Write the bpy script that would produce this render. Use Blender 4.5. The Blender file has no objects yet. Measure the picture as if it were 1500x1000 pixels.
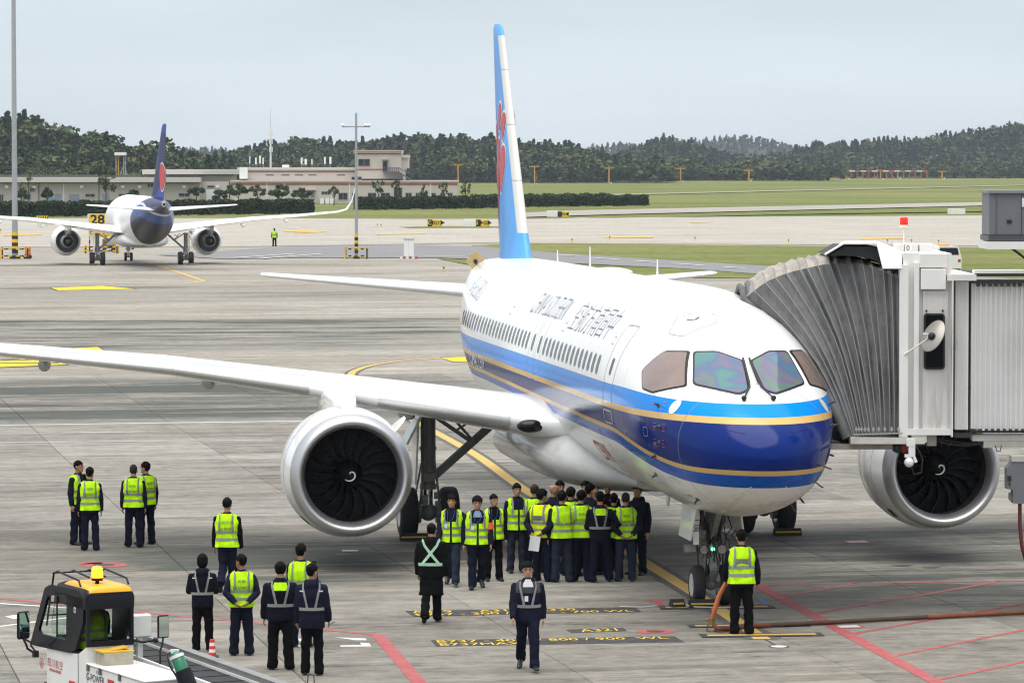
import bpy, bmesh, math, random
import numpy as np
from mathutils import Vector, Matrix, noise
from mathutils.bvhtree import BVHTree

random.seed(7)
SC = bpy.context.scene
COL = SC.collection
R = math.radians

# ------------------------------------------------------------------ camera, sky, sun, exposure
F_PX, CAM_H, PITCH = 5700.0, 8.3, math.atan(261 / 5700.0)
cam_d = bpy.data.cameras.new('camera')
cam_d.sensor_width = 36.0
cam_d.sensor_fit = 'HORIZONTAL'
cam_d.lens = 36.0 * F_PX / 1500.0
cam_d.clip_start = 1.0
cam_d.clip_end = 30000.0
cam = bpy.data.objects.new('camera', cam_d)
COL.objects.link(cam)
cam.location = (0, 0, CAM_H)
cam.rotation_euler = (math.pi / 2 - PITCH, 0, 0)
SC.camera = cam

SUN_EL, SUN_AZ = R(79), R(215)          # azimuth measured from +Y towards +X
world = bpy.data.worlds.new('World')
SC.world = world
world.use_nodes = True
wn, wl = world.node_tree.nodes, world.node_tree.links
wn.clear()
w_out = wn.new('ShaderNodeOutputWorld')
w_bg = wn.new('ShaderNodeBackground')
w_bg.inputs['Strength'].default_value = 0.10
w_sky = wn.new('ShaderNodeTexSky')
w_sky.sky_type = 'NISHITA'
w_sky.sun_disc = False
w_sky.sun_elevation = SUN_EL
w_sky.sun_rotation = SUN_AZ
w_tc = wn.new('ShaderNodeTexCoord')
w_sep = wn.new('ShaderNodeSeparateXYZ')
wl.new(w_tc.outputs['Generated'], w_sep.inputs[0])
w_ramp = wn.new('ShaderNodeValToRGB')     # an overcast deck: brightens steadily from the horizon up
cr = w_ramp.color_ramp
cr.elements[0].position = 0.0
cr.elements[0].color = (0.555, 0.615, 0.65, 1)
cr.elements[1].position = 1.0
cr.elements[1].color = (0.88, 0.90, 0.94, 1)
e = cr.elements.new(0.045); e.color = (0.515, 0.582, 0.635, 1)
e = cr.elements.new(0.35); e.color = (0.66, 0.70, 0.76, 1)
wl.new(w_sep.outputs['Z'], w_ramp.inputs[0])
w_map = wn.new('ShaderNodeMapping')
w_map.inputs['Scale'].default_value = (3.0, 3.0, 22.0)
wl.new(w_tc.outputs['Generated'], w_map.inputs[0])
w_noise = wn.new('ShaderNodeTexNoise')
w_noise.inputs['Scale'].default_value = 1.6
w_noise.inputs['Detail'].default_value = 5.0
wl.new(w_map.outputs[0], w_noise.inputs['Vector'])
w_mr = wn.new('ShaderNodeMapRange')
w_mr.inputs['From Min'].default_value = 0.3
w_mr.inputs['From Max'].default_value = 0.7
w_mr.inputs['To Min'].default_value = 9.9
w_mr.inputs['To Max'].default_value = 11.9
wl.new(w_noise.outputs['Fac'], w_mr.inputs['Value'])
w_mul = wn.new('ShaderNodeVectorMath'); w_mul.operation = 'SCALE'
wl.new(w_ramp.outputs['Color'], w_mul.inputs[0])
wl.new(w_mr.outputs['Result'], w_mul.inputs['Scale'])
w_mix = wn.new('ShaderNodeMix'); w_mix.data_type = 'RGBA'
w_mix.inputs['Factor'].default_value = 0.92
wl.new(w_sky.outputs[0], w_mix.inputs['A'])
wl.new(w_mul.outputs[0], w_mix.inputs['B'])
wl.new(w_mix.outputs['Result'], w_bg.inputs['Color'])
wl.new(w_bg.outputs[0], w_out.inputs['Surface'])

sun_d = bpy.data.lights.new('sun', 'SUN')
sun_d.energy = 2.9
sun_d.angle = R(64)
sun_d.color = (1.0, 0.965, 0.91)
sun = bpy.data.objects.new('sun', sun_d)
COL.objects.link(sun)
_sd = Vector((math.sin(SUN_AZ) * math.cos(SUN_EL), math.cos(SUN_AZ) * math.cos(SUN_EL), math.sin(SUN_EL)))
sun.rotation_euler = _sd.to_track_quat('Z', 'Y').to_euler()
sun.location = (0, 0, 200)

SC.view_settings.view_transform = 'Standard'
SC.view_settings.look = 'None'
SC.view_settings.exposure = 0.34
SC.view_settings.gamma = 1.0
SC.view_settings.use_curve_mapping = False
SC.render.engine = 'CYCLES'
SC.cycles.use_denoising = True
try:
    SC.cycles.denoiser = 'OPENIMAGEDENOISE'
    SC.cycles.denoising_prefilter = 'ACCURATE'
except Exception:
    pass
SC.cycles.max_bounces = 8
SC.cycles.diffuse_bounces = 3
SC.cycles.glossy_bounces = 4
SC.cycles.transmission_bounces = 6
SC.cycles.volume_bounces = 0
SC.cycles.caustics_reflective = False
SC.cycles.caustics_refractive = False
SC.cycles.filter_width = 1.2

# ------------------------------------------------------------------ measuring: photo pixel -> point on a horizontal level
def G(px, py, z=0.0):
    u, v = (px - 750) / F_PX, (500 - py) / F_PX
    cp, sp = math.cos(PITCH), math.sin(PITCH)
    dx, dy, dz = u, cp + v * sp, -sp + v * cp
    t = (z - CAM_H) / dz
    return Vector((dx * t, dy * t, z))

def GD(px, py, depth):
    """point at a known distance in front of the camera (Y)"""
    u, v = (px - 750) / F_PX, (500 - py) / F_PX
    cp, sp = math.cos(PITCH), math.sin(PITCH)
    t = depth / (cp + v * sp)
    return Vector((u * t, depth, CAM_H + (-sp + v * cp) * t))

# ------------------------------------------------------------------ materials
_M = {}
def mat(name, color, rough=0.5, metal=0.0, coat=0.0, var=0.0, vscale=3.0, bump=0.0, bscale=30.0,
        emit=None, estr=0.0, alpha=1.0, trans=0.0, ior=1.45, spec=0.5, stretch=None, rvar=0.0, dirt=0.0, dcol=(0.12, 0.10, 0.08)):
    if name in _M:
        return _M[name]
    m = bpy.data.materials.new(name)
    m.use_nodes = True
    n, l = m.node_tree.nodes, m.node_tree.links
    b = n['Principled BSDF']
    c4 = (*color, 1)
    b.inputs['Base Color'].default_value = c4
    b.inputs['Roughness'].default_value = rough
    b.inputs['Metallic'].default_value = metal
    b.inputs['Coat Weight'].default_value = coat
    b.inputs['Coat Roughness'].default_value = 0.04
    b.inputs['Specular IOR Level'].default_value = spec
    b.inputs['IOR'].default_value = ior
    b.inputs['Transmission Weight'].default_value = trans
    b.inputs['Alpha'].default_value = alpha
    if emit is not None:
        b.inputs['Emission Color'].default_value = (*emit, 1)
        b.inputs['Emission Strength'].default_value = estr
    if var > 0 or bump > 0 or rvar > 0 or dirt > 0:
        tc = n.new('ShaderNodeTexCoord')
        mp = n.new('ShaderNodeMapping')
        if stretch:
            mp.inputs['Scale'].default_value = stretch
        l.new(tc.outputs['Object'], mp.inputs[0])
        nz = n.new('ShaderNodeTexNoise')
        nz.inputs['Scale'].default_value = vscale
        nz.inputs['Detail'].default_value = 6
        nz.inputs['Roughness'].default_value = 0.6
        l.new(mp.outputs[0], nz.inputs['Vector'])
        src = None
        if var > 0:
            oi = n.new('ShaderNodeObjectInfo')
            add = n.new('ShaderNodeMath'); add.operation = 'MULTIPLY_ADD'
            add.inputs[1].default_value = 0.35
            l.new(oi.outputs['Random'], add.inputs[0])
            l.new(nz.outputs['Fac'], add.inputs[2])
            mr = n.new('ShaderNodeMapRange')
            mr.inputs['From Min'].default_value = 0.35
            mr.inputs['From Max'].default_value = 1.0
            mr.inputs['To Min'].default_value = 1 - var
            mr.inputs['To Max'].default_value = 1 + var
            l.new(add.outputs[0], mr.inputs['Value'])
            sc_ = n.new('ShaderNodeVectorMath'); sc_.operation = 'SCALE'
            sc_.inputs[0].default_value = color
            l.new(mr.outputs['Result'], sc_.inputs['Scale'])
            src = sc_.outputs[0]
        if dirt > 0:
            n2 = n.new('ShaderNodeTexNoise')
            n2.inputs['Scale'].default_value = vscale * 0.6
            n2.inputs['Detail'].default_value = 8
            n2.inputs['Roughness'].default_value = 0.7
            l.new(mp.outputs[0], n2.inputs['Vector'])
            r2 = n.new('ShaderNodeMapRange')
            r2.inputs['From Min'].default_value = 0.5
            r2.inputs['From Max'].default_value = 0.78
            r2.inputs['To Max'].default_value = dirt
            l.new(n2.outputs['Fac'], r2.inputs['Value'])
            mx = n.new('ShaderNodeMix'); mx.data_type = 'RGBA'
            l.new(r2.outputs['Result'], mx.inputs['Factor'])
            if src: l.new(src, mx.inputs['A'])
            else: mx.inputs['A'].default_value = c4
            mx.inputs['B'].default_value = (*dcol, 1)
            src = mx.outputs['Result']
        if src: l.new(src, b.inputs['Base Color'])
        if rvar > 0:
            r3 = n.new('ShaderNodeMapRange')
            r3.inputs['To Min'].default_value = max(0, rough - rvar)
            r3.inputs['To Max'].default_value = min(1, rough + rvar)
            l.new(nz.outputs['Fac'], r3.inputs['Value'])
            l.new(r3.outputs['Result'], b.inputs['Roughness'])
        if bump > 0:
            n3 = n.new('ShaderNodeTexNoise')
            n3.inputs['Scale'].default_value = bscale
            n3.inputs['Detail'].default_value = 4
            l.new(mp.outputs[0], n3.inputs['Vector'])
            bp = n.new('ShaderNodeBump')
            bp.inputs['Strength'].default_value = bump
            bp.inputs['Distance'].default_value = 0.02
            l.new(n3.outputs['Fac'], bp.inputs['Height'])
            l.new(bp.outputs[0], b.inputs['Normal'])
    _M[name] = m
    return m

class NT:
    """small node-graph writer"""
    def __init__(s, m):
        m.use_nodes = True
        s.m = m; s.n = m.node_tree.nodes; s.l = m.node_tree.links
        s.bsdf = s.n['Principled BSDF']
    def put(s, sock, v):
        if isinstance(v, (int, float)): sock.default_value = v
        elif isinstance(v, tuple): sock.default_value = v if len(v) != 3 or sock.type != 'RGBA' else (*v, 1)
        else: s.l.new(v, sock)
    def math(s, op, a, b=0.0, c=0.0, clamp=False):
        k = s.n.new('ShaderNodeMath'); k.operation = op; k.use_clamp = clamp
        s.put(k.inputs[0], a); s.put(k.inputs[1], b); s.put(k.inputs[2], c)
        return k.outputs[0]
    def mr(s, v, a, b, c=0.0, d=1.0, smooth=False):
        k = s.n.new('ShaderNodeMapRange')
        if smooth: k.interpolation_type = 'SMOOTHSTEP'
        s.put(k.inputs['Value'], v)
        for i, x in zip(('From Min', 'From Max', 'To Min', 'To Max'), (a, b, c, d)): s.put(k.inputs[i], x)
        return k.outputs['Result']
    def mix(s, f, a, b, blend='MIX'):
        k = s.n.new('ShaderNodeMix'); k.data_type = 'RGBA'; k.blend_type = blend
        s.put(k.inputs['Factor'], f); s.put(k.inputs['A'], a); s.put(k.inputs['B'], b)
        return k.outputs['Result']
    def noise(s, vec, scale, detail=5, rough=0.6, dist=0.0):
        k = s.n.new('ShaderNodeTexNoise')
        if vec is not None: s.l.new(vec, k.inputs['Vector'])
        k.inputs['Scale'].default_value = scale; k.inputs['Detail'].default_value = detail
        k.inputs['Roughness'].default_value = rough; k.inputs['Distortion'].default_value = dist
        return k.outputs['Fac']
    def mapping(s, vec, scale=(1, 1, 1), rot=(0, 0, 0), loc=(0, 0, 0)):
        k = s.n.new('ShaderNodeMapping'); s.l.new(vec, k.inputs[0])
        k.inputs['Scale'].default_value = scale; k.inputs['Rotation'].default_value = rot; k.inputs['Location'].default_value = loc
        return k.outputs[0]
    def obj(s): return s.n.new('ShaderNodeTexCoord').outputs['Object']
    def pos(s): return s.n.new('ShaderNodeNewGeometry').outputs['Position']
    def rand(s): return s.n.new('ShaderNodeObjectInfo').outputs['Random']
    def sep(s, v):
        k = s.n.new('ShaderNodeSeparateXYZ'); s.l.new(v, k.inputs[0]); return k.outputs
    def attr(s, name):
        k = s.n.new('ShaderNodeAttribute'); k.attribute_name = name; return k.outputs
    def bump(s, h, strength=0.3, dist=0.02):
        k = s.n.new('ShaderNodeBump'); k.inputs['Strength'].default_value = strength; k.inputs['Distance'].default_value = dist
        s.l.new(h, k.inputs['Height']); s.l.new(k.outputs[0], s.bsdf.inputs['Normal'])
    def set(s, **kw):
        for k, v in kw.items():
            s.put(s.bsdf.inputs[k.replace('_', ' ')], v)

def newmat(name):
    m = bpy.data.materials.new(name); _M[name] = m
    return m, NT(m)

# ------------------------------------------------------------------ objects
def tag(o, label=None, cat=None, group=None, kind=None):
    if label: o['label'] = label
    if cat: o['category'] = cat
    if group: o['group'] = group
    if kind: o['kind'] = kind
    return o

def empty(name, loc=(0, 0, 0), rotz=0.0, label=None, cat=None, group=None):
    o = bpy.data.objects.new(name, None)
    o.empty_display_size = 0.3
    COL.objects.link(o)
    o.location = loc
    o.rotation_euler = (0, 0, rotz)
    return tag(o, label, cat, group)

def link(name, me, parent=None, loc=None, rot=None, scale=None):
    o = bpy.data.objects.new(name, me)
    COL.objects.link(o)
    if parent is not None: o.parent = parent
    if loc is not None: o.location = loc
    if rot is not None: o.rotation_euler = rot
    if scale is not None: o.scale = scale
    return o

def children(o):
    return [c for c in bpy.data.objects if c.parent == o]

def copy_tree(o, parent=None):
    c = o.copy(); COL.objects.link(c); c.parent = parent
    for ch in list(o.children): copy_tree(ch, c)
    return c

class MB:
    def __init__(s):
        s.v = []; s.f = []; s.mi = []; s.sm = []
    def add(s, vs, fs, mi=0, smooth=False):
        k = len(s.v)
        s.v.extend(Vector(p) for p in vs)
        for f in fs:
            s.f.append(tuple(i + k for i in f)); s.mi.append(mi); s.sm.append(smooth)
        return s
    def box(s, c, size, rot=None, mi=0, bev=0.0):
        x, y, z = (d / 2 for d in size)
        M = rot if isinstance(rot, Matrix) else (Matrix.Rotation(rot, 3, 'Z') if rot is not None else None)
        if bev > 0:
            b = min(bev, x * .9, y * .9, z * .9)
            vs = []
            for sx in (-1, 1):
                for sy in (-1, 1):
                    for sz in (-1, 1):
                        vs += [(sx * x, sy * (y - b), sz * (z - b)), (sx * (x - b), sy * y, sz * (z - b)), (sx * (x - b), sy * (y - b), sz * z)]
            bm = bmesh.new()
            for p in vs: bm.verts.new(p)
            bmesh.ops.convex_hull(bm, input=bm.verts)
            bmesh.ops.dissolve_limit(bm, angle_limit=0.01, verts=bm.verts, edges=bm.edges)
            bm.verts.index_update()
            pv = [v.co.copy() for v in bm.verts]; fs = [[v.index for v in f.verts] for f in bm.faces]
            bm.free()
        else:
            pv = [Vector((a, b_, c_)) for a in (-x, x) for b_ in (-y, y) for c_ in (-z, z)]
            fs = [(0, 1, 3, 2), (4, 6, 7, 5), (0, 4, 5, 1), (2, 3, 7, 6), (0, 2, 6, 4), (1, 5, 7, 3)]
        c = Vector(c)
        s.add([(M @ p if M else p) + c for p in pv], fs, mi)
        return s
    def beam(s, p0, p1, w, h, mi=0, up=(0, 0, 1)):
        p0, p1 = Vector(p0), Vector(p1)
        d = (p1 - p0)
        L = d.length
        if L < 1e-6: return s
        d.normalize()
        upv = Vector(up)
        if abs(d.dot(upv)) > 0.98: upv = Vector((1, 0, 0))
        y = upv.cross(d).normalized(); z = d.cross(y)
        M = Matrix((d, y, z)).transposed()
        return s.box((p0 + p1) / 2, (L, w, h), M, mi)
    def rings(s, rs, mi=0, smooth=True, cap0=True, cap1=True, closed=True):
        n = len(rs[0]); vs = [p for r in rs for p in r]; fs = []
        m = n if closed else n - 1
        for i in range(len(rs) - 1):
            for j in range(m):
                a, b = i * n + j, i * n + (j + 1) % n
                fs.append((a, b, b + n, a + n))
        s.add(vs, fs, mi, smooth)
        if cap0: s.add(rs[0], [tuple(range(n))[::-1]], mi, False)
        if cap1: s.add(rs[-1], [tuple(range(n))], mi, False)
        return s
    def cyl(s, p0, p1, r0, r1=None, n=12, mi=0, smooth=True, caps=True):
        return s.tube([p0, p1], [r0, r0 if r1 is None else r1], n, mi, smooth, caps)
    def tube(s, pts, r, n=8, mi=0, smooth=True, caps=True, flat=1.0):
        pts = [Vector(p) for p in pts]
        if isinstance(r, (int, float)): r = [r] * len(pts)
        rs = []; prev = None
        for i, p in enumerate(pts):
            if i == 0: t = pts[1] - pts[0]
            elif i == len(pts) - 1: t = pts[-1] - pts[-2]
            else: t = (pts[i + 1] - pts[i]).normalized() + (pts[i] - pts[i - 1]).normalized()
            t = t.normalized() if t.length > 1e-9 else Vector((0, 0, 1))
            if prev is None:
                a = Vector((0, 0, 1)) if abs(t.z) < 0.9 else Vector((1, 0, 0))
                u = a.cross(t).normalized()
            else:
                u = prev - t * prev.dot(t)
                u = u.normalized() if u.length > 1e-6 else Vector((1, 0, 0)).cross(t).normalized()
            prev = u; w = t.cross(u)
            rs.append([p + (u * math.cos(2 * math.pi * k / n) + w * math.sin(2 * math.pi * k / n) * flat) * r[i] for k in range(n)])
        return s.rings(rs, mi, smooth, caps, caps)
    def lathe(s, prof, origin=(0, 0, 0), axis='Z', n=24, mi=0, smooth=True, caps=False):
        """prof = [(along, radius)]"""
        o = Vector(origin); rs = []
        for a, r in prof:
            ring = []
            for k in range(n):
                c, d = r * math.cos(2 * math.pi * k / n), r * math.sin(2 * math.pi * k / n)
                ring.append(o + (Vector((c, d, a)) if axis == 'Z' else Vector((a, c, d)) if axis == 'X' else Vector((d, a, c))))
            rs.append(ring)
        return s.rings(rs, mi, smooth, caps, caps)
    def ball(s, c, rad, n=12, m=8, mi=0, rot=None):
        c = Vector(c)
        if isinstance(rad, (int, float)): rad = (rad,) * 3
        rs = []
        for i in range(1, m):
            a = math.pi * i / m - math.pi / 2
            ring = []
            for k in range(n):
                t = 2 * math.pi * k / n
                p = Vector((rad[0] * math.cos(a) * math.cos(t), rad[1] * math.cos(a) * math.sin(t), rad[2] * math.sin(a)))
                ring.append(c + (rot @ p if rot else p))
            rs.append(ring)
        nn = len(rs)
        vs = [p for r in rs for p in r]
        p0 = Vector((0, 0, -rad[2])); p1 = Vector((0, 0, rad[2]))
        vs += [c + (rot @ p0 if rot else p0), c + (rot @ p1 if rot else p1)]
        fs = []
        for i in range(nn - 1):
            for j in range(n):
                a, b = i * n + j, i * n + (j + 1) % n
                fs.append((a, b, b + n, a + n))
        for j in range(n):
            fs.append((len(vs) - 2, (j + 1) % n, j))
            fs.append((len(vs) - 1, (nn - 1) * n + j, (nn - 1) * n + (j + 1) % n))
        s.add(vs, fs, mi, True)
        return s
    def prism(s, poly, axis_vec, mi=0):
        """closed polygon extruded along a vector"""
        n = len(poly); a = Vector(axis_vec)
        vs = [Vector(p) for p in poly] + [Vector(p) + a for p in poly]
        fs = [tuple(range(n))[::-1], tuple(range(n, 2 * n))]
        for i in range(n):
            j = (i + 1) % n
            fs.append((i, j, j + n, i + n))
        return s.add(vs, fs, mi)
    def grid(s, fn, us, vs_, mi=0, smooth=True):
        pts = [fn(u, v) for u in us for v in vs_]
        n = len(vs_); fs = []
        for i in range(len(us) - 1):
            for j in range(n - 1):
                a = i * n + j
                fs.append((a, a + 1, a + n + 1, a + n))
        return s.add(pts, fs, mi, smooth)
    def mesh(s, name, mats, fix=False, bevel=0.0):
        me = bpy.data.meshes.new(name)
        me.from_pydata([tuple(p) for p in s.v], [], s.f)
        if not isinstance(mats, (list, tuple)): mats = [mats]
        for m in mats: me.materials.append(m)
        me.polygons.foreach_set('material_index', s.mi)
        me.polygons.foreach_set('use_smooth', s.sm)
        if fix or bevel:
            bm = bmesh.new(); bm.from_mesh(me)
            if fix: bmesh.ops.recalc_face_normals(bm, faces=bm.faces)
            bm.to_mesh(me); bm.free()
        me.update()
        return me
    def build(s, name, mats, parent=None, loc=None, rot=None, fix=True):
        return link(name, s.mesh(name, mats, fix), parent, loc, rot)

def pchip(xs, ys):
    xs = list(map(float, xs)); ys = list(map(float, ys)); n = len(xs)
    h = [xs[i + 1] - xs[i] for i in range(n - 1)]
    d = [(ys[i + 1] - ys[i]) / h[i] for i in range(n - 1)]
    m = [0.0] * n
    m[0], m[-1] = d[0], d[-1]
    for i in range(1, n - 1):
        if d[i - 1] * d[i] > 0:
            w1, w2 = 2 * h[i] + h[i - 1], h[i] + 2 * h[i - 1]
            m[i] = (w1 + w2) / (w1 / d[i - 1] + w2 / d[i])
    def f(x):
        if x <= xs[0]: return ys[0]
        if x >= xs[-1]: return ys[-1]
        i = 0
        while x > xs[i + 1]: i += 1
        t = (x - xs[i]) / h[i]
        return ((1 + 2 * t) * (1 - t) ** 2 * ys[i] + t * (1 - t) ** 2 * h[i] * m[i]
                + t * t * (3 - 2 * t) * ys[i + 1] + t * t * (t - 1) * h[i] * m[i + 1])
    return f

def lerp(a, b, t): return a + (b - a) * t

_TXT = {}
def text_mesh(body, size=1.0, cell=None, align='CENTER', space=1.0, bold=0.0):
    """flat lettering as a mesh in XY (returned as (verts, faces)); cut into strips for wrapping"""
    key = (body, size, cell, align, space, bold)
    if key in _TXT: return _TXT[key]
    cu = bpy.data.curves.new('lettering', 'FONT')
    cu.body = body; cu.size = size; cu.align_x = align; cu.align_y = 'CENTER'; cu.space_character = space
    cu.offset = bold
    cu.resolution_u = 3
    o = bpy.data.objects.new('lettering', cu)
    COL.objects.link(o)
    dg = bpy.context.evaluated_depsgraph_get()
    me = bpy.data.meshes.new_from_object(o.evaluated_get(dg))
    bm = bmesh.new(); bm.from_mesh(me)
    if cell and bm.verts:
        for ax in (0, 1):
            lo = min(v.co[ax] for v in bm.verts); hi = max(v.co[ax] for v in bm.verts)
            k = lo + cell
            while k < hi:
                pl = Vector((0, 0, 0)); pl[ax] = k
                nn = Vector((0, 0, 0)); nn[ax] = 1
                bmesh.ops.bisect_plane(bm, geom=bm.verts[:] + bm.edges[:] + bm.faces[:], plane_co=pl, plane_no=nn)
                k += cell
    bm.verts.index_update()
    res = ([v.co.copy() for v in bm.verts], [[v.index for v in f.verts] for f in bm.faces])
    bm.free()
    bpy.data.objects.remove(o); bpy.data.curves.remove(cu); bpy.data.meshes.remove(me)
    _TXT[key] = res
    return res

def text_on(name, body, size, fn, material, parent=None, cell=None, **kw):
    """lettering laid on a surface by fn(u, v) -> point"""
    vs, fs = text_mesh(body, size, cell, **kw)
    mb = MB(); mb.add([fn(v.x, v.y) for v in vs], fs)
    return mb.build(name, material, parent, fix=False)
# ------------------------------------------------------------------ ground
SLAB_A = R(11.1)                               # the apron's joint grid, turned from the line of sight
SX = Vector((math.cos(SLAB_A), math.sin(SLAB_A), 0))    # along the transverse joints
SY = Vector((-math.sin(SLAB_A), math.cos(SLAB_A), 0))
SL = 4.5

def concrete_mat(name, base=(0.222, 0.207, 0.182), lines=False, seed=0.0, stain=1.0):
    m, t = newmat(name)
    p = t.mapping(t.pos(), rot=(0, 0, -SLAB_A), loc=(seed, seed, 0))
    streak = t.noise(t.mapping(p, (0.045, 0.55, 1)), 2.0, 8, 0.68, 0.4)
    streak2 = t.noise(t.mapping(p, (0.35, 1.4, 1)), 1.6, 8, 0.72, .8)
    streakL = t.noise(t.mapping(p, (0.016, 0.15, 1)), 2.0, 7, 0.72, 0.5)
    blot = t.noise(t.mapping(p, (0.03, 0.075, 1)), 1.3, 6, 0.6, 0.6)
    fine = t.noise(t.mapping(p, (.8, 2.2, 1)), 3.2, 8, 0.78, .3)
    speck = t.noise(p, 1.6, 8, 0.75)
    f = t.mr(streak, 0.38, 0.66, -0.28, 0.26)
    f = t.math('ADD', f, t.mr(streakL, 0.36, 0.64, -0.20, 0.20))
    f = t.math('ADD', f, t.mr(streak2, 0.3, 0.7, -0.24, 0.24))
    f = t.math('ADD', f, t.mr(fine, 0.3, 0.7, -0.30, 0.30))
    f = t.math('ADD', f, t.mr(speck, 0.35, 0.68, -0.24, 0.24))
    f = t.math('ADD', f, t.mr(t.rand(), 0, 1, -0.17, 0.17))
    f = t.math('ADD', f, 1.0)
    tint = t.mix(t.mr(blot, 0.35, 0.65), (base[0] * 0.93, base[1] * 0.97, base[2] * 0.96, 1), (base[0] * 1.10, base[1] * 1.05, base[2] * 1.00, 1))
    k = t.n.new('ShaderNodeVectorMath'); k.operation = 'SCALE'
    t.l.new(tint, k.inputs[0]); t.l.new(f, k.inputs['Scale'])
    col = k.outputs[0]
    # rubber, soot and oil: the worn traffic lane across the apron, the patches where engines idle, scattered drips
    xy_ = t.sep(p)
    wx = t.sep(t.pos())[0]
    fade = t.mr(wx, -10, 3, 1.0, .22, True)
    def lane_band(y0, hw): return t.mr(t.math('ABSOLUTE', t.math('SUBTRACT', xy_[1], y0)), hw * .55, hw, 1, 0, True)
    lane = t.math('MULTIPLY', t.math('MAXIMUM', t.math('MAXIMUM', lane_band(137.0, 15.0), lane_band(190.0, 21.0)), t.math('MULTIPLY', lane_band(250.0, 22.0), .35)), fade)
    lane = t.math('ADD', lane, t.mr(blot, 0.46, 0.62, 0, .5))
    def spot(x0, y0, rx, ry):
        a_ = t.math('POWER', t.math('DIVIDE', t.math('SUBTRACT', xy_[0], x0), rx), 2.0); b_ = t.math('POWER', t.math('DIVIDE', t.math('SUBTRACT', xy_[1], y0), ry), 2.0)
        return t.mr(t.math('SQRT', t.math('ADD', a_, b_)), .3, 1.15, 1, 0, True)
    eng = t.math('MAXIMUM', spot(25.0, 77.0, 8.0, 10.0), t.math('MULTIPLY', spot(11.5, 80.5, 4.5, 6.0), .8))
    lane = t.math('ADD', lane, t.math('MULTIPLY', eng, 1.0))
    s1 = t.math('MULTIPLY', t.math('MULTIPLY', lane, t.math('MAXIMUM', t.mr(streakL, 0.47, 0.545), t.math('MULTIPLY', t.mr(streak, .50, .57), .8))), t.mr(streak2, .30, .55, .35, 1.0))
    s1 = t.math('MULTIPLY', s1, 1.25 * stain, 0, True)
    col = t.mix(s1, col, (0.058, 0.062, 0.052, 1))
    oil = t.math('MULTIPLY', t.mr(speck, 0.62, 0.74), 0.35 * stain)
    col = t.mix(oil, col, (0.08, 0.07, 0.06, 1))
    pale = t.math('MULTIPLY', t.mr(t.noise(t.mapping(p, (0.12, 1.1, 1), (0, 0, 0), (7, 3, 0)), 2.2, 7, 0.7), .56, .70), .28)
    col = t.mix(pale, col, (base[0] * 1.55, base[1] * 1.5, base[2] * 1.4, 1))
    if lines:
        xy = t.sep(p)
        for o in (0, 1):
            q = t.math('ABSOLUTE', t.math('SUBTRACT', t.math('FRACT', t.math('DIVIDE', xy[o], SL)), 0.5))
            ln = t.math('GREATER_THAN', q, 0.4965)
            col = t.mix(t.math('MULTIPLY', ln, 0.5), col, (0.12, 0.115, 0.105, 1))
    t.set(Base_Color=col, Roughness=t.mr(streak2, 0.2, 0.8, 0.72, 0.92), Specular_IOR_Level=0.3)
    t.bump(fine, 0.15, 0.01)
    return m

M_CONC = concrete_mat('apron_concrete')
M_CONC_FAR = concrete_mat('apron_concrete_beyond', lines=True, base=(0.262, 0.240, 0.208))
M_TAXI = concrete_mat('taxiway_concrete', base=(0.37, 0.34, 0.30), lines=False, seed=31.0, stain=0.35)
M_JOINT = mat('joint_sealant', (0.06, 0.057, 0.052), 0.9)

def grass_mat(name, a, b, c):
    m, t = newmat(name)
    p = t.pos()
    big = t.noise(t.mapping(p, (0.012, 0.003, 1)), 1.0, 6, 0.65, 0.5)
    band = t.noise(t.mapping(p, (0.004, 0.03, 1)), 1.0, 7, 0.7)
    fine = t.noise(t.mapping(p, (0.6, 0.25, 1)), 1.0, 6, 0.75)
    col = t.mix(t.mr(big, 0.35, 0.65), (*a, 1), (*b, 1))
    col = t.mix(t.mr(band, 0.45, 0.7), col, (*c, 1))
    k = t.n.new('ShaderNodeVectorMath'); k.operation = 'SCALE'
    t.l.new(col, k.inputs[0]); t.l.new(t.mr(fine, 0.3, 0.7, 0.72, 1.25), k.inputs['Scale'])
    t.set(Base_Color=k.outputs[0], Roughness=0.95, Specular_IOR_Level=0.1)
    t.bump(fine, 0.6, 0.1)
    return m
M_GRASS = grass_mat('mown_grass', (0.125, 0.152, 0.038), (0.195, 0.185, 0.066), (0.080, 0.118, 0.026))
M_ASPH = mat('asphalt', (0.185, 0.184, 0.185), 0.9, var=0.2, vscale=0.3, bump=0.2, bscale=8)

def sheet(name, pts, z, m, kind='structure'):
    mb = MB(); mb.add([(p[0], p[1], z) for p in pts], [tuple(range(len(pts)))])
    o = mb.build(name, m, fix=False)
    me = o.data
    if me.polygons[0].normal.z < 0: me.flip_normals()
    return tag(o, kind=kind)

def gpts(*px): return [G(x, y) for x, y in px]

# terrain under everything
sheet('ground', [(-3600, -180), (3600, -180), (3600, 6750), (-3600, 6750)], -0.12, M_GRASS)

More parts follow.
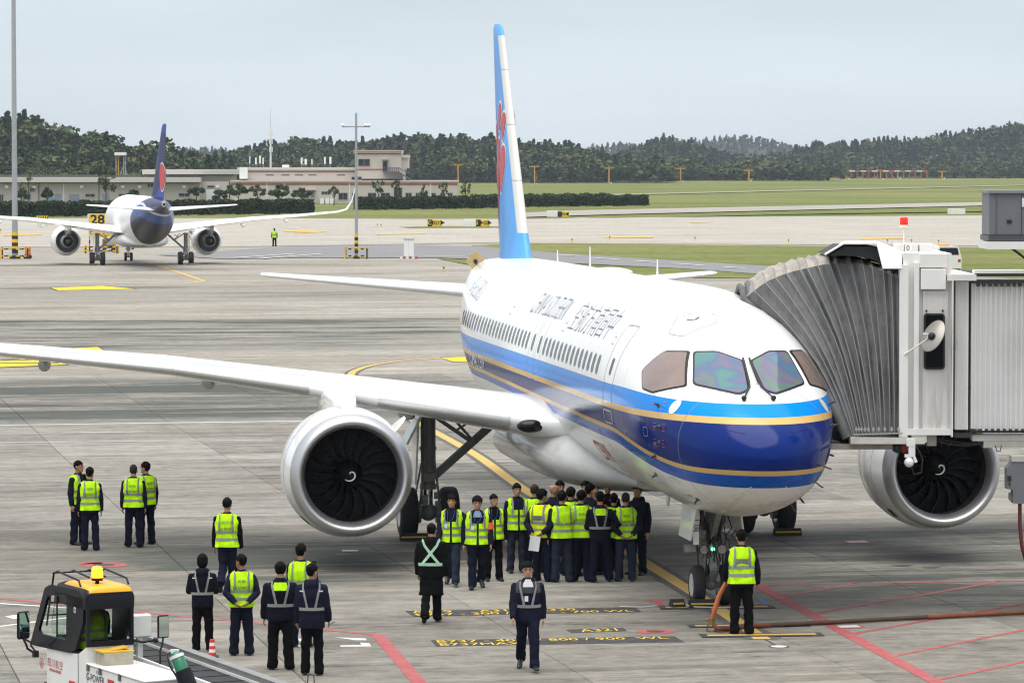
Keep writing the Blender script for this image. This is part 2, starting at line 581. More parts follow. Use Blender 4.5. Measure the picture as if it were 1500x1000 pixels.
# concrete apron: one slab = one piece where a joint can still be told apart, a sheet beyond and beside
apron = tag(empty('apron'), kind='structure')
rows0, rows1 = 11, 33
c_off = 13.46 * math.cos(SLAB_A) - 3 * SL      # a longitudinal joint measured from the photograph
r_off = G(0, 622.4).dot(SY) - 27 * SL          # a transverse joint
slab_me = None
def slab_mesh():
    g, zt = 0.007, 0.012
    a = SL / 2 - g; b = a - 0.012
    vs = [(-a, -a, -0.1), (a, -a, -0.1), (a, a, -0.1), (-a, a, -0.1), (-a, -a, -zt), (a, -a, -zt), (a, a, -zt), (-a, a, -zt),
          (-b, -b, 0), (b, -b, 0), (b, b, 0), (-b, b, 0)]
    fs = [(8, 9, 10, 11)] + [(i, (i + 1) % 4, 4 + (i + 1) % 4, 4 + i) for i in range(4)] + [(4 + i, 4 + (i + 1) % 4, 8 + (i + 1) % 4, 8 + i) for i in range(4)]
    mb = MB(); mb.add(vs, fs)
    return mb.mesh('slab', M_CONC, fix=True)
slab_me = slab_mesh()
rs_ = random.Random(3)
n_slab = 0
for j in range(rows0, rows1):
    for i in range(-6, 13):
        ctr = SX * (c_off + (i + 0.5) * SL) + SY * (r_off + (j + 0.5) * SL)
        lim = abs(ctr.y) * 750 / F_PX + 4.2
        if abs(ctr.x) > lim or ctr.y < 52: continue
        o = link('slab', slab_me, apron, (ctr.x, ctr.y, rs_.uniform(-0.002, 0.0005)), (0, 0, SLAB_A))
        n_slab += 1
y_s0, y_s1 = r_off + rows0 * SL, r_off + rows1 * SL
def sq(a, b, c, d, z, name, m):
    return sheet(name, [SX * x + SY * y for x, y in ((a, c), (b, c), (b, d), (a, d))], z, m)
# dark sealant under each slab's joints, plain concrete outside the slabs
bed = MB()
for o in apron.children:
    c = o.location; h = SL / 2
    bed.add([c + SX * a + SY * b + Vector((0, 0, -0.035 - c.z)) for a, b in ((-h, -h), (h, -h), (h, h), (-h, h))], [(0, 1, 2, 3)])
tag(bed.build('joint_sealant', M_JOINT, apron), kind='stuff')
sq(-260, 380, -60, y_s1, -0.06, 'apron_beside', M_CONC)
sq(-260, 380, y_s1, y_s1 + 420, 0.0, 'apron_beyond', M_CONC_FAR)
# ------------------------------------------------------------------ the airliner at the stand: fuselage shape (metres; s from nose tip back, y to starboard, z up)
P_ROT = R(98.1)
P_ORG = Vector((4.57, 67.95, 0))
TOP = pchip([0, .06, .2, .5, 1.0, 1.6, 2.3, 3.0, 3.8, 4.8, 6.0, 7.5, 24, 30, 34, 37, 38.6],
            [3.12, 3.32, 3.50, 3.73, 4.02, 4.34, 4.74, 5.12, 5.45, 5.72, 5.88, 5.95, 5.95, 5.93, 5.84, 5.72, 5.62])
BOT = pchip([0, .06, .2, .5, 1.0, 2.0, 3.0, 4.5, 6.0, 25, 28, 31, 34, 37, 38.6],
            [3.12, 2.92, 2.72, 2.47, 2.22, 1.97, 1.86, 1.81, 1.86, 1.87, 2.15, 2.85, 3.75, 4.7, 5.15])
WID = pchip([0, .06, .2, .5, 1.0, 1.7, 2.5, 3.5, 4.8, 6.5, 25, 28, 31, 34, 37, 38.6],
            [0, .27, .50, .82, 1.13, 1.42, 1.64, 1.82, 1.93, 1.98, 1.98, 1.86, 1.52, 1.06, .52, .26])
MIDF = pchip([0, 1, 2.5, 4.5, 6.5, 25, 31, 38.6], [3.12, 3.2, 3.5, 3.75, 3.86, 3.86, 4.5, 5.4])

def fus(s, th, off=0.0):
    top, bot, w, md = TOP(s), BOT(s), WID(s), MIDF(s)
    c, d = math.cos(th), math.sin(th)
    p = Vector((s, w * c, md + (top - md if d > 0 else md - bot) * d))
    if off:
        e = 0.01
        a = fus(s + e, th) - fus(max(s - e, 0.001), th)
        b = fus(s, th + e) - fus(s, th - e)
        n = b.cross(a)
        if n.length > 1e-9:
            n.normalize()
            if n.dot(Vector((0, c, d))) < 0: n = -n
            p = p + n * off
    return p

def fus_mesh(NS=72):
    ss = [0.0025, .01, .03, .06, .1, .15, .2, .28, .36, .46, .58, .72, .86, 1.0, 1.2, 1.4, 1.6, 1.8, 2.0, 2.25, 2.5, 2.75, 3.0, 3.3, 3.6, 4, 4.4, 4.8, 5.3, 5.8, 6.4, 7]
    ss += [7 + 18 * i / 14 for i in range(1, 15)] + [25 + 13.6 * i / 22 for i in range(1, 23)]
    mb = MB()
    rs = [[fus(s, 2 * math.pi * k / NS) for k in range(NS)] for s in ss]
    mb.rings(rs, 0, True, True, True)
    return mb
FUS = fus_mesh()
FUS_BVH = BVHTree.FromPolygons(FUS.v, [f for f in FUS.f])
def side_at(s, z, sgn=1):
    """surface point of the skin at a station and a height"""
    md = MIDF(s)
    d = (z - md) / ((TOP(s) - md) if z > md else (md - BOT(s)))
    d = max(-0.999, min(0.999, d))
    th = math.asin(d)
    return th if sgn > 0 else math.pi - th
# ------------------------------------------------------------------ airliner materials
WHITE = (0.80, 0.80, 0.79)
M_WHITE = mat('white_aircraft_paint', WHITE, 0.22, coat=0.5, var=0.03, vscale=0.8)
M_LIP = mat('polished_inlet_metal', (0.60, 0.60, 0.61), 0.44, metal=1.0, rvar=0.06, vscale=2)
M_GREYP = mat('grey_composite', (0.30, 0.31, 0.32), 0.4, var=0.1)
M_FAN = mat('fan_blade_metal', (0.030, 0.031, 0.034), 0.3, metal=0.2, spec=0.3)
M_FANEDGE = mat('fan_leading_edge', (0.55, 0.55, 0.56), 0.3, metal=1.0)
M_DARK = mat('dark_cavity', (0.008, 0.008, 0.009), 0.7)
M_TYRE = mat('tyre_rubber', (0.022, 0.022, 0.023), 0.8, var=0.15, bump=0.2, bscale=20)
M_RIM = mat('wheel_rim', (0.55, 0.56, 0.56), 0.4, metal=0.3, var=0.1)
M_STRUT = mat('gear_grey_paint', (0.20, 0.205, 0.20), 0.5, var=0.2, vscale=6, dirt=0.5)
M_CHROME = mat('oleo_chrome', (0.7, 0.7, 0.7), 0.12, metal=1.0)
M_LINE = mat('panel_line', (0.36, 0.37, 0.38), 0.6)
M_BLACK = mat('black_seal', (0.015, 0.015, 0.016), 0.5)
M_NAVYTXT = mat('navy_lettering', (0.12, 0.135, 0.19), 0.4)
M_WINDOW = mat('cabin_window_glass', (0.012, 0.015, 0.02), 0.12, spec=.35)
M_LENS = mat('lamp_lens', (0.25, 0.26, 0.27), 0.08, metal=0.5, coat=1.0)

def southern_fuselage():
    m, t = newmat('southern_fuselage_paint')
    x, y, z = t.sep(t.obj())
    cyan_top = t.math('ADD', 4.03, t.mr(x, 0.8, 5, 0, 0.12, True))
    g2 = t.math('ADD', t.math('ADD', 2.865, t.mr(x, 0.9, 6.2, 0, 0.44, True)), t.mr(x, 6, 28, 0, 0.13, True))
    low = t.math('SUBTRACT', g2, t.mr(x, 0.5, 24, 0.275, 0.19))
    low = t.math('ADD', low, 0)
    def band(a, b):      # 1 where a <= z < b
        return t.math('MULTIPLY', t.math('GREATER_THAN', z, a), t.math('LESS_THAN', z, b))
    dirt = t.noise(t.mapping(t.obj(), (0.5, 2, 2)), 1.5, 6, 0.65)
    white = t.mix(t.mr(dirt, 0.45, 0.75, 0, 0.12), (*WHITE, 1), (0.60, 0.60, 0.58, 1))
    c = t.mix(band(3.69, cyan_top), white, (0.0, 0.235, 0.74, 1))
    c = t.mix(band(3.70, 3.81), c, (0.62, 0.40, 0.14, 1))
    c = t.mix(band(low, g2), c, (0.0, 0.085, 0.44, 1))
    c = t.mix(band(g2, 3.70), c, (0.001, 0.017, 0.145, 1))
    c = t.mix(band(t.math('SUBTRACT', g2, 0.045), t.math('ADD', g2, 0.045)), c, (0.62, 0.40, 0.14, 1))
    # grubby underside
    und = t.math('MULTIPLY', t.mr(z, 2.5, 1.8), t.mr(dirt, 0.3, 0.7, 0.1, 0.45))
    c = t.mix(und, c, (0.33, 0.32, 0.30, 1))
    # skin joints and the radome seam
    for sx, wd in ((1.62, 0.014), (2.9, .006), (4.6, 0.008), (6.9, .007), (8.9, 0.009), (11.2, .008), (13.4, 0.009), (16.4, .008), (18.6, 0.009), (21.2, .008), (23.8, 0.009), (28.4, 0.009)):
        ln = t.math('LESS_THAN', t.math('ABSOLUTE', t.math('SUBTRACT', x, sx)), wd)
        c = t.mix(t.math('MULTIPLY', ln, 0.5), c, (0.17, 0.17, 0.19, 1))
    for lz in (5.62, 5.05, 2.95, 2.32):
        ln = t.math('MULTIPLY', t.math('LESS_THAN', t.math('ABSOLUTE', t.math('SUBTRACT', z, lz)), .007), t.math('GREATER_THAN', x, 4.6))
        c = t.mix(t.math('MULTIPLY', ln, 0.3), c, (0.2, 0.2, 0.22, 1))
    run = t.noise(t.mapping(t.obj(), (.35, 3, 7)), 1.6, 6, .7)
    c = t.mix(t.math('MULTIPLY', t.math('MULTIPLY', t.mr(run, .5, .72), t.mr(z, 3.1, 2.2)), .35), c, (0.24, 0.22, 0.19, 1))
    t.set(Base_Color=c, Roughness=0.15, Coat_Weight=0.0, Specular_IOR_Level=0.16)
    wav = t.noise(t.mapping(t.obj(), (1.9, 1.2, 1.2)), 1.0, 2, 0.4)
    t.bump(wav, 0.06, 0.03)
    return m

def fin_paint():
    m, t = newmat('southern_fin_paint')
    x, y, z = t.sep(t.obj())
    # bare metal leading edge follows the sweep of the fin
    le = t.math('ADD', 29.36, t.math('MULTIPLY', t.math('SUBTRACT', z, 5.95), 0.80))
    d = t.math('SUBTRACT', x, le)
    blue_tone = t.noise(t.mapping(t.obj(), (0.4, 1, 0.3)), 1.0, 3)
    blue = t.mix(t.mr(blue_tone, 0.35, 0.65), (0.02, 0.20, 0.60, 1), (0.055, 0.34, 0.80, 1))  # blue livery varies at random between two tones
    blue = t.mix(t.mr(d, 0.3, 1.9, 0.25, 0.0), blue, (0.25, 0.55, 0.90, 1))
    hi = t.mr(z, 6.1, 6.9, 0.0, 1.0)
    mask = t.math('MULTIPLY', t.math('LESS_THAN', d, 0.42), t.math('GREATER_THAN', z, 6.55))
    mask = t.math('MULTIPLY', mask, t.math('LESS_THAN', z, 11.62))
    seam = t.math('LESS_THAN', t.math('ABSOLUTE', t.math('SUBTRACT', t.math('FRACT', t.math('MULTIPLY', z, 0.7)), 0.5)), 0.012)
    metal = t.mix(seam, (0.66, 0.65, 0.60, 1), (0.4, 0.4, 0.38, 1))
    c = t.mix(mask, blue, metal)
    t.set(Base_Color=c, Roughness=0.3, Specular_IOR_Level=.2)
    return m

def qingdao_fuselage():
    m, t = newmat('qingdao_fuselage_paint')
    x, y, z = t.sep(t.obj())
    k = t.math('ADD', x, t.math('MULTIPLY', z, -1.25))             # slanted front of the dark tail colours
    k = t.math('ADD', k, t.math('MULTIPLY', t.math('SINE', t.math('MULTIPLY', z, 1.7)), 0.5))
    navy = t.math('GREATER_THAN', k, 23.6)
    wv = t.math('ADD', z, t.math('MULTIPLY', t.math('SINE', t.math('MULTIPLY', x, .55)), .35))
    wv = t.math('ADD', wv, t.math('MULTIPLY', y, .22))
    c = t.mix(navy, (*WHITE, 1), (0.012, 0.018, 0.085, 1))
    c = t.mix(t.math('MULTIPLY', navy, t.math('MULTIPLY', t.math('GREATER_THAN', wv, 3.7), t.math('LESS_THAN', wv, 4.7))), c, (0.03, 0.085, 0.30, 1))
    c = t.mix(t.math('MULTIPLY', navy, t.math('MULTIPLY', t.math('GREATER_THAN', wv, 4.7), t.math('LESS_THAN', wv, 4.9))), c, (0.55, 0.57, 0.6, 1))
    c = t.mix(t.math('MULTIPLY', navy, t.math('LESS_THAN', wv, 3.2)), c, (0.022, 0.023, 0.028, 1))
    t.set(Base_Color=c, Roughness=0.3, Specular_IOR_Level=.15)
    return m

def qingdao_fin():
    m, t = newmat('qingdao_fin_paint')
    x, y, z = t.sep(t.obj())
    k = t.math('SUBTRACT', z, t.math('MULTIPLY', t.math('SUBTRACT', x, 33.0), 0.45))
    c = t.mix(t.math('LESS_THAN', k, 6.7), (0.008, 0.012, 0.10, 1), (0.01, 0.06, 0.38, 1))
    c = t.mix(t.math('GREATER_THAN', z, 11.2), c, (0.01, 0.04, 0.28, 1))
    t.set(Base_Color=c, Roughness=0.35, Specular_IOR_Level=.15)
    return m

def windshield_glass():
    m, t = newmat('cockpit_windshield_glass')
    p = t.mapping(t.obj(), (1.0, 1.1, 1.4))
    a = t.noise(p, 1.1, 1.5, 0.4, .5)
    k = t.n.new('ShaderNodeValToRGB'); r = k.color_ramp  # pane iridescence is painted into the glass colour by these bands
    r.elements[0].position = 0.28; r.elements[0].color = (0.11, 0.17, 0.19, 1)
    r.elements[1].position = 0.75; r.elements[1].color = (0.10, 0.16, 0.18, 1)
    for q, c in ((0.40, (0.075, 0.21, 0.19)), (0.47, (0.08, 0.14, 0.24)), (0.53, (0.16, 0.13, 0.21)), (0.59, (0.10, 0.20, 0.14)), (0.66, (0.15, 0.14, 0.19))):
        e = r.elements.new(q); e.color = (*c, 1)
    t.l.new(a, k.inputs[0])
    t.set(Base_Color=k.outputs[0], Roughness=0.05, Coat_Weight=.5, Specular_IOR_Level=0.5)
    return m
M_WSHIELD = windshield_glass()
M_SHADEGLASS = mat('cockpit_side_glass_with_shade', (0.24, 0.165, 0.135), 0.12, coat=1.0, var=0.25, vscale=1.2)
M_RED = mat('red_paint', (0.55, 0.02, 0.03), 0.4)
M_REDTXT = mat('red_marking', (0.50, 0.08, 0.08), 0.5)
M_PETAL = mat('kapok_red', (0.52, 0.05, 0.07), 0.4)
M_WLINE = mat('white_marking', (0.75, 0.75, 0.75), 0.5)
M_TAN = mat('tan_heat_shield', (0.50, 0.36, 0.15), 0.5, var=0.15)
M_PROBE = mat('probe_metal', (0.10, 0.10, 0.11), 0.4, metal=0.6)

# ------------------------------------------------------------------ airliner geometry
def foil(chord, thick, n=13):
    """closed section, (x along chord, z), leading edge round"""
    up, lo = [], []
    for i in range(n):
        b = math.pi * i / (n - 1); x = 0.5 * (1 - math.cos(b))
        t = 5 * thick * (0.2969 * math.sqrt(x) - 0.126 * x - 0.3516 * x * x + 0.2843 * x ** 3 - 0.1036 * x ** 4) + 0.0012
        cam = 0.018 * (1 - (2 * x - 0.9) ** 2) if thick < 0.2 else 0
        up.append((x * chord, (cam + t) * chord)); lo.append((x * chord, (cam - t) * chord))
    return up + lo[1:-1][::-1]

def lifting(stations, vertical=False, mi=0):
    """stations: (span, s_LE, z or y, chord, thick)"""
    mb = MB(); rs = []
    for sp, sle, h, c, th in stations:
        sec = foil(c, th)
        rs.append([Vector((sle + x, (z if vertical else sp), (sp if vertical else h + z))) for x, z in sec])
    mb.rings(rs, mi, True, True, True)
    return mb

def patch2d(poly, cell):
    bm = bmesh.new()
    vs = [bm.verts.new((x, y, 0)) for x, y in poly]
    bm.faces.new(vs)
    for ax in (0, 1):
        lo = min(p[ax] for p in poly); hi = max(p[ax] for p in poly); k = lo + cell
        while k < hi:
            a = Vector((0, 0, 0)); a[ax] = k; b = Vector((0, 0, 0)); b[ax] = 1
            bmesh.ops.bisect_plane(bm, geom=bm.verts[:] + bm.edges[:] + bm.faces[:], plane_co=a, plane_no=b)
            k += cell
    bm.verts.index_update()
    r = ([(v.co.x, v.co.y) for v in bm.verts], [[v.index for v in f.verts] for f in bm.faces])
    bm.free()
    return r

def rounded(poly, r, n=4):
    out = []
    m = len(poly)
    for i in range(m):
        p0, p1, p2 = Vector(poly[i - 1]), Vector(poly[i]), Vector(poly[(i + 1) % m])
        a = (p0 - p1); b = (p2 - p1)
        k = min(r, a.length * 0.45, b.length * 0.45)
        q0 = p1 + a.normalized() * k; q1 = p1 + b.normalized() * k
        for j in range(n + 1):
            t = j / n
            q = q0 * (1 - t) ** 2 + p1 * 2 * t * (1 - t) + q1 * t * t
            out.append((q.x, q.y))
    return out

def grow(poly, d):
    c = Vector((sum(p[0] for p in poly) / len(poly), sum(p[1] for p in poly) / len(poly)))
    out = []
    m = len(poly)
    area = sum(poly[i][0] * poly[(i + 1) % m][1] - poly[(i + 1) % m][0] * poly[i][1] for i in range(m))
    sg = 1 if area > 0 else -1
    for i in range(m):
        p0, p1, p2 = Vector(poly[i - 1]), Vector(poly[i]), Vector(poly[(i + 1) % m])
        e0, e1 = (p1 - p0).normalized(), (p2 - p1).normalized()
        n0, n1 = Vector((e0.y, -e0.x)) * sg, Vector((e1.y, -e1.x)) * sg
        nn = (n0 + n1)
        nn = nn / max(0.35, nn.length_squared / 2) * 1.0
        q = p1 + nn * d
        out.append((q.x, q.y))
    return out

def front_pt(y, z, off):
    h = FUS_BVH.ray_cast(Vector((-2, y, z)), Vector((1, 0, 0)))
    n = h[1] if h[1].x < 0 else -h[1]
    return h[0] + n * off
def side_pt(s, z, off, sgn=1):
    return fus(s, side_at(s, z, sgn), off)

def skin_patch(poly, fn, off, cell=0.12):
    vs, fs = patch2d(poly, cell)
    mb = MB(); mb.add([fn(a, b, off) for a, b in vs], fs, 0, True)
    return mb

def ring_patch(poly, w, fn, off):
    """outline strip of width w"""
    a, b = poly, grow(poly, w)
    n = len(a); mb = MB()
    mb.add([fn(*p, off) for p in a] + [fn(*p, off) for p in b], [(i, (i + 1) % n, n + (i + 1) % n, n + i) for i in range(n)], 0, False)
    return mb

def densify(poly, step):
    out = []
    for i in range(len(poly)):
        a, b = Vector(poly[i]), Vector(poly[(i + 1) % len(poly)])
        k = max(1, int((b - a).length / step))
        for j in range(k):
            q = a.lerp(b, j / k); out.append((q.x, q.y))
    return out

def wheel(parent, c, rad, wid, name='tyre'):
    prof = [(-wid / 2 + .0, rad * .58), (-wid / 2, rad * .80), (-wid * .44, rad * .92), (-wid * .30, rad * .985), (0, rad), (wid * .30, rad * .985), (wid * .44, rad * .92), (wid / 2, rad * .80), (wid / 2, rad * .58)]
    t = MB(); t.lathe(prof, c, 'Y', 28)
    for g in (-.14, 0.14):
        pass
    o = t.build('tyre', M_TYRE, parent)
    h = MB(); h.lathe([(-wid * .36, 0.02), (-wid * .40, rad * .30), (-wid * .46, rad * .50), (-wid * .50, rad * .585), (wid * .50, rad * .585), (wid * .46, rad * .50), (wid * .40, rad * .30), (wid * .36, 0.02)], c, 'Y', 20)
    h.build('wheel_hub', M_RIM, parent)

FAN_BLADE = None
def fan_blade_mesh():
    global FAN_BLADE
    if FAN_BLADE: return FAN_BLADE
    mb = MB(); rs = []; n = 9
    us = [i / (n - 1) for i in range(n)]
    pts = []
    for i, u in enumerate(us):
        r = lerp(0.27, 0.985, u)
        tw = R(lerp(28, 66, u))                      # stagger
        lean = 0.10 * math.sin(u * 2.6) - 0.16 * u * u       # swept, S-shaped leading edge
        ch = lerp(0.17, 0.27, u) * (1 - 0.15 * max(0, u - .85) / .15)
        row = []
        for k in range(5):
            q = (k / 4 - 0.5) * ch * 2
            ax = math.cos(tw) * q + (0.05 * u * u)
            tg = math.sin(tw) * q + lean + 0.02 * math.cos((k / 4 - .5) * 3.1)
            ang = tg / max(r, 0.3)
            row.append(Vector((ax, r * math.sin(ang), r * math.cos(ang))))
        pts.append(row)
    vs = [p for row in pts for p in row]
    fs = []; mis = []
    for i in range(n - 1):
        for k in range(4):
            a = i * 5 + k
            mb.add([vs[a], vs[a + 1], vs[a + 6], vs[a + 5]], [(0, 1, 2, 3)], 0, True)
    # bright leading edge
    for i in range(n - 1):
        a, b = pts[i][0], pts[i + 1][0]
        a2 = pts[i][0].lerp(pts[i][1], 0.14); b2 = pts[i + 1][0].lerp(pts[i + 1][1], 0.14)
        dx = Vector((-0.004, 0, 0))
        mb.add([a + dx, a2 + dx, b2 + dx, b + dx], [(0, 1, 2, 3)], 1, True)
    FAN_BLADE = mb.mesh('fan_blade', [M_FAN, M_FANEDGE])
    return FAN_BLADE

def engine(root, s, y, z, paint, strake=1, spin=0.0, detail=True):
    N = 56
    e = MB()
    outer = [(.36, 1.245), (.7, 1.30), (1.2, 1.33), (1.8, 1.32), (2.4, 1.26), (3.0, 1.15), (3.45, 1.05), (3.46, 0.98)]
    e.lathe(outer + [(3.0, 0.99), (2.2, 0.95)], (0, 0, 0), 'X', N)
    nac = e.build('engine', paint, root, (s, y, z))
    lip = MB()
    lip.lathe([(.36, 1.246), (.22, 1.225), (.10, 1.185), (.03, 1.14), (0, 1.10), (.01, 1.065), (.06, 1.03), (.16, .99), (.32, .955)], (0, 0, 0), 'X', N)
    lip.build('inlet_lip', M_LIP, nac)
    duct = MB()
    duct.lathe([(.32, .954), (.5, .95), (.75, .985), (.95, .99), (1.3, .99), (1.32, 0.25)], (0, 0, 0), 'X', 40)
    duct.build('inlet_duct', M_DARK, nac)
    sp = MB(); sp.lathe([(.42, 0.005), (.46, .06), (.55, .14), (.68, .215), (.85, .275), (1.05, .30)], (0, 0, 0), 'X', 24)
    sp.build('spinner', mat('spinner_black', (.006, .006, .007), .45, spec=.2), nac)
    # white spiral on the spinner
    q = MB(); pts = []
    for i in range(22):
        a = spin + i / 21 * 5.2; rr = 0.015 + 0.135 * (i / 21)
        x = 0.42 + 0.9 * rr ** 1.35 + .02
        pts.append((x - 0.03, rr * math.cos(a), rr * math.sin(a)))
    q.tube(pts, [0.007 + .014 * math.sin(math.pi * i / 21) for i in range(22)], 6, flat=0.6)
    q.build('spinner_spiral', M_WLINE, nac)
    me = fan_blade_mesh()
    for k in range(18):
        link('fan_blade', me, nac, (0.93, 0, 0), (2 * math.pi * k / 18 + spin, 0, 0))
    # core exhaust
    c = MB(); c.lathe([(2.2, .95), (2.25, .62), (3.5, .60), (4.1, .50), (4.4, .46), (4.4, .42), (4.1, .42)], (0, 0, 0), 'X', 32)
    c.build('core_nozzle', M_GREYP, nac)
    c = MB(); c.lathe([(3.9, .42), (4.2, .34), (4.7, .18), (5.1, .02)], (0, 0, 0), 'X', 24)
    c.build('exhaust_cone', mat('burnt_metal', (.09, .08, .075), .4, metal=.8), nac)
    # pylon: from the nacelle crown up to the wing's underside
    p = MB()
    rs = []
    for x, h0, h1, w in ((0.75, 1.22, 1.30, .05), (1.25, 1.20, 1.50, .20), (2.0, 1.15, 1.60, .26), (3.2, 1.0, 1.62, .28), (4.6, .60, 1.45, .26), (6.2, .92, 1.40, .16), (7.4, 1.22, 1.34, .03)):
        rs.append([(x, -w, h0), (x, -w, h1 - .10), (x, -w * .6, h1 - .02), (x, 0, h1), (x, w * .6, h1 - .02), (x, w, h1 - .10), (x, w, h0)])
    p.rings(rs, 0, True, True, True, closed=True)
    p.build('pylon', paint, nac)
    if strake:
        k = MB()
        a = R(48)
        def P(x, r): return Vector((x, -strake * r * math.sin(a), r * math.cos(a)))
        n = Vector((0, -strake * math.cos(a), -math.sin(a))) * 0.035
        k.prism([P(.9, 1.28), P(1.15, 1.52), P(1.4, 1.64), P(1.62, 1.66), P(1.8, 1.52), P(1.9, 1.28)], n)
        k.build('nacelle_strake', paint, nac)
    if detail:
        for sx in (1.05, 2.3):          # cowl joints
            k = MB(); r0 = 1.3245 if sx < 2 else 1.272
            k.lathe([(sx, r0 - .002), (sx, r0 + .003), (sx + .012, r0 + .003), (sx + .012, r0 - .002)], (0, 0, 0), 'X', N)
            k.build('cowl_joint', M_LINE, nac)
        k = MB()                         # dark vent at the lower outside
        for a in (R(222),):
            def P(x, d): return Vector((x, 1.315 * -math.sin(a + d), 1.315 * math.cos(a + d))) * 1
            k.add([(.75, -1.318 * math.sin(a - .07), 1.318 * math.cos(a - .07)), (1.05, -1.33 * math.sin(a - .07), 1.33 * math.cos(a - .07)), (1.05, -1.33 * math.sin(a + .10), 1.33 * math.cos(a + .10)), (.75, -1.318 * math.sin(a + .10), 1.318 * math.cos(a + .10))], [(0, 1, 2, 3)])
        k.build('cowl_vent', M_BLACK, nac)
    return nac

def main_gear(root, sgn, s=18.95, y=3.8, ztop=2.75):
    g = MB(); Y = sgn * y
    g.cyl((s, Y, 1.15), (s, Y, ztop), .155, .17, 16)
    g.cyl((s, Y, 1.08), (s, Y, 1.2), .19, .19, 16)
    g.cyl((s + .02, Y, 1.95), (s + .02, Y, 2.02), .19, n=16)
    g.cyl((s, Y - .52, .57), (s, Y + .52, .57), .09, n=12)
    g.ball((s, Y, .57), (.2, .2, .2), 12, 8)
    # torque links at the back
    g.beam((s + .15, Y, 1.12), (s + .42, Y, .88), .16, .06)
    g.beam((s + .42, Y, .88), (s + .14, Y, .62), .16, .06)
    # brake packs, cables, fittings
    for k in (-.26, .26): g.cyl((s, Y + k - .09, .57), (s, Y + k + .09, .57), .25, n=16)
    for k, r in ((.10, .03), (-.12, .025), (.17, .02)):
        g.tube([(s - .17, Y + k, 2.6), (s - .21, Y + k, 1.7), (s - .2, Y + k * 1.6, 1.15), (s - .16, Y + k * 2, .7)], r, 6)
    g.box((s - .18, Y, 1.35), (.16, .26, .18)); g.box((s - .2, Y + .1, .85), (.12, .12, .22)); g.box((s - .2, Y - .16, .95), (.1, .1, .15))
    strut = g.build('main_gear', M_STRUT, root)
    c = MB(); c.cyl((s, Y, .55), (s, Y, 1.15), .105, n=16); c.build('oleo_piston', M_CHROME, strut)
    for k in (-.46, .46): wheel(strut, (s, Y + k, .565), .565, .40)
    b = MB()                                    # folding side stay towards the belly
    e0 = Vector((s - .05, Y - sgn * .12, 1.36)); e1 = Vector((s - .1, Y - sgn * 1.50, 2.58))
    for o in (-.06, .06): b.beam(e0 + Vector((o, 0, 0)), e1 + Vector((o, 0, 0)), .05, .17)
    b.beam(e0, e0.lerp(e1, .15), .16, .10)
    md = e0.lerp(e1, .62)
    b.beam(md, (s - .05, Y - sgn * .16, 2.68), .06, .09); b.beam(md + Vector((0.06, 0, .06)), (s + .05, Y - sgn * .5, 2.72), .05, .06)
    b.beam(md.lerp(Vector((s, Y - sgn * .16, 2.68)), .45), (s - .1, Y - sgn * 1.0, 2.62), .04, .05)
    b.cyl(md - Vector((.12, 0, 0)), md + Vector((.12, 0, 0)), .075, n=10)
    b.build('side_stay', M_STRUT, strut)
    d = MB()                                    # strut door hanging on the outer side
    d.prism([(s - .45, Y + sgn * .24, 2.66), (s + .45, Y + sgn * .24, 2.66), (s + .42, Y + sgn * .30, 1.2), (s - .40, Y + sgn * .30, 1.2)], (0, sgn * .045, 0))
    d.build('gear_door', M_WHITE, strut)
    d = MB()
    d.prism([(s - .5, Y + sgn * .18, 2.72), (s + .5, Y + sgn * .18, 2.72), (s + .5, Y + sgn * .50, 2.1), (s - .5, Y + sgn * .50, 2.1)], (0, sgn * .05, .02))
    d.build('gear_door', M_WHITE, strut)
    return strut

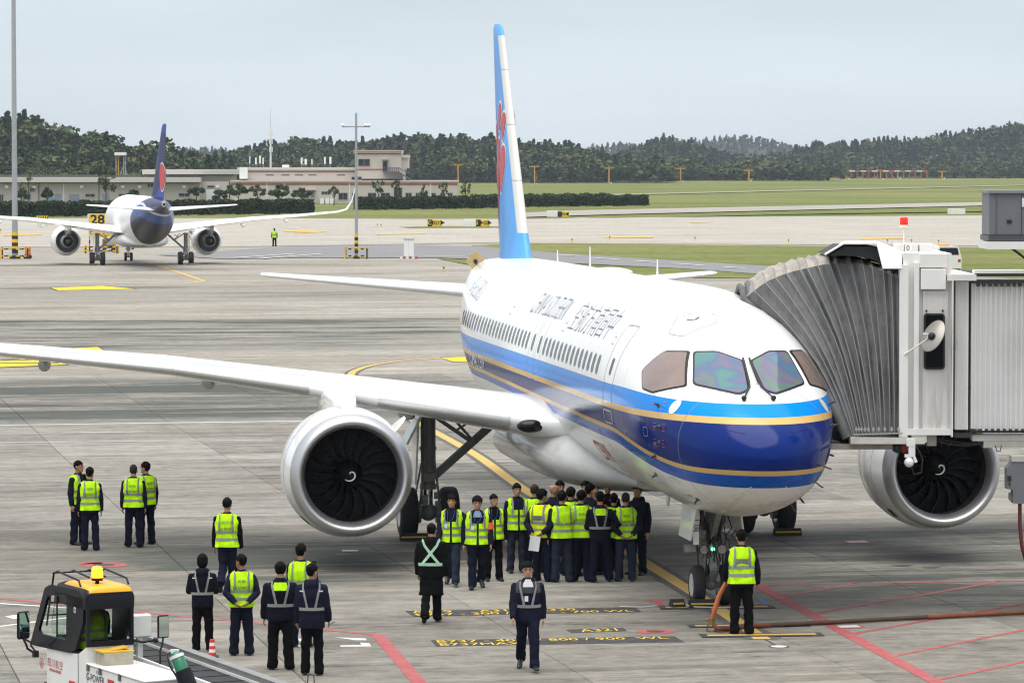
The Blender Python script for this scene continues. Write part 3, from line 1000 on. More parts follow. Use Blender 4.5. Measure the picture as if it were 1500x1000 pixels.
def nose_gear(root, s=5.05, y=.12, detail=True):
    g = MB()
    g.cyl((s, y, .95), (s - .12, y, 1.95), .10, .12, 14)
    g.cyl((s, y, .88), (s, y, 1.0), .13, n=14)
    g.cyl((s, y - .30, .385), (s, y + .30, .385), .06, n=10)
    g.ball((s, y, .40), .12, 10, 8)
    g.beam((s - .1, y, 1.25), (s - .95, y, 1.9), .09, .09)                 # drag stay
    for k in (-.16, .16):
        g.beam((s - .02, y + k, 1.15), (s - .12, y + k * 1.4, 1.9), .05, .05)
        g.tube([(s - .1, y + k * .7, 1.8), (s - .16, y + k * .9, 1.2), (s - .12, y + k * .8, .7), (s - .06, y + k * .5, .5)], .018, 6)
    g.beam((s - .13, y, .93), (s - .34, y, .72), .12, .05); g.beam((s - .34, y, .72), (s - .1, y, .48), .12, .05)
    g.box((s - .14, y, 1.07), (.10, .62, .05)); g.box((s - .13, y, 1.16), (.08, .34, .12)); g.box((s - .12, y + .15, 1.35), (.14, .12, .16)); g.box((s - .1, y - .14, 1.5), (.12, .1, .2))
    g.box((s - .1, y + .42, 1.09), (.22, .2, .12)); g.cyl((s - .1, y + .3, 1.08), (s - .1, y + .52, 1.08), .075, n=10)
    strut = g.build('nose_gear', mat('nose_gear_paint', (.27, .275, .265), .45, var=.3, vscale=9, dirt=.7, dcol=(.04, .035, .03)), root)
    c = MB(); c.cyl((s, y, .40), (s, y, .95), .07, n=14); c.build('oleo_piston', M_CHROME, strut)
    for k in (-.26, .26): wheel(strut, (s, y + k, .385), .385, .225)
    if detail:
        q = MB(); rg = random.Random(4)                 # hydraulic lines, harnesses and small actuators
        for i in range(16):
            k = rg.uniform(-.22, .22); k2 = k + rg.uniform(-.12, .12); z0 = rg.uniform(1.3, 1.88); z1 = rg.uniform(.5, 1.25)
            q.tube([(s - .16, y + k, z0), (s - rg.uniform(.2, .36), y + (k + k2) / 2 + rg.uniform(-.08, .08), (z0 + z1) / 2), (s - .15, y + k2, z1)], rg.uniform(.008, .017), 5)
        for k in (.30, .42): q.tube([(s + .1, y - k, 1.8), (s, y - k - .1, 1.45), (s - .1, y - k + .05, 1.3)], .012, 5)
        tag(q.build('hydraulic_lines', M_BLACK, strut), kind='stuff')
        q = MB()
        for (dy, z, r_, L_) in ((.2, 1.72, .05, .22), (-.2, 1.66, .05, .2), (.12, 1.28, .04, .16), (-.1, .78, .035, .14)): q.cyl((s - .17, y + dy, z - L_ / 2), (s - .17, y + dy, z + L_ / 2), r_, n=10)
        for k in (-.10, .10): q.beam((s - .12, y + k, 1.2), (s - .20, y + k * 2.2, 1.86), .06, .05)
        tag(q.build('steering_actuator', M_PROBE, strut), kind='stuff')
        q = MB(); q.box((s - .22, y, 1.70), (.08, .22, .26)); q.build('junction_box', M_PROBE, strut)
        q = MB(); q.box((s - .145, y + .01, .86), (.02, .10, .07)); q.build('red_plate', M_RED, strut)
        for k in (-.17, .17):
            l = MB(); l.lathe([(-.13, .03), (-.1, .07), (0, .098), (.02, .10)], (0, 0, 0), 'X', 18)
            l.lathe([(.02, .10), (.022, .085)], (0, 0, 0), 'X', 18)
            o = l.build('taxi_light', M_BLACK, strut, (s - .22, y + k, 1.07), (0, 0, math.pi))
            q = MB(); q.lathe([(.012, 0.001), (.014, .09)], (0, 0, 0), 'X', 18); q.build('lamp_glass', M_LENS, strut, (s - .22, y + k, 1.07), (0, 0, math.pi))
        q = MB(); q.ball((s - .20, y, 1.075), (.03, .035, .035), 10, 6)
        q.build('status_light', mat('green_status_light', (.05, .5, .2), .3, emit=(.15, 1, .45), estr=5.0), strut)
    for k in (-1, 1):
        d = MB()
        d.prism([(s - .75, y + k * .40, 1.90), (s + .55, y + k * .40, 1.90), (s + .48, y + k * .50, 1.28), (s - .65, y + k * .50, 1.28)], (0, k * .03, .005))
        o = d.build('gear_door', M_WHITE, strut)
    d = MB(); d.box((s + .30, y - .22, 1.62), (.03, .46, .42), bev=.0); d.build('gear_door', M_WHITE, strut)
    if detail:
        # fleet letters on the starboard door, seen on its front edge panel
        d = MB(); d.prism([(s - .56, y + .33, 1.86), (s - .56, y + .52, 1.86), (s - .58, y + .44, 1.2), (s - .58, y + .34, 1.2)], (.02, 0, 0)); d.build('gear_door', M_WHITE, strut)
        text_on('door_letters', '8U', .2, lambda u, v: Vector((s - .585, y + .405 - v * 1.0, 1.56 + u * 1.0)), M_NAVYTXT, strut)
    return strut

def wing(root, sgn, paint, detail=True):
    st = []
    for y, sle, zm, c, th in ((1.2, 12.68, 2.74, 7.2, .125), (2.1, 13.15, 2.84, 6.6, .125), (6.1, 15.26, 3.42, 4.75, .115), (9.6, 17.08, 3.86, 3.6, .108), (13.2, 18.95, 4.16, 2.65, .10), (16.6, 20.75, 4.52, 1.75, .10), (17.3, 21.5, 4.75, 1.25, .09), (17.7, 22.4, 5.5, .75, .08), (17.9, 23.2, 6.6, .40, .08)):
        st.append((sgn * y, sle, zm, c, th))
    w = lifting(st).build('wing', paint, root)
    # bare metal slats: a strip along the nose of the section, in pieces
    def le(y):
        for (y0, s0, z0, c0, t0), (y1, s1, z1, c1, t1) in zip(st, st[1:]):
            if abs(y0) <= y <= abs(y1):
                k = (y - abs(y0)) / (abs(y1) - abs(y0))
                return lerp(s0, s1, k), lerp(z0, z1, k), lerp(c0, c1, k), lerp(t0, t1, k)
    for a, b in ((2.75, 5.35), (6.75, 9.5), (9.54, 12.4), (12.44, 15.6)):
        rs = []
        for i in range(7):
            y = lerp(a, b, i / 6); s0, z0, c0, t0 = le(y)
            sec = foil(c0, t0, 25); ring = []
            for x, z in [p for p in sec if p[0] <= c0 * 0.095 or (p[0] <= c0 * .15 and p[1] > 0)]:
                ring.append((x, z))
            upz = sorted([p for p in ring if p[1] >= 0.018 * c0 * 0.2], key=lambda p: -p[0])
            loz = sorted([p for p in ring if p not in upz], key=lambda p: p[0])
            pr = upz + loz
            rs.append([Vector((s0 + x - .012, sgn * y, z0 + z * 1.03)) for x, z in pr])
        k = min(len(r) for r in rs); rs = [r[:k] for r in rs]
        sl = MB(); sl.rings(rs, 0, True, False, False, closed=False)
        sl.build('slat', mat('slat_metal', (.66, .66, .64), .3, metal=.55, var=.08, vscale=.6), w)
    # flap track fairings
    for y, L in ((4.3, 2.6), (8.6, 2.5), (12.2, 2.1)):
        s0, z0, c0, t0 = le(y)
        f = MB(); cs = s0 + c0 * .56; zz = z0 - c0 * .035
        rs = []
        for q, r in ((0, .04), (.2, .15), (.5, .2), (.8, .17), (1, .06)):
            rs.append([(cs + q * L, sgn * y + r * .75 * math.cos(a * math.pi / 5), zz - .12 - .10 * q + r * (.9 if math.sin(a * math.pi / 5) < 0 else .6) * math.sin(a * math.pi / 5)) for a in range(10)])
        f.rings(rs, 0, True, True, True); f.build('flap_track_fairing', M_GREYP if detail else paint, w)
    if detail:
        # landing light in the root leading edge
        l = MB()
        for y0 in (2.12,):
            s0, z0, c0, t0 = le(y0)
            l.ball((s0 + .16, sgn * (y0 + .20), z0 - .0), (.20, .30, .14), 16, 12)
        l.build('landing_light', mat('landing_light_glass', (.006, .006, .007), .15, spec=.3), w)
    return w

def airliner(name, paint_f, paint_fin, loc, rot, label, detail=True):
    root = empty(name, loc, rot, label, 'airliner', 'airliners on the apron')
    f = MB(); f.v, f.f, f.mi, f.sm = FUS.v, FUS.f, FUS.mi, FUS.sm
    body = f.build('fuselage', paint_f, root)
    # wing-to-body fairing
    b = MB(); rs = []
    for s, w, zb, zt in ((10.4, .6, 1.72, 2.0), (11.2, 1.35, 1.62, 2.45), (12.4, 1.95, 1.52, 2.8), (14, 2.22, 1.46, 3.0), (17, 2.28, 1.44, 2.95), (20, 2.22, 1.46, 2.8), (22.5, 1.9, 1.55, 2.6), (24.5, 1.3, 1.7, 2.3), (25.6, .5, 1.78, 2.0)):
        ring = []
        for k in range(28):
            a = 2 * math.pi * k / 28; c, d = math.cos(a), math.sin(a)
            e = 0.72
            ring.append((s, w * math.copysign(abs(c) ** e, c), (zb + zt) / 2 + (zt - zb) / 2 * math.copysign(abs(d) ** .9, d)))
        rs.append(ring)
    b.rings(rs, 0, True, True, True)
    b.build('belly_fairing', mat('belly_fairing_paint', (.62, .62, .60), .25, coat=.4, var=.08, dirt=.3, vscale=1.0), root)
    for sgn in (1, -1):
        wing(root, sgn, M_WHITE, detail)
        engine(root, 11.5, 6.23 if sgn > 0 else -6.06, 1.98, M_WHITE, strake=sgn, spin=.35 if sgn > 0 else .1, detail=detail)
        main_gear(root, sgn)
        st = [(sgn * .5, 32.9, 4.90, 3.6, .10), (sgn * 1.0, 33.2, 4.93, 3.3, .10), (sgn * 6.0, 36.15, 5.32, 1.25, .09), (sgn * 6.15, 36.4, 5.34, .85, .07)]
        lifting(st).build('tailplane', M_WHITE, root)
    nose_gear(root, detail=detail)
    fin = lifting([(5.6, 28.7, 0, 6.2, .075), (6.0, 29.4, 0, 5.3, .08), (6.6, 29.95, 0, 4.9, .08), (11.6, 33.95, 0, 1.95, .09), (11.85, 34.25, 0, 1.7, .08), (11.95, 34.7, 0, 1.1, .06)], True).build('fin', paint_fin, root)
    return root, body, fin

# ------------------------------------------------------------------ the airliner at the stand
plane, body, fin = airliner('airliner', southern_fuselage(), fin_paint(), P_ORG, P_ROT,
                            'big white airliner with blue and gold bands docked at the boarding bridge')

# cockpit glazing: two front panes, two side panes
FRONT = [(.05, 4.72), (.48, 4.87), (.85, 4.855), (1.0, 4.34), (.33, 4.20), (.125, 4.26)]
SIDE = [(2.98, 4.87), (3.56, 4.84), (4.1, 4.60), (3.62, 4.24), (3.02, 4.16), (2.22, 4.32)]
for sgn in (1, -1):
    fp = [(sgn * (y + (0.03 if i in (0, 5) else 0)) , z) for i, (y, z) in enumerate(FRONT)]
    sp_ = [(s, z) for s, z in [(3.0, 4.86), (3.55, 4.82), (3.52, 4.60), (3.44, 4.17), (2.95, 4.17), (2.22, 4.32)]]
    sp_ = [(2.99, 4.86), (3.52, 4.84), (3.80, 4.50), (3.42, 4.20), (2.95, 4.15), (2.22, 4.30)]
    ff = lambda a, b, o: front_pt(a, b, o)
    sf = lambda a, b, o, g=sgn: side_pt(a, b, o, g)
    skin_patch(rounded(grow(fp, .03), .07), ff, .006).build('window_frame', M_BLACK, body)
    skin_patch(rounded(fp, .06), ff, .013, .09).build('cockpit_window', M_WSHIELD, body)
    skin_patch(rounded(grow(sp_, .028), .07), sf, .006).build('window_frame', M_BLACK, body)
    skin_patch(rounded(sp_, .06), sf, .013, .09).build('cockpit_window', M_SHADEGLASS, body)
    # wiper: blade along the centre post, bent arm to its pivot
    w = MB()
    a = front_pt(sgn * .055 + .02, 4.74, .05); bq = front_pt(sgn * .085 + .02, 4.34, .05); c = front_pt(sgn * .10 + .02, 4.26, .06); d = front_pt(sgn * .26 + .02, 4.09, .05); e_ = front_pt(sgn * .26 + .02, 4.08, .0)
    w.tube([a, a.lerp(bq, .5), bq], .022, 6); w.tube([a.lerp(bq, .6) + Vector((-.03, 0, 0)), c, d, e_], .018, 6); w.ball(d, .05, 8, 6)
    w.build('wiper', M_BLACK, body)

# cabin windows (both sides), one piece each
pane = [( -.115, -.17), (.115, -.17), (.115, .17), (-.115, .17)]
win_s = [7.3 + .533 * k for k in range(14)] + [14.95, 15.9] + [16.75 + .533 * k for k in range(23)]
for sgn in (1, -1):
    for s in win_s:
        z0 = 4.43 + .004 * max(0, s - 7)
        poly = rounded([(s + a, z0 + b) for a, b in pane], .105, 4)
        mb = skin_patch(poly, lambda a, b, o, g=sgn: side_pt(a, b, o, g), .006, .12)
        fr = ring_patch(rounded([(s + a, z0 + b) for a, b in pane], .105, 4), .022, lambda a, b, o, g=sgn: side_pt(a, b, o, g), .005)
        mb.f += [tuple(i + len(mb.v) for i in f) for f in fr.f]; mb.v += fr.v; mb.mi += [1] * len(fr.f); mb.sm += fr.sm
        mb.build('cabin_window', [M_WINDOW, M_LINE], body, fix=False)

def door(s0, s1, z0, z1, sgn, name, m=None, r=.12, w=.022):
    poly = rounded([(s0, z0), (s1, z0), (s1, z1), (s0, z1)], r, 4)
    o = ring_patch(densify(poly, .15), w, lambda a, b, o_, g=sgn: side_pt(a, b, o_, g), .005).build(name, m or M_LINE, body)
    return o
for sgn in (1, -1):
    door(5.45, 6.27, 3.40, 5.22, sgn, 'cabin_door')
    door(14.62, 15.28, 3.72, 5.05, sgn, 'emergency_exit')
    door(15.57, 16.23, 3.72, 5.05, sgn, 'emergency_exit')
    poly = rounded([(5.78, 4.30), (5.95, 4.30), (5.95, 4.62), (5.78, 4.62)], .08)
    skin_patch(poly, lambda a, b, o, g=sgn: side_pt(a, b, o, g), .006).build('door_window', M_WINDOW, body)
    o = ring_patch(densify(rounded([(5.5, 3.42), (6.22, 3.42), (6.22, 3.62), (5.5, 3.62)], .06), .1), .03, lambda a, b, o_, g=sgn: side_pt(a, b, o_, g), .007).build('door_sill', mat('door_sill_metal', (.5, .5, .5), .35, metal=.6), body)

# lettering on the starboard side and the roof hatch
def stb(s0, th0):
    return lambda u, v: fus(s0 - u, th0 + v / 2.03, .006)
def th_of(s, z): return side_at(s, z, 1)
text_on('lettering', '空航方南国中', .80, stb(9.9, th_of(9.9, 5.14)), M_NAVYTXT, body, cell=.1, space=1.12, bold=-.012)
_f = stb(15.9, th_of(15.9, 5.22))
text_on('lettering', 'CHINA SOUTHERN', .84, lambda u, v: _f(u * .60, v), M_NAVYTXT, body, cell=.1, space=1.08, bold=-.014)
text_on('lettering', 'B-658U', .90, stb(28.2, th_of(28.2, 5.22)), M_NAVYTXT, body, cell=.1, space=1.1, bold=-.028)
text_on('lettering', 'COMAC C919', .48, stb(24.6, th_of(24.6, 3.62)), M_WLINE, body, cell=.1, space=.9)
text_on('lettering', 'C919', .74, stb(8.55, th_of(8.55, 2.62)), M_REDTXT, body, cell=.08, space=.9)
hp = rounded([(3.62, .30), (4.05, .25), (4.5, .85), (4.0, 1.12), (3.55, .92)], .1, 4)
def roof_pt(s, y, o):
    md, w = MIDF(s), WID(s)
    return fus(s, math.acos(max(-1, min(1, y / w))), o)
ring_patch(densify(hp, .1), .018, roof_pt, .006).build('roof_hatch', M_LINE, body)
q = MB(); q.beam(roof_pt(4.0, .62, .01), roof_pt(4.14, .76, .01), .02, .012); q.beam(roof_pt(4.0, .62, .01), roof_pt(4.05, .54, .01), .02, .012)
q.build('hatch_handle', M_BLACK, body)

# air-data probes with their red warning marks, badge, drain masts, aerials
for (s, z, L) in ((2.55, 3.93, .2), (2.34, 3.55, .2), (2.36, 3.26, .2), (2.75, 3.0, .12), (3.3, 2.62, .16), (2.1, 2.26, .16)):
    for sgn in (1, -1):
        q = MB(); a = side_pt(s, z, 0, sgn); b = side_pt(s, z, .10, sgn)
        q.tube([a, b, b + Vector((-L * .7, 0, 0))], [.022, .018, .009], 8); q.lathe([(0, .055), (.01, .05), (.012, 0.01)], (0, 0, 0), 'Z', 12)
        for i in range(len(q.v) - 36, len(q.v)):
            n = (b - a).normalized(); q.v[i] = a + n.to_track_quat('Z', 'Y') @ (q.v[i] * .95)
        q.build('air_data_probe', M_PROBE, body)
        if sgn > 0:
            for dz in (-.06, 0, .06):
                for ds in (.16, -.22) if z > 3 else (.14,):
                    poly = [(s + ds, z + dz - .005), (s + ds + .10, z + dz - .005), (s + ds + .10, z + dz + .005), (s + ds, z + dz + .005)]
                    skin_patch(poly, lambda a_, b_, o, g=sgn: side_pt(a_, b_, o, g), .005).build('warning_mark', M_REDTXT, body)
for sgn in (1, -1):
    poly = [(2.05 + .12 * math.cos(2 * math.pi * k / 18), 3.93 + .13 * math.sin(2 * math.pi * k / 18)) for k in range(18)]
    skin_patch(poly, lambda a, b, o, g=sgn: side_pt(a, b, o, g), .006).build('round_badge', mat('badge_white', (.6, .6, .58), .5, var=.3, vscale=14), body)
for s, z in ((1.9, 2.55), (1.6, 2.2), (1.2, 2.9)):
    q = MB(); a = side_pt(s, z, 0, -1); b = side_pt(s, z, .13, -1); q.tube([a, b, b + Vector((-.1, 0, 0))], .014, 6); q.build('air_data_probe', M_PROBE, body)
for s, h in ((24.6, .32), (11.26, .42), (19.8, .5)):
    q = MB(); z0 = TOP(s) - .03
    q.rings([[(s, 0, z0), (s + .12, .022, z0), (s + .3, 0, z0), (s + .12, -.022, z0)], [(s + .12, 0, z0 + h), (s + .16, .012, z0 + h), (s + .24, 0, z0 + h), (s + .16, -.012, z0 + h)]], 0, False)
    q.build('blade_aerial', M_WHITE, body)
q = MB(); q.ball((10.0, .2, 5.95), (.10, .08, .13), 12, 8); q.build('beacon_light', M_WHITE, body)
q = MB(); q.ball((17.5, -.1, 5.93), (1.3, .4, .09), 20, 10); q.build('satcom_radome', M_WHITE, body)
q = MB(); q.prism([(9.9, -.02, 1.84), (10.25, -.02, 1.84), (10.32, -.02, 1.42), (10.12, -.02, 1.42)], (0, .04, 0)); q.build('drain_mast', M_WHITE, body)
# open intake flap of the auxiliary power unit, tan inside
q = MB()
a = fus(35.6, R(62)) + Vector((0, -.03, -.10)); t_ = Vector((0, .62, .78))
q.prism([a + Vector((-.1, -.10, .05)), a + Vector((-.1, .20, -.22)), a + Vector((-.1, .20, -.22)) + t_ * .40, a + Vector((-.1, .07, -.07)) + t_ * .46, a + Vector((-.1, -.10, .05)) + t_ * .40], (.05, 0, 0))
fl = q.build('intake_flap', M_TAN, plane)
q = MB(); c = a + Vector((-.11, .06, -.08)) + t_ * .24
q.lathe([(-.02, .02), (-.02, .055), (0, .055)], c, 'X', 14); q.tube([c, c + Vector((-.02, -.05, -.16))], .014, 6)
q.build('flap_actuator', M_BLACK, fl)

# lightning strips on the radome, seen as thin raised lines
for y0, z0, y1, z1, wht in ((.42, 3.55, .80, 3.62, 0), (-.42, 3.55, -.80, 3.62, 0), (.30, 2.62, .62, 2.42, 1), (-.30, 2.62, -.62, 2.42, 1)):
    q = MB(); q.tube([front_pt(lerp(y0, y1, k / 5), lerp(z0, z1, k / 5), .003) for k in range(6)], .005, 5); q.build('radome_strip', M_WHITE if wht else mat('strip_blue', (.01, .02, .16), .4), body)
# access panels, cargo door and small service hatches on the skin
M_PLINE = mat('hatch_joint', (0.30, 0.31, 0.33), .5)
for (s0, s1, z0, z1) in ((2.2, 2.6, 2.30, 2.62), (3.1, 3.5, 2.15, 2.45), (3.9, 4.35, 2.55, 2.95), (4.6, 5.0, 2.25, 2.5), (6.6, 7.0, 2.6, 2.9), (7.3, 7.55, 3.0, 3.15), (9.0, 10.0, 2.45, 3.1), (2.9, 3.1, 3.35, 3.5), (4.2, 4.5, 3.15, 3.35), (6.5, 6.75, 4.86, 4.98), (12.6, 12.9, 4.85, 5.0), (24.8, 26.4, 2.6, 3.25), (20.5, 20.8, 4.9, 5.05)):
    for sgn in (1, -1):
        poly = densify(rounded([(s0, z0), (s1, z0), (s1, z1), (s0, z1)], .04, 2), .2)
        ring_patch(poly, .012, lambda a, b, o_, g=sgn: side_pt(a, b, o_, g), .004).build('access_panel', M_PLINE, body)
# red kapok flower with white outline on both faces of the fin
def petal(cx, cz, L, W, ang, n=18):
    out = []
    for k in range(n):
        t = 2 * math.pi * k / n
        x = W * math.sin(t) * (0.55 + 0.45 * (math.cos(t) * .5 + .5)); y = L * math.cos(t)
        out.append((cx + x * math.cos(ang) + y * math.sin(ang), cz - x * math.sin(ang) + y * math.cos(ang)))
    return out
fin_bvh = BVHTree.FromPolygons([v.co for v in fin.data.vertices], [tuple(p.vertices) for p in fin.data.polygons])
def fin_pt(s, z, o, sgn):
    h = fin_bvh.ray_cast(Vector((s, 3 * sgn, z)), Vector((0, -sgn, 0)))
    return Vector((s, (h[0].y if h[0] else 0) + sgn * o, z))
PET = [(32.6, 8.15, .62, .52, R(-8)), (32.75, 9.25, .36, .30, R(12)), (33.3, 9.5, .36, .27, R(4)), (33.5, 8.3, .70, .42, R(-28)), (33.9, 9.0, .40, .24, R(40)), (33.6, 7.2, .85, .20, R(-20)), (34.1, 7.9, .5, .22, R(50))]
for sgn in (1, -1):
    for i, (a, b, L, W, an) in enumerate(PET):
        pf = lambda s, z, o, g=sgn: fin_pt(s, z, o, g)
        o1, o2 = .006 + .001 * i, .016 + .001 * i
        skin_patch(petal(a, b, L + .07, W + .08, an), pf, o1, .3).build('flower_outline', M_WLINE, fin)
        skin_patch(petal(a, b, L, W, an), pf, o2, .3).build('flower_petal', M_PETAL, fin)
# ------------------------------------------------------------------ boarding bridge
M_BRW = mat('bridge_white_paint', (0.80, 0.79, 0.76), 0.45, var=0.06, vscale=1.5, dirt=0.28, dcol=(.42, .38, .32), stretch=(1, 1, .35))
M_BRC = mat('bridge_corrugated_paint', (0.80, 0.80, 0.78), 0.4, var=0.05, vscale=2.0, dirt=0.25, dcol=(.5, .46, .4))
M_BRG = mat('bridge_underside', (0.36, 0.34, 0.30), 0.6, var=0.2, vscale=4, dirt=0.5)
M_BRDK = mat('bridge_dark_steel', (0.03, 0.03, 0.03), 0.6, var=0.2)
def fabric(name, col, top=False):
    m, t = newmat(name)
    p = t.obj()
    st = t.noise(t.mapping(p, (3, 3, .45)), 1.6, 7, 0.65, .8)
    cr_ = t.noise(p, 2.2, 6, 0.7, 1.2)
    k = t.n.new('ShaderNodeVectorMath'); k.operation = 'SCALE'
    k.inputs[0].default_value = col
    t.l.new(t.math('ADD', t.mr(st, .3, .7, .70, 1.12), t.mr(cr_, .3, .7, -.14, .16)), k.inputs['Scale'])
    t.set(Base_Color=k.outputs[0], Roughness=0.75, Specular_IOR_Level=0.25)
    t.bump(cr_, 0.5, 0.06)
    return m
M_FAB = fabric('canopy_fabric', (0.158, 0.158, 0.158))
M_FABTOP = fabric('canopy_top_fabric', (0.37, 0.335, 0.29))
M_FABEDGE = mat('canopy_edge_piping', (0.24, 0.24, 0.235), .7)
M_BUMP = fabric('canopy_bumper_fabric', (0.13, 0.13, 0.13))

DB = 71.0
def B(px, py, d=0.0): return GD(px, py, DB + d)
bridge = empty('boarding_bridge', B(1360, 640, 1.5) * 1, 0, 'white boarding bridge with a grey pleated canopy docked against the big airliner', 'boarding bridge')
bo = Vector(bridge.location)
def bb(mb, name, m, parent=bridge, **k):
    mb.v = [p - bo for p in mb.v]
    return mb.build(name, m, parent, **k)
def pxbox(x0, y0, x1, y1, d0, d1, mb=None, mi=0, bev=0):
    """a box given by its front face's corners and its two depths"""
    a, b = B(x0, y1, d0), B(x1, y0, d0)
    mb = mb or MB()
    return mb.box(((a.x + b.x) / 2, DB + (d0 + d1) / 2, (a.z + b.z) / 2), (abs(b.x - a.x), abs(d1 - d0), abs(b.z - a.z)), None, mi, bev)

# cab shell: side wall panels, pilasters, upper box, roof
cab = bb(pxbox(1322, 371, 1394, 630, .10, 3.3), 'cab', M_BRW)
m_ = MB(); pxbox(1317, 388, 1331, 640, -.04, .2, m_); pxbox(1338, 384, 1347, 634, -.02, .2, m_, bev=.01); bb(m_, 'corner_post', M_BRW)
bb(pxbox(1349, 394, 1386, 424, -.06, .2, bev=.01), 'upper_panel', M_BRW)
bb(pxbox(1347, 371, 1388, 392, -.02, .2, bev=.01), 'upper_panel', M_BRW)
m_dirt, t_ = newmat('weathered_side_panel')
q_ = t_.noise(t_.mapping(t_.obj(), (9, 9, .7)), 1.5, 7, .7)
zz = t_.sep(t_.obj())[2]
f_ = t_.math('MULTIPLY', t_.mr(q_, .42, .68), t_.mr(zz, .1, 1.35, 1.0, .25))
t_.set(Base_Color=t_.mix(t_.math('MULTIPLY', f_, .75), (.70, .68, .65, 1), (.30, .27, .23, 1)), Roughness=.55)
bb(pxbox(1351, 426, 1389, 628, .03, .2), 'side_panel', m_dirt)
wp = rounded([(B(x, y, 0).x, B(x, y, 0).z) for x, y in ((1353, 459), (1384, 459), (1384, 541), (1353, 541))], .07, 5)
m_ = MB(); m_.prism([(x, DB - .005, z) for x, z in grow(wp, -.02)], (0, .05, 0)); win = bb(m_, 'cab_window', mat('bridge_dark_glass', (.004, .0045, .006), .2, spec=.12))
m_ = MB(); a_, b_ = wp, grow(wp, -.035); n_ = len(a_)
for y0 in (DB - .02,):
    m_.add([(x, y0, z) for x, z in a_] + [(x, y0, z) for x, z in b_] + [(x, y0 + .06, z) for x, z in a_], [(i, (i + 1) % n_, n_ + (i + 1) % n_, n_ + i) for i in range(n_)] + [(i, (i + 1) % n_, 2 * n_ + (i + 1) % n_, 2 * n_ + i) for i in range(n_)])
bb(m_, 'window_gasket', M_BLACK)
m_ = MB()
for x in (1357, 1381):
    m_.cyl(B(x, 455, -.03), B(x, 455, .06), .02, n=8)
bb(m_, 'bolt', M_BRDK)
# convex mirror on a bent arm
mc = B(1367, 492, -.32)
m_ = MB(); m_.lathe([(-.03, .02), (-.028, .15), (-.01, .235), (0, .245), (.012, .235), (.012, .02)], (0, 0, 0), 'Z', 28)
mr_ = Vector((-.62, -.62, .52)).normalized().to_track_quat('Z', 'Y').to_matrix()
m_.v = [mr_ @ Vector((p.x, p.y * 1.35, p.z)) + mc for p in m_.v]
mir = bb(m_, 'mirror', mat('mirror_back', (.33, .31, .28), .35, metal=.3))
m_ = MB(); m_.tube([B(1325, 519, -.04), B(1358, 497, -.3), B(1360, 489, -.3), B(1352, 489, -.3)], .016, 6); m_.ball(mc + Vector((-.03, -.03, 0)), .07, 10, 8, 1)
bb(m_, 'mirror_arm', [M_BRW, M_BLACK])

# hood over the canopy
m_ = MB()
hood = [B(1211, 372, 1.2), B(1240, 357, 1.2), B(1282, 357, 1.2), B(1318, 368, .3), B(1318, 393, .0), B(1293, 393, .0)]
far = [p + Vector((0, 2.6, 0)) for p in (B(1211, 372, 1.2), B(1240, 357, 1.2), B(1282, 357, 1.2), B(1318, 368, .3))]
m_.add([hood[0], hood[1], hood[2], hood[5]], [(0, 1, 2, 3)]); 
m_.v.clear(); m_.f.clear(); m_.mi.clear(); m_.sm.clear()
T = .025
def slabq(a, b, c, d):
    n = (Vector(b) - Vector(a)).cross(Vector(c) - Vector(a)).normalized() * T
    m_.add([a, b, c, d, a - n, b - n, c - n, d - n], [(0, 1, 2, 3), (7, 6, 5, 4), (0, 4, 5, 1), (1, 5, 6, 2), (2, 6, 7, 3), (3, 7, 4, 0)])
slabq(B(1212, 372, .9), B(1240, 357, 1.5), B(1282, 357, 1.5), B(1264, 372, .9))          # front slope of the hood
slabq(B(1240, 357, 1.5), B(1240, 353, 3.2), B(1284, 353, 3.2), B(1282, 357, 1.5))
slabq(B(1282, 357, 1.5), B(1284, 353, 3.2), B(1322, 366, 3.2), B(1320, 369, 1.5))
slabq(B(1282, 357, 1.5), B(1320, 369, 1.5), B(1320, 393, -.05), B(1293, 393, -.05))
m_.v.clear(); m_.f.clear(); m_.mi.clear(); m_.sm.clear()
# hood profile (in the picture's plane), swept back along depth with a sloping front
prof = [(1209, 374), (1236, 358), (1284, 358), (1320, 371)]
P0 = [B(x, y, .35) for x, y in prof]; P1 = [B(x, y - 3, 3.3) for x, y in prof]
for i in range(3): slabq(P0[i], P1[i], P1[i + 1], P0[i + 1])
slabq(P0[2], P0[3], B(1320, 394, -.06), B(1293, 394, -.06))
bb(m_, 'hood', M_BRW)
m_ = MB(); m_.prism([B(x, y, .5) for x, y in ((1214, 374), (1237, 361), (1284, 361), (1314, 372), (1314, 388), (1296, 388), (1276, 379), (1250, 375))], (0, 2.6, 0)); bb(m_, 'hood_shade_block', M_BRDK)  # dark block added to paint the shaded underside of the hood

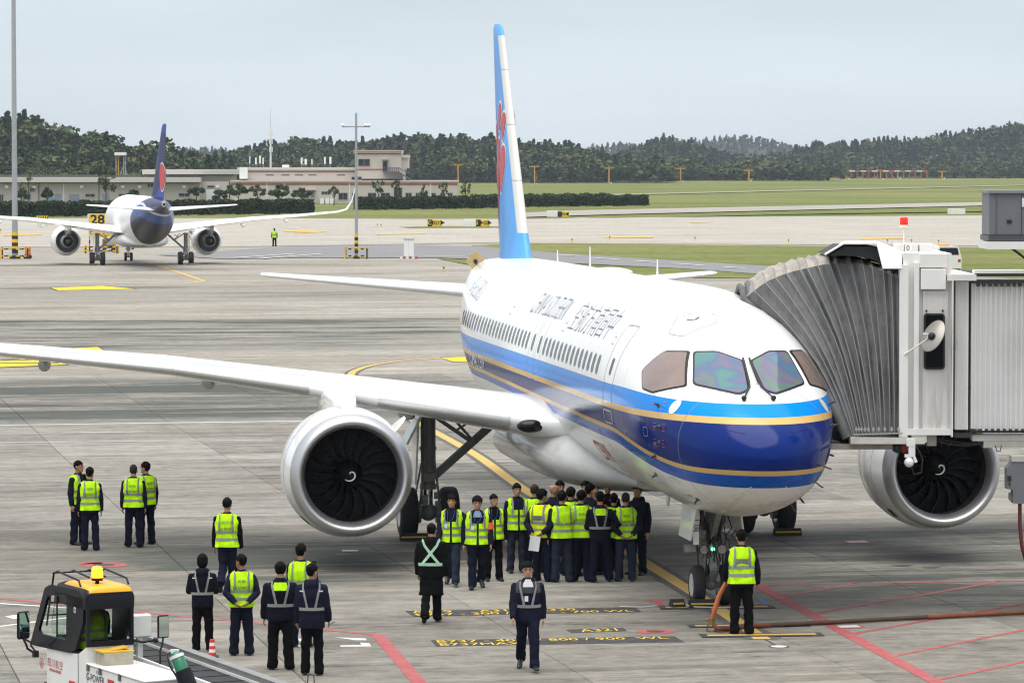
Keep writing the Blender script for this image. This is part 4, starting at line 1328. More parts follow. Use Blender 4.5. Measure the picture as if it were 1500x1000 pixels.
# pleated canopy: frames fan out from the sill to the roof
topP = [(1092, 421), (1106, 410), (1122, 399), (1140, 391), (1158, 385), (1175, 381), (1190, 378), (1206, 375), (1222, 374), (1240, 374), (1258, 376), (1276, 380), (1292, 386), (1305, 392), (1316, 398)]
fx = pchip([i / 14 for i in range(15)], [p[0] for p in topP]); fy = pchip([i / 14 for i in range(15)], [p[1] for p in topP])
bx = pchip([0, .3, .6, .8, 1], [1243, 1258, 1279, 1297, 1317]); 
NP = 15
def arch(t, push=0.0, nu=9):
    t = max(0.0, min(1.0, t + .012 * math.sin(t * 61.0) * math.sin(math.pi * t)))
    """points from the near sill up the near side, over the top, down the far side"""
    out = []
    dn = lerp(.15, .0, t); dtop = lerp(2.2, .12, t ** .8)
    b = Vector((bx(t), lerp(640, 636, t))); tp = Vector((fx(t), fy(t) + lerp(15, 10, t)))
    for i in range(nu + 1):
        u = i / nu
        p = b.lerp(tp, u) + Vector((16, -12)) * (1 - t) * math.sin(math.pi * u)
        jit = .035 * noise.noise(Vector((t * 23.0, u * 7.0, 2.0))) * math.sin(math.pi * u); jx = 2.2 * noise.noise(Vector((t * 17.0, u * 3.0, 5.0)))
        out.append(B(p.x + jx * math.sin(math.pi * min(1, u * 1.2)), p.y, lerp(dn, dtop, u ** 1.4) + push * min(1, .3 + u * 2) * (1 + .5 * noise.noise(Vector((t * 31, u * 9, 0)))) + jit))
    e = out[-1]
    zt = B(fx(t), fy(t), dtop + .6).z - push * .8
    out.append(Vector((e.x + push * .0, e.y + .28, lerp(e.z, zt, .75))))
    out.append(Vector((e.x, e.y + .7, zt)))
    far = DB + 4.0 + .3 * (1 - t)
    out.append(Vector((e.x, max(far - .7, e.y + .9), zt)))
    out.append(Vector((e.x, max(far, e.y + 1.3) - push, e.z)))
    out.append(Vector((lerp(e.x, out[0].x, .6), far - push, lerp(e.z, out[0].z, .6))))
    out.append(Vector((out[0].x, far - push, out[0].z)))
    return out
canopy = tag(empty('canopy', bo * 0, 0), None); canopy.parent = bridge
ts = [(i / NP) ** 1.0 for i in range(NP + 1)]
mesh_edges = []
for i in range(NP):
    t0, t1 = ts[i], ts[i + 1]
    dp = .07 if t0 > .25 else .04
    A0, Am, A1 = arch(t0), arch((t0 + t1) / 2, dp), arch(t1)
    mb = MB(); n = len(A0)
    for X, Y in ((A0, Am), (Am, A1)):
        for k in range(n - 1):
            top = 9 <= k <= 11
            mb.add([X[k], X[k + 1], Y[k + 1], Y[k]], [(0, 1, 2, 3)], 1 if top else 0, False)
    pl = bb(mb, 'canopy_pleat', [M_FAB, M_FABTOP], canopy, fix=False)
    e = MB(); e.tube(arch(t0, -.006)[:12], .010, 5); bb(e, 'pleat_piping', M_FABEDGE, canopy)
mb = MB(); A = arch(0.0, -.02)
mb.tube([p + Vector((-.03, 0, -.02)) for p in A], [(.095 if k < 8 else .06) + .012 * math.sin(k * 2.1) for k in range(len(A))], 10)
bb(mb, 'canopy_bumper', M_BUMP, canopy)
mb = MB(); mb.tube([p + Vector((.09, .06, .05)) for p in A[:12]], .07, 8); mb.tube([p + Vector((.18, .1, .08)) for p in A[:12]], .05, 8)
bb(mb, 'canopy_edge_roll', M_FAB, canopy)

# sill under the canopy, floor frame, hanging equipment
bb(pxbox(1246, 641, 1355, 650, -.1, 3.6), 'sill', mat('sill_paint', (.60, .58, .52), .5, var=.1, dirt=.4))
bb(pxbox(1216, 650, 1326, 658, .1, 3.6), 'sill_apron', M_BRG)
bb(pxbox(1225, 632, 1246, 655, .5, 3.4), 'bumper_beam', M_BRDK)
m_ = MB()
for k, x in enumerate((1254, 1258, 1262, 1267, 1272, 1279, 1287, 1296, 1306, 1316)):
    a = B(x, 632, -.06); m_.cyl(a, a + Vector((0, 0, .09)), .018, n=6)
    m_.box(a + Vector((0, 0, .045)), (.05, .04, .03))
m_.beam(B(1250, 636, -.06), B(1322, 634, -.06), .02, .02)
tag(bb(m_, 'canopy_slide_rail', mat('galvanised_steel', (.5, .5, .5), .4, metal=.7)), kind=None)
bb(pxbox(1325, 628, 1394, 637, -.05, 3.3), 'floor_beam', M_BRW)
bb(pxbox(1335, 637, 1358, 648, .0, .5, bev=.01), 'floor_beam', M_BRW); bb(pxbox(1358, 636, 1372, 653, .1, .6, bev=.01), 'floor_beam', M_BRG)
bb(pxbox(1300, 650, 1372, 653, .3, 3.2), 'underframe', M_BRDK)
for x, mt_ in ((1314, mat('signal_green', (.01, .05, .03), .3)), (1324, mat('signal_red', (.35, .01, .01), .3))):
    m_ = MB(); a = B(x, 650, .1); m_.lathe([(0, .05), (-.02, .075), (-.12, .07), (-.16, .03), (-.165, .005)], a, 'Z', 14); bb(m_, 'signal_lamp', mt_)
m_ = MB(); a = B(1334, 648, -.1)
m_.box(a, (.16, .1, .12)); m_.box(a + Vector((.02, 0, -.14)), (.12, .08, .22)); m_.beam(a + Vector((.04, 0, -.2)), a + Vector((.1, 0, -.36)), .07, .05); m_.box(a + Vector((-.04, 0, -.24)), (.14, .06, .06))
cm = bb(m_, 'camera_bracket', M_WHITE)
m_ = MB(); c = a + Vector((-.03, -.02, -.36)); m_.ball(c, .09, 14, 10); bb(m_, 'dome_camera', M_WHITE)
m_ = MB()
m_.tube([a + Vector((.1, 0, -.05)), a + Vector((.22, 0, -.3)), a + Vector((.2, 0, -.55)), a + Vector((.06, 0, -.58)), a + Vector((0, 0, -.4))], .012, 6)
m_.tube([B(1308, 650, 0), B(1308, 660, 0), B(1316, 664, 0), B(1322, 655, 0)], .010, 6)
m_.tube([B(1458, 652, 0), B(1460, 660, 0), B(1465, 661, 0), B(1467, 652, 0)], .010, 6)
m_.tube([B(1372, 645, .2), B(1390, 650, .2), B(1410, 652, .2), B(1440, 650, .2)], .02, 6)
m_.tube([B(1370, 642, .2), B(1392, 646, .2), B(1412, 649, .2), B(1450, 648, .2)], .015, 6)
bb(m_, 'loose_cables', M_BRDK)

# telescopic tunnel with corrugated walls, running on to the right
TX1 = 19.0
def tunnel(x0px, ytop, ybot, d0, d1, x1, pitch, amp, name):
    a = B(x0px, ybot, d0); b = B(x0px, ytop, d0)
    m_ = MB(); x = a.x; k = 0; pts = []
    while x < x1:
        for o, dd in ((0, 0), (.55, 0), (.62, -amp), (.93, -amp)):
            pts.append((x + o * pitch, DB + d0 + dd))
        x += pitch
    pts.append((x, DB + d0))
    vs = []
    for px_, py_ in pts: vs += [(px_, py_, a.z), (px_, py_, b.z)]
    m_.add(vs, [(2 * i, 2 * i + 2, 2 * i + 3, 2 * i + 1) for i in range(len(pts) - 1)])
    o = bb(m_, name, M_BRC, fix=False)
    m_ = MB(); m_.box(((a.x + x) / 2, DB + (d0 + d1) / 2 + .02, (a.z + b.z) / 2), (x - a.x, d1 - d0, b.z - a.z - .02))
    bb(m_, 'tunnel_core', M_BRW)
    return a, b, x
bb(pxbox(1394, 401, 1397, 640, -.16, 0), 'edge_post', M_BRW)
m_ = MB(); pxbox(1399, 412, 1419, 629, .05, 3.0, m_); 
for x in (1402, 1406, 1410, 1414): pxbox(x, 413, x + 1.6, 628, .02, .06, m_)
bb(m_, 'tunnel_end_frame', M_BRW)
ta, tb, tx = tunnel(1422, 414, 628, .12, 2.9, TX1, .094, .035, 'corrugated_wall')
m_ = MB(); a = B(1388, 402, -.12); b = B(1430, 411, -.12)
m_.box(((a.x + b.x) / 2, DB + 1.4, (a.z + b.z) / 2), (b.x - a.x, 3.1, a.z - b.z)); bb(m_, 'roof_lip', M_BRW)
m_ = MB(); m_.box(((b.x + TX1) / 2, DB + 1.5, a.z - .02), (TX1 - b.x, 2.6, .05)); m_.box(((b.x + TX1) / 2, DB + .35, a.z + .04), (TX1 - b.x, .3, .06), mi=1); bb(m_, 'tunnel_roof', [M_BRDK, M_BRW])
m_ = MB(); m_.box(((ta.x + TX1) / 2, DB + .1, tb.z + .02), (TX1 - ta.x, .12, .05)); bb(m_, 'top_channel', M_BRDK)
k = ta.x + .06
top_me = MB().box((0, 0, 0), (.05, .12, .07)).mesh('rail_clip', M_BRDK)
while k < 10.2:
    link('rail_clip', top_me, bridge, Vector((k, DB + .06, ta.z - .03)) - bo)
    link('rail_clip', top_me, bridge, Vector((k + .05, DB + .06, tb.z - .03)) - bo)
    k += .11
bb(pxbox(1421, 632, 1800, 634, .0, .3), 'bottom_channel', M_BRDK)
m_ = MB(); a = B(1425, 637, .1); b = B(1425, 646, .1)
m_.box(((a.x + TX1) / 2, DB + .3, (a.z + b.z) / 2), (TX1 - a.x, .3, a.z - b.z)); bb(m_, 'tunnel_beam', M_BRW)
m_ = MB(); m_.box(((a.x + TX1) / 2 + .2, DB + .2, b.z - .06), (TX1 - a.x, .2, .12)); bb(m_, 'tunnel_beam', mat('beam_beige', (.55, .52, .45), .5, var=.1, dirt=.4))
bb(pxbox(1398, 634, 1422, 641, .0, .4), 'rail_stop', M_BRDK)
bb(pxbox(1395, 497, 1399, 508, -.14, .0), 'edge_clamp', mat('clamp_green', (.03, .08, .07), .5))
# supporting column and wheel bogie (beyond the right edge of the photograph)
m_ = MB()
for dy in (.3, 2.7):
    m_.box((16.5, DB + dy, 1.9), (.45, .35, 2.6))
m_.box((16.5, DB + 1.5, 3.15), (.7, 3.2, .3)); m_.box((16.5, DB + 1.5, .62), (.9, 3.4, .35)); bb(m_, 'support_column', M_BRW)
for dy in (.0, 3.0):
    for dx in (-.45, .45):
        m_ = MB(); m_.lathe([(-.15, .2), (-.15, .48), (-.1, .5), (.1, .5), (.15, .48), (.15, .2)], (16.5 + dx, DB + dy, .5), 'Y', 20); bb(m_, 'bogie_wheel', M_TYRE)

# control boxes on the cab roof
for x0, x1 in ((1313, 1325), (1327, 1345), (1347, 1368)):
    bb(pxbox(x0, 357, x1, 371, 1.6, 2.2, bev=.015), 'roof_box', mat('roof_box_paint', (.66, .66, .64), .5, var=.06))
o_ = B(1330, 363.5, 1.59)
text_on('roof_box_mark', '0', .13, lambda u, v: o_ - bo + Vector((u, 0, v)), mat('dark_red', (.16, .02, .02), .5), bridge)
m_ = MB(); pxbox(1326, 359, 1336, 368, 1.596, 1.61, m_); bb(m_, 'roof_box_plate', M_WLINE)
# red warning beacon on its mast
bc = B(1324, 358, 1.4)
m_ = MB(); m_.cyl(bc, bc + Vector((0, 0, .32)), .012, n=8); m_.lathe([(.32, .05), (.33, .085), (.36, .085)], bc, 'Z', 14); mast = bb(m_, 'beacon_mast', M_WHITE)
m_ = MB(); m_.lathe([(.33, .075), (.36, .08), (.37, .08)], bc, 'Z', 14); bb(m_, 'beacon_base', mat('beacon_orange', (.8, .25, .01), .4))
m_ = MB(); m_.lathe([(.37, .075), (.40, .078), (.48, .075), (.505, .06), (.51, .005)], bc, 'Z', 16); bb(m_, 'beacon_lens', mat('beacon_red', (.75, .015, .01), .2, emit=(1, .03, .01), estr=.5))

# air-conditioning unit on its ledge, beside the bridge roof
ac = empty('air_conditioner', GD(1500, 362, 69.0), 0, 'grey box-shaped air conditioning unit on a white ledge above the bridge tunnel', 'air conditioner')
ao = Vector(ac.location)
def acb(x0, y0, x1, y1, d0, d1, name, m, bev=0):
    mb = pxbox(x0, y0, x1, y1, d0 - 2, d1 - 2, bev=bev); mb.v = [p - ao for p in mb.v]
    return mb.build(name, m, ac)
M_ACG = mat('unit_grey', (.15, .155, .17), .5, var=.1, vscale=3)
acb(1449, 282, 1560, 345, 0, 1.1, 'casing', M_ACG, .015)
acb(1447, 279, 1562, 283, -.05, 1.15, 'lid', mat('unit_lid', (.22, .225, .235), .45))
acb(1459, 284, 1460.5, 344, -.012, 0.01, 'casing_edge', mat('unit_edge', (.10, .105, .115), .5))
acb(1475, 322, 1482, 327, -.02, .01, 'vent', M_BLACK); acb(1497, 290, 1503, 303, -.02, .01, 'notice', M_WLINE); acb(1496, 283, 1496.8, 345, -.01, .01, 'casing_edge', M_BLACK)
acb(1448, 345, 1562, 353, -.06, 1.15, 'base_frame', mat('unit_base', (.07, .07, .08), .5))
acb(1447, 354, 1562, 365, -.1, 1.3, 'ledge', M_BRW)
mb = MB(); 
for x in (1545,): pxbox(x, 365, x + 8, 402, .2 - 2, .4 - 2, mb); pxbox(x, 365, x + 8, 402, 2.4, 2.8, mb)
pxbox(1545, 366, 1560, 371, -1.8, 2.8, mb)
mb.v = [p - ao for p in mb.v]; mb.build('ledge_support', M_BRW, ac)
mb = MB(); mb.tube([p - ao for p in (B(1481, 363, -2), B(1492, 371, -1.9), B(1510, 385, -1.6), B(1530, 402, -1.0))], .022, 6); mb.build('cable', M_BRDK, ac)

# grey socket box with its cable, hanging from the tunnel
pb = empty('power_socket_box', GD(1490, 660, 70.6), 0, 'grey power socket box hanging below the tunnel with a dark red cable', 'socket box')
po = Vector(pb.location)
mb = MB(); mb.prism([B(x, y, -.6) for x, y in ((1483, 676), (1510, 676), (1510, 738), (1484, 737), (1484, 717), (1475, 716), (1475, 686))], (0, .35, 0)); mb.v = [p - po for p in mb.v]; cas = mb.build('casing', M_ACG, pb)
mb = pxbox(1482, 668, 1512, 676, -.62, -.2); mb.v = [p - po for p in mb.v]; mb.build('lid', mat('socket_lid', (.45, .43, .38), .5), pb)
mb = pxbox(1476, 697, 1481, 704, -.63, -.58); pxbox(1478, 707, 1480, 711, -.63, -.58, mb); mb.v = [p - po for p in mb.v]; mb.build('switch', M_BLACK, pb)
mb = pxbox(1479, 722, 1485, 733, -.5, -.3, bev=.01); mb.v = [p - po for p in mb.v]; mb.build('connector', mat('connector_grey', (.22, .22, .2), .5), pb)
mb = MB(); mb.tube([p - po for p in (B(1494, 737, -.5), B(1494, 770, -.5), B(1497, 800, -.5), B(1503, 822, -.5), G(1512, 858, .03), G(1530, 866, .03))], .035, 8); mb.build('cable', mat('dark_red_cable', (.10, .02, .015), .5), pb)
mb = MB(); mb.cyl(B(1505, 640, -.3) - po, B(1505, 668, -.4) - po, .03, n=8); mb.build('hanger', M_BRW, pb)
# ------------------------------------------------------------------ people
def cloth(name, col, rough=.9, var=.12):
    m, t = newmat(name)
    nz = t.noise(t.mapping(t.obj(), (1, 1, .5)), 9.0, 5, .6, .6)
    k = t.n.new('ShaderNodeVectorMath'); k.operation = 'SCALE'; k.inputs[0].default_value = col
    t.l.new(t.mr(nz, .3, .7, 1 - var * 1.5, 1 + var * 1.5), k.inputs['Scale'])
    t.set(Base_Color=k.outputs[0], Roughness=rough, Specular_IOR_Level=0.08)
    t.bump(nz, .6, .03)
    return m
M_SKIN = mat('skin', (.40, .215, .135), .55, var=.08, vscale=8)
M_SKIN2 = mat('tanned_skin', (.30, .15, .09), .55, var=.08, vscale=8)
M_HAIR = mat('black_hair', (.0045, .004, .004), .7, bump=.5, bscale=70, spec=.1)
M_BUZZ = mat('cropped_hair', (.035, .026, .021), .9, bump=.4, bscale=90, spec=.1)
M_NAVY = cloth('navy_work_cloth', (.011, .0125, .026))
M_NAVY2 = cloth('dark_navy_cloth', (.008, .009, .017))
M_TROU = cloth('navy_trouser_cloth', (.009, .0105, .023))
M_TROU2 = cloth('faded_trouser_cloth', (.022, .028, .048))
M_BLKC = cloth('black_cloth', (.0055, .0055, .0065))
M_GREYC = cloth('grey_yoke_cloth', (.06, .06, .065))
M_VEST = cloth('hi_vis_yellow', (.47, .84, .012), .7, .2)
M_VEST2 = cloth('hi_vis_warm_yellow', (.68, .84, .01), .7, .2)
M_STRIPE = mat('reflective_tape', (.24, .25, .24), .4, var=.1, vscale=12)
M_STRIPEL = mat('pale_reflective_tape', (.60, .61, .60), .4, var=.1, vscale=12)
M_STRIPEG = mat('green_reflective_tape', (.38, .62, .42), .4, var=.1, vscale=12)
M_SHOE = mat('black_shoe', (.010, .010, .011), .45)
M_SHIRT = mat('pale_shirt', (.55, .56, .58), .7)
M_SHIRTB = mat('blue_collar', (.20, .27, .40), .7)
M_ORANGE = mat('orange_armband', (.80, .10, .02), .6)
M_PAPER = mat('white_paper', (.80, .80, .80), .6)
M_BADGE = mat('badge_card', (.65, .70, .75), .35)
M_VTXT = mat('vest_lettering', (.07, .10, .05), .6)
M_EYE = mat('eye_dark', (.012, .010, .010), .3)
M_LIPS = mat('lips', (.30, .11, .085), .5)
M_PHONE = mat('phone', (.02, .02, .022), .2)
M_GLASSF = mat('spectacle_frame', (.05, .05, .055), .3, metal=.5)

TORSO = [(.84, .198, .145), (.90, .202, .148), (.96, .198, .144), (1.05, .190, .138), (1.12, .191, .139), (1.20, .200, .143), (1.28, .208, .144), (1.35, .210, .138), (1.40, .198, .122), (1.44, .164, .100), (1.47, .118, .082), (1.495, .080, .070), (1.53, .070, .066)]
tw_ = pchip([t[0] for t in TORSO], [t[1] for t in TORSO]); td_ = pchip([t[0] for t in TORSO], [t[2] for t in TORSO])

def torso_pt(z, a, off=0.0, fat=1.0):
    """a = 0 at the right side, 90 deg = front (+y)"""
    w, d = tw_(z) * fat + off, td_(z) * fat + off
    c, s = math.cos(a), math.sin(a); e = .80
    zz = z + (off * .9 if z > 1.42 else 0)
    return Vector((w * math.copysign(abs(c) ** e, c), d * math.copysign(abs(s) ** e, s) - .012 * (1.2 < z), zz))

def solid(mb, voxel, decim=None, sm=2, wr=0.0, seed=0):
    me0 = mb.mesh('tmp', [M_SKIN], fix=True)
    o = bpy.data.objects.new('tmp', me0); COL.objects.link(o)
    r = o.modifiers.new('r', 'REMESH'); r.mode = 'VOXEL'; r.voxel_size = voxel; r.use_smooth_shade = True
    if sm:
        q = o.modifiers.new('s', 'SMOOTH'); q.factor = .5; q.iterations = sm
    if decim:
        q = o.modifiers.new('d', 'DECIMATE'); q.ratio = decim
    dg = bpy.context.evaluated_depsgraph_get()
    me = bpy.data.meshes.new_from_object(o.evaluated_get(dg))
    bpy.data.objects.remove(o); bpy.data.meshes.remove(me0)
    if wr:
        n = len(me.vertices); co = np.empty(n * 3, 'f'); me.vertices.foreach_get('co', co); co = co.reshape(-1, 3)
        no = np.empty(n * 3, 'f'); me.vertices.foreach_get('normal', no); no = no.reshape(-1, 3)
        p = co * np.array([14, 14, 10]) + seed * 3.7
        h = np.sin(p[:, 0] + 1.7 * np.sin(p[:, 2] * 1.1 + p[:, 1])) * np.sin(p[:, 2] * 1.35 + 1.3 * np.sin(p[:, 0] * .8)) + .5 * np.sin(p[:, 2] * 3.1 + 2 * np.sin(p[:, 1] * 1.2))
        amp = wr * (1 + .8 * np.exp(-((co[:, 2] - .48) / .12) ** 2) + .9 * np.exp(-((co[:, 2] - .14) / .1) ** 2))
        co += no * (h * amp)[:, None]
        me.vertices.foreach_set('co', co.ravel()); me.update()
    me.polygons.foreach_set('use_smooth', [True] * len(me.polygons))
    return me

def V(*a): return Vector(a)
# pose: legs (hip flex, knee flex, out) in degrees; arms as directions (outward, forward, up) of upper arm and forearm; lean of the trunk
POSES = {
    'stand': dict(l=((2, 2, 3.5), (-1, 1, 4)), a=((.16, .02, -1, .06, .22, -1), (.17, -.02, -1, .05, .18, -1)), lean=1),
    'behind': dict(l=((1, 1, 4), (0, 1, 4.5)), a=((.34, -.30, -1, -.62, -.34, -.62), (.34, -.30, -1, -.62, -.36, -.56)), lean=-1),
    'walk': dict(l=((20, 8, 1), (-14, 22, 1)), a=((.15, -.22, -1, .05, .05, -1), (.15, .24, -1, .02, .50, -1)), lean=3),
    'stroll': dict(l=((-9, 30, 0), (9, 4, 1)), a=((.14, .16, -1, .04, .35, -1), (.15, -.14, -1, .05, .10, -1)), lean=2),
    'stepping': dict(l=((-8, 44, -2), (6, 3, 1)), a=((.15, .10, -1, .08, .30, -1), (.15, -.05, -1, .08, .22, -1)), lean=2),
    'front': dict(l=((1, 1, 3), (1, 2, 3.5)), a=((.20, .10, -1, -.45, .75, .10), (.20, .10, -1, -.45, .75, .05)), lean=1),
    'phone': dict(l=((2, 2, 4), (-2, 1, 4)), a=((.12, .55, -.8, -.10, .75, .55), (.12, .50, -.8, -.20, .75, .50)), lean=0),
    'ear': dict(l=((1, 1, 3), (0, 1, 3)), a=((.17, .02, -1, .05, .2, -1), (.28, .45, -.75, -.20, -.05, 1)), lean=0),
    'hip': dict(l=((-3, 2, 5), (10, 14, 8)), a=((.22, .05, -1, .05, .3, -1), (.55, -.28, -.8, -.55, .25, -.45)), lean=2),
    'pen': dict(l=((1, 1, 2.5), (0, 1, 3)), a=((.14, .0, -1, .04, .2, -1), (.17, .0, -1, .14, .42, -.9)), lean=0),
    'hose': dict(l=((2, 3, 2.5), (-1, 2, 3)), a=((.20, .12, -1, -.06, .55, -.62), (.22, -.02, -1, .10, .34, -.95)), lean=4),
    'sit': dict(l=((82, 85, 6), (82, 85, 6)), a=((.18, .30, -1, .0, .9, .1), (.18, .30, -1, .0, .9, .1)), lean=4),
}
_PC = {}
def rotx(v, d):
    c, s = math.cos(R(d)), math.sin(R(d)); return Vector((v.x, v.y * c - v.z * s, v.y * s + v.z * c))

def skeleton(pose):
    P = POSES[pose]; J = {}
    th, sh, ank = .425, .415, .085
    legs = []
    for i, sg in ((0, -1), (1, 1)):
        hf, kf, ab = P['l'][i]
        h = V(sg * .088, 0, 0)
        d1 = V(sg * math.sin(R(ab)), math.sin(R(hf)) * math.cos(R(ab)), -math.cos(R(hf)) * math.cos(R(ab)))
        a2 = hf - kf
        d2 = V(sg * math.sin(R(ab)) * .6, math.sin(R(a2)), -math.cos(R(a2)))
        k = h + d1 * th; an = k + d2.normalized() * sh
        pitch = min(0, (a2 + 8) * 1.0) if a2 < -8 else 0
        fd = V(sg * .16, math.cos(R(pitch)), math.sin(R(pitch))).normalized()
        legs.append([h, k, an, fd, pitch])
    low = min(min(l[2].z - ank, l[2].z - ank + (l[3] * .20).z) for l in legs)
    zp = -low if pose != 'sit' else .50
    for l in legs:
        for i in range(3): l[i] = l[i] + V(0, 0, zp)
    J['legs'] = legs; J['zp'] = zp
    lean = P['lean']; dz = zp - .925
    piv = V(0, 0, .95)
    J['T'] = lambda p, piv=piv, lean=lean, dz=dz: rotx(p - piv, -lean) + piv + V(0, 0, dz)
    arms = []
    for i, sg in ((0, -1), (1, 1)):
        a = P['a'][i]
        s = J['T'](V(sg * .200, -.012, 1.382))
        u = V(sg * a[0], a[1], a[2]).normalized(); f = V(sg * a[3], a[4], a[5]).normalized()
        e = s + u * .285; w = e + f * .245
        arms.append((s, e, w, f))
    J['arms'] = arms
    J['neck'] = J['T'](V(0, -.01, 1.485))
    return J

HEADP = [(-.004, .020, .068, .035), (.012, .040, .084, .0), (.035, .051, .090, -.035), (.06, .060, .088, -.062), (.09, .067, .086, -.082), (.12, .071, .086, -.094), (.15, .0735, .086, -.100), (.18, .070, .079, -.098), (.203, .057, .060, -.083), (.220, .032, .030, -.050)]
def head_xf(J, yaw, pitch):
    n = J['neck']
    Rm = Matrix.Rotation(R(yaw), 3, 'Z') @ Matrix.Rotation(R(pitch), 3, 'X')
    return lambda p: n + Rm @ (p * 1.09 + V(0, .012, .055)), Rm

def body_mesh(pose, yaw, pitch):
    key = ('b', pose, yaw, pitch)
    if key in _PC: return _PC[key]
    J = skeleton(pose); mb = MB(); T = J['T']
    hx, Rm = head_xf(J, yaw, pitch)
    rs = []
    for z, w, f, b in HEADP:
        ring = []
        for k in range(20):
            a = 2 * math.pi * k / 20; c, s = math.cos(a), math.sin(a)
            yy = (f + b) / 2 + (f - b) / 2 * math.copysign(abs(s) ** .85, s)
            ring.append(hx(V(w * math.copysign(abs(c) ** .9, c), yy, z)))
        rs.append(ring)
    mb.rings(rs, 0, True, True, True)
    mb.rings([[hx(V(*p)) for p in r] for r in ([(-.008, .08, .118), (.008, .08, .118), (.008, .095, .116), (-.008, .095, .116)], [(-.016, .08, .078), (.016, .08, .078), (.013, .113, .080), (-.013, .113, .080)], [(-.012, .08, .068), (.012, .08, .068), (.009, .10, .069), (-.009, .10, .069)])])
    mb.rings([[hx(V(*p)) for p in r] for r in ([(-.022, .08, .050), (.022, .08, .050), (.018, .094, .050), (-.018, .094, .050)], [(-.022, .08, .034), (.022, .08, .034), (.018, .094, .036), (-.018, .094, .036)])])
    for sg in (-1, 1): mb.ball(hx(V(sg * .076, -.012, .105)), (.012, .022, .032), 8, 6, 0, Rm)
    mb.tube([J['neck'] + V(0, -.01, -.10), J['neck'] + V(0, -.004, .0), hx(V(0, -.02, .07))], [.066, .056, .052], 14)
    rs = [[T(torso_pt(z, 2 * math.pi * k / 20, -.02)) for k in range(20)] for z in (.86, .95, 1.05, 1.2, 1.32, 1.40, 1.45, 1.48)]
    mb.rings(rs, 0, True, True, True)
    for h, k, an, fd, pitch_ in J['legs']:
        mb.tube([h + V(0, 0, .04), h.lerp(k, .5), k, k.lerp(an, .35), an], [.082, .070, .054, .052, .036], 12)
        mb.tube([an, an + fd * .03 + V(0, 0, -.035), an + fd * .12 + V(0, 0, -.058)], [.030, .028, .016], 8)
    for s, e, w, f in J['arms']:
        mb.tube([s, s.lerp(e, .5), e, e.lerp(w, .3), w], [.052, .045, .038, .038, .027], 10)
        # hand: palm, four fingers, thumb
        up = V(0, 0, 1) if abs(f.z) < .8 else V(0, 1, 0)
        sx_ = 1 if s.x > 0 else -1
        side = (f.cross(V(sx_, 0, 0))).normalized() if abs(f.x) < .9 else V(0, 0, 1)   # across the knuckles
        nor = side.cross(f).normalized()
        if nor.x * sx_ > 0: nor = -nor                                              # palm towards the body
        pc = w + f * .055
        mb.rings([[w + f * d + side * (a * wd) + nor * (b * .013) for a, b in ((-1, -1), (1, -1), (1, 1), (-1, 1))] for d, wd in ((-.01, .024), (.03, .036), (.088, .040))])
        for q in range(4):
            o = side * (-.031 + .0207 * q); L = (.066, .074, .070, .055)[q] if side.dot(V(0, 1, 0)) < 0 else (.055, .070, .074, .066)[q]
            b0 = w + f * .08 + o; d1 = (f + nor * .30).normalized(); d2 = (f + nor * .95).normalized()
            mb.tube([b0, b0 + d1 * L * .5, b0 + d1 * L * .5 + d2 * L * .5], [.0105, .010, .0085], 7)
        ts_ = 1 if side.dot(V(0, 1, 0) if abs(f.y) < .8 else V(0, 0, 1)) > 0 else -1
        b0 = w + f * .025 + side * ts_ * .030; d1 = (f * .7 + side * ts_ * .6 + nor * .35).normalized(); d2 = (f + nor * .5).normalized()
        mb.tube([b0, b0 + d1 * .038, b0 + d1 * .038 + d2 * .03], [.014, .012, .010], 7)
    me = solid(mb, .0105, .45, 1)
    _PC[key] = me
    return me

def jacket_mesh(pose, style):
    key = ('j', pose, style)
    if key in _PC: return _PC[key]
    J = skeleton(pose); T = J['T']; mb = MB()
    coat = style == 'coat'; puffy = .018 if style in ('parka', 'coat') else 0.0
    zs = [.82, .86, .90, .96, 1.05, 1.12, 1.20, 1.28, 1.35, 1.40, 1.44, 1.47, 1.495, 1.525]
    if style == 'shirt': zs = zs[2:]
    if style == 'parka': zs = [.76] + zs
    rs = [[T(torso_pt(z, 2 * math.pi * k / 24, .008 + puffy * (1 if z < 1.46 else .4))) for k in range(24)] for z in zs]
    mb.rings(rs, 0, True, True, True)
    if coat:
        rs = []
        for z, w, d in ((.50, .225, .185), (.62, .215, .175), (.78, .205, .155), (.92, .20, .145), (1.0, .185, .13)):
            rs.append([T(V(w * math.cos(2 * math.pi * k / 24), d * math.sin(2 * math.pi * k / 24), z)) for k in range(24)])
        mb.rings(rs, 0, True, True, True)
    if style in ('parka', 'coat', 'hood'):       # hood lying on the back
        mb.ball(T(V(0, -.10, 1.46)), (.125, .07, .085), 14, 10); mb.tube([T(V(-.11, -.03, 1.49)), T(V(-.07, -.10, 1.52)), T(V(.07, -.10, 1.52)), T(V(.11, -.03, 1.49))], .04, 8)
    for s, e, w, f in J['arms']:
        p = puffy * .7
        inner = s + (V(0, s.y, s.z - .05) - s) * .55
        mb.tube([inner, s, s.lerp(e, .35), e, e.lerp(w, .45), w + f * .015], [.082 + p, .082 + p, .074 + p, .066 + p, .061 + p, .052 + p * .8], 14)
        mb.ball(s, .073 + p, 12, 8)
    me = solid(mb, .0155, None, 3, .0045, len(_PC))
    _PC[key] = me
    return me

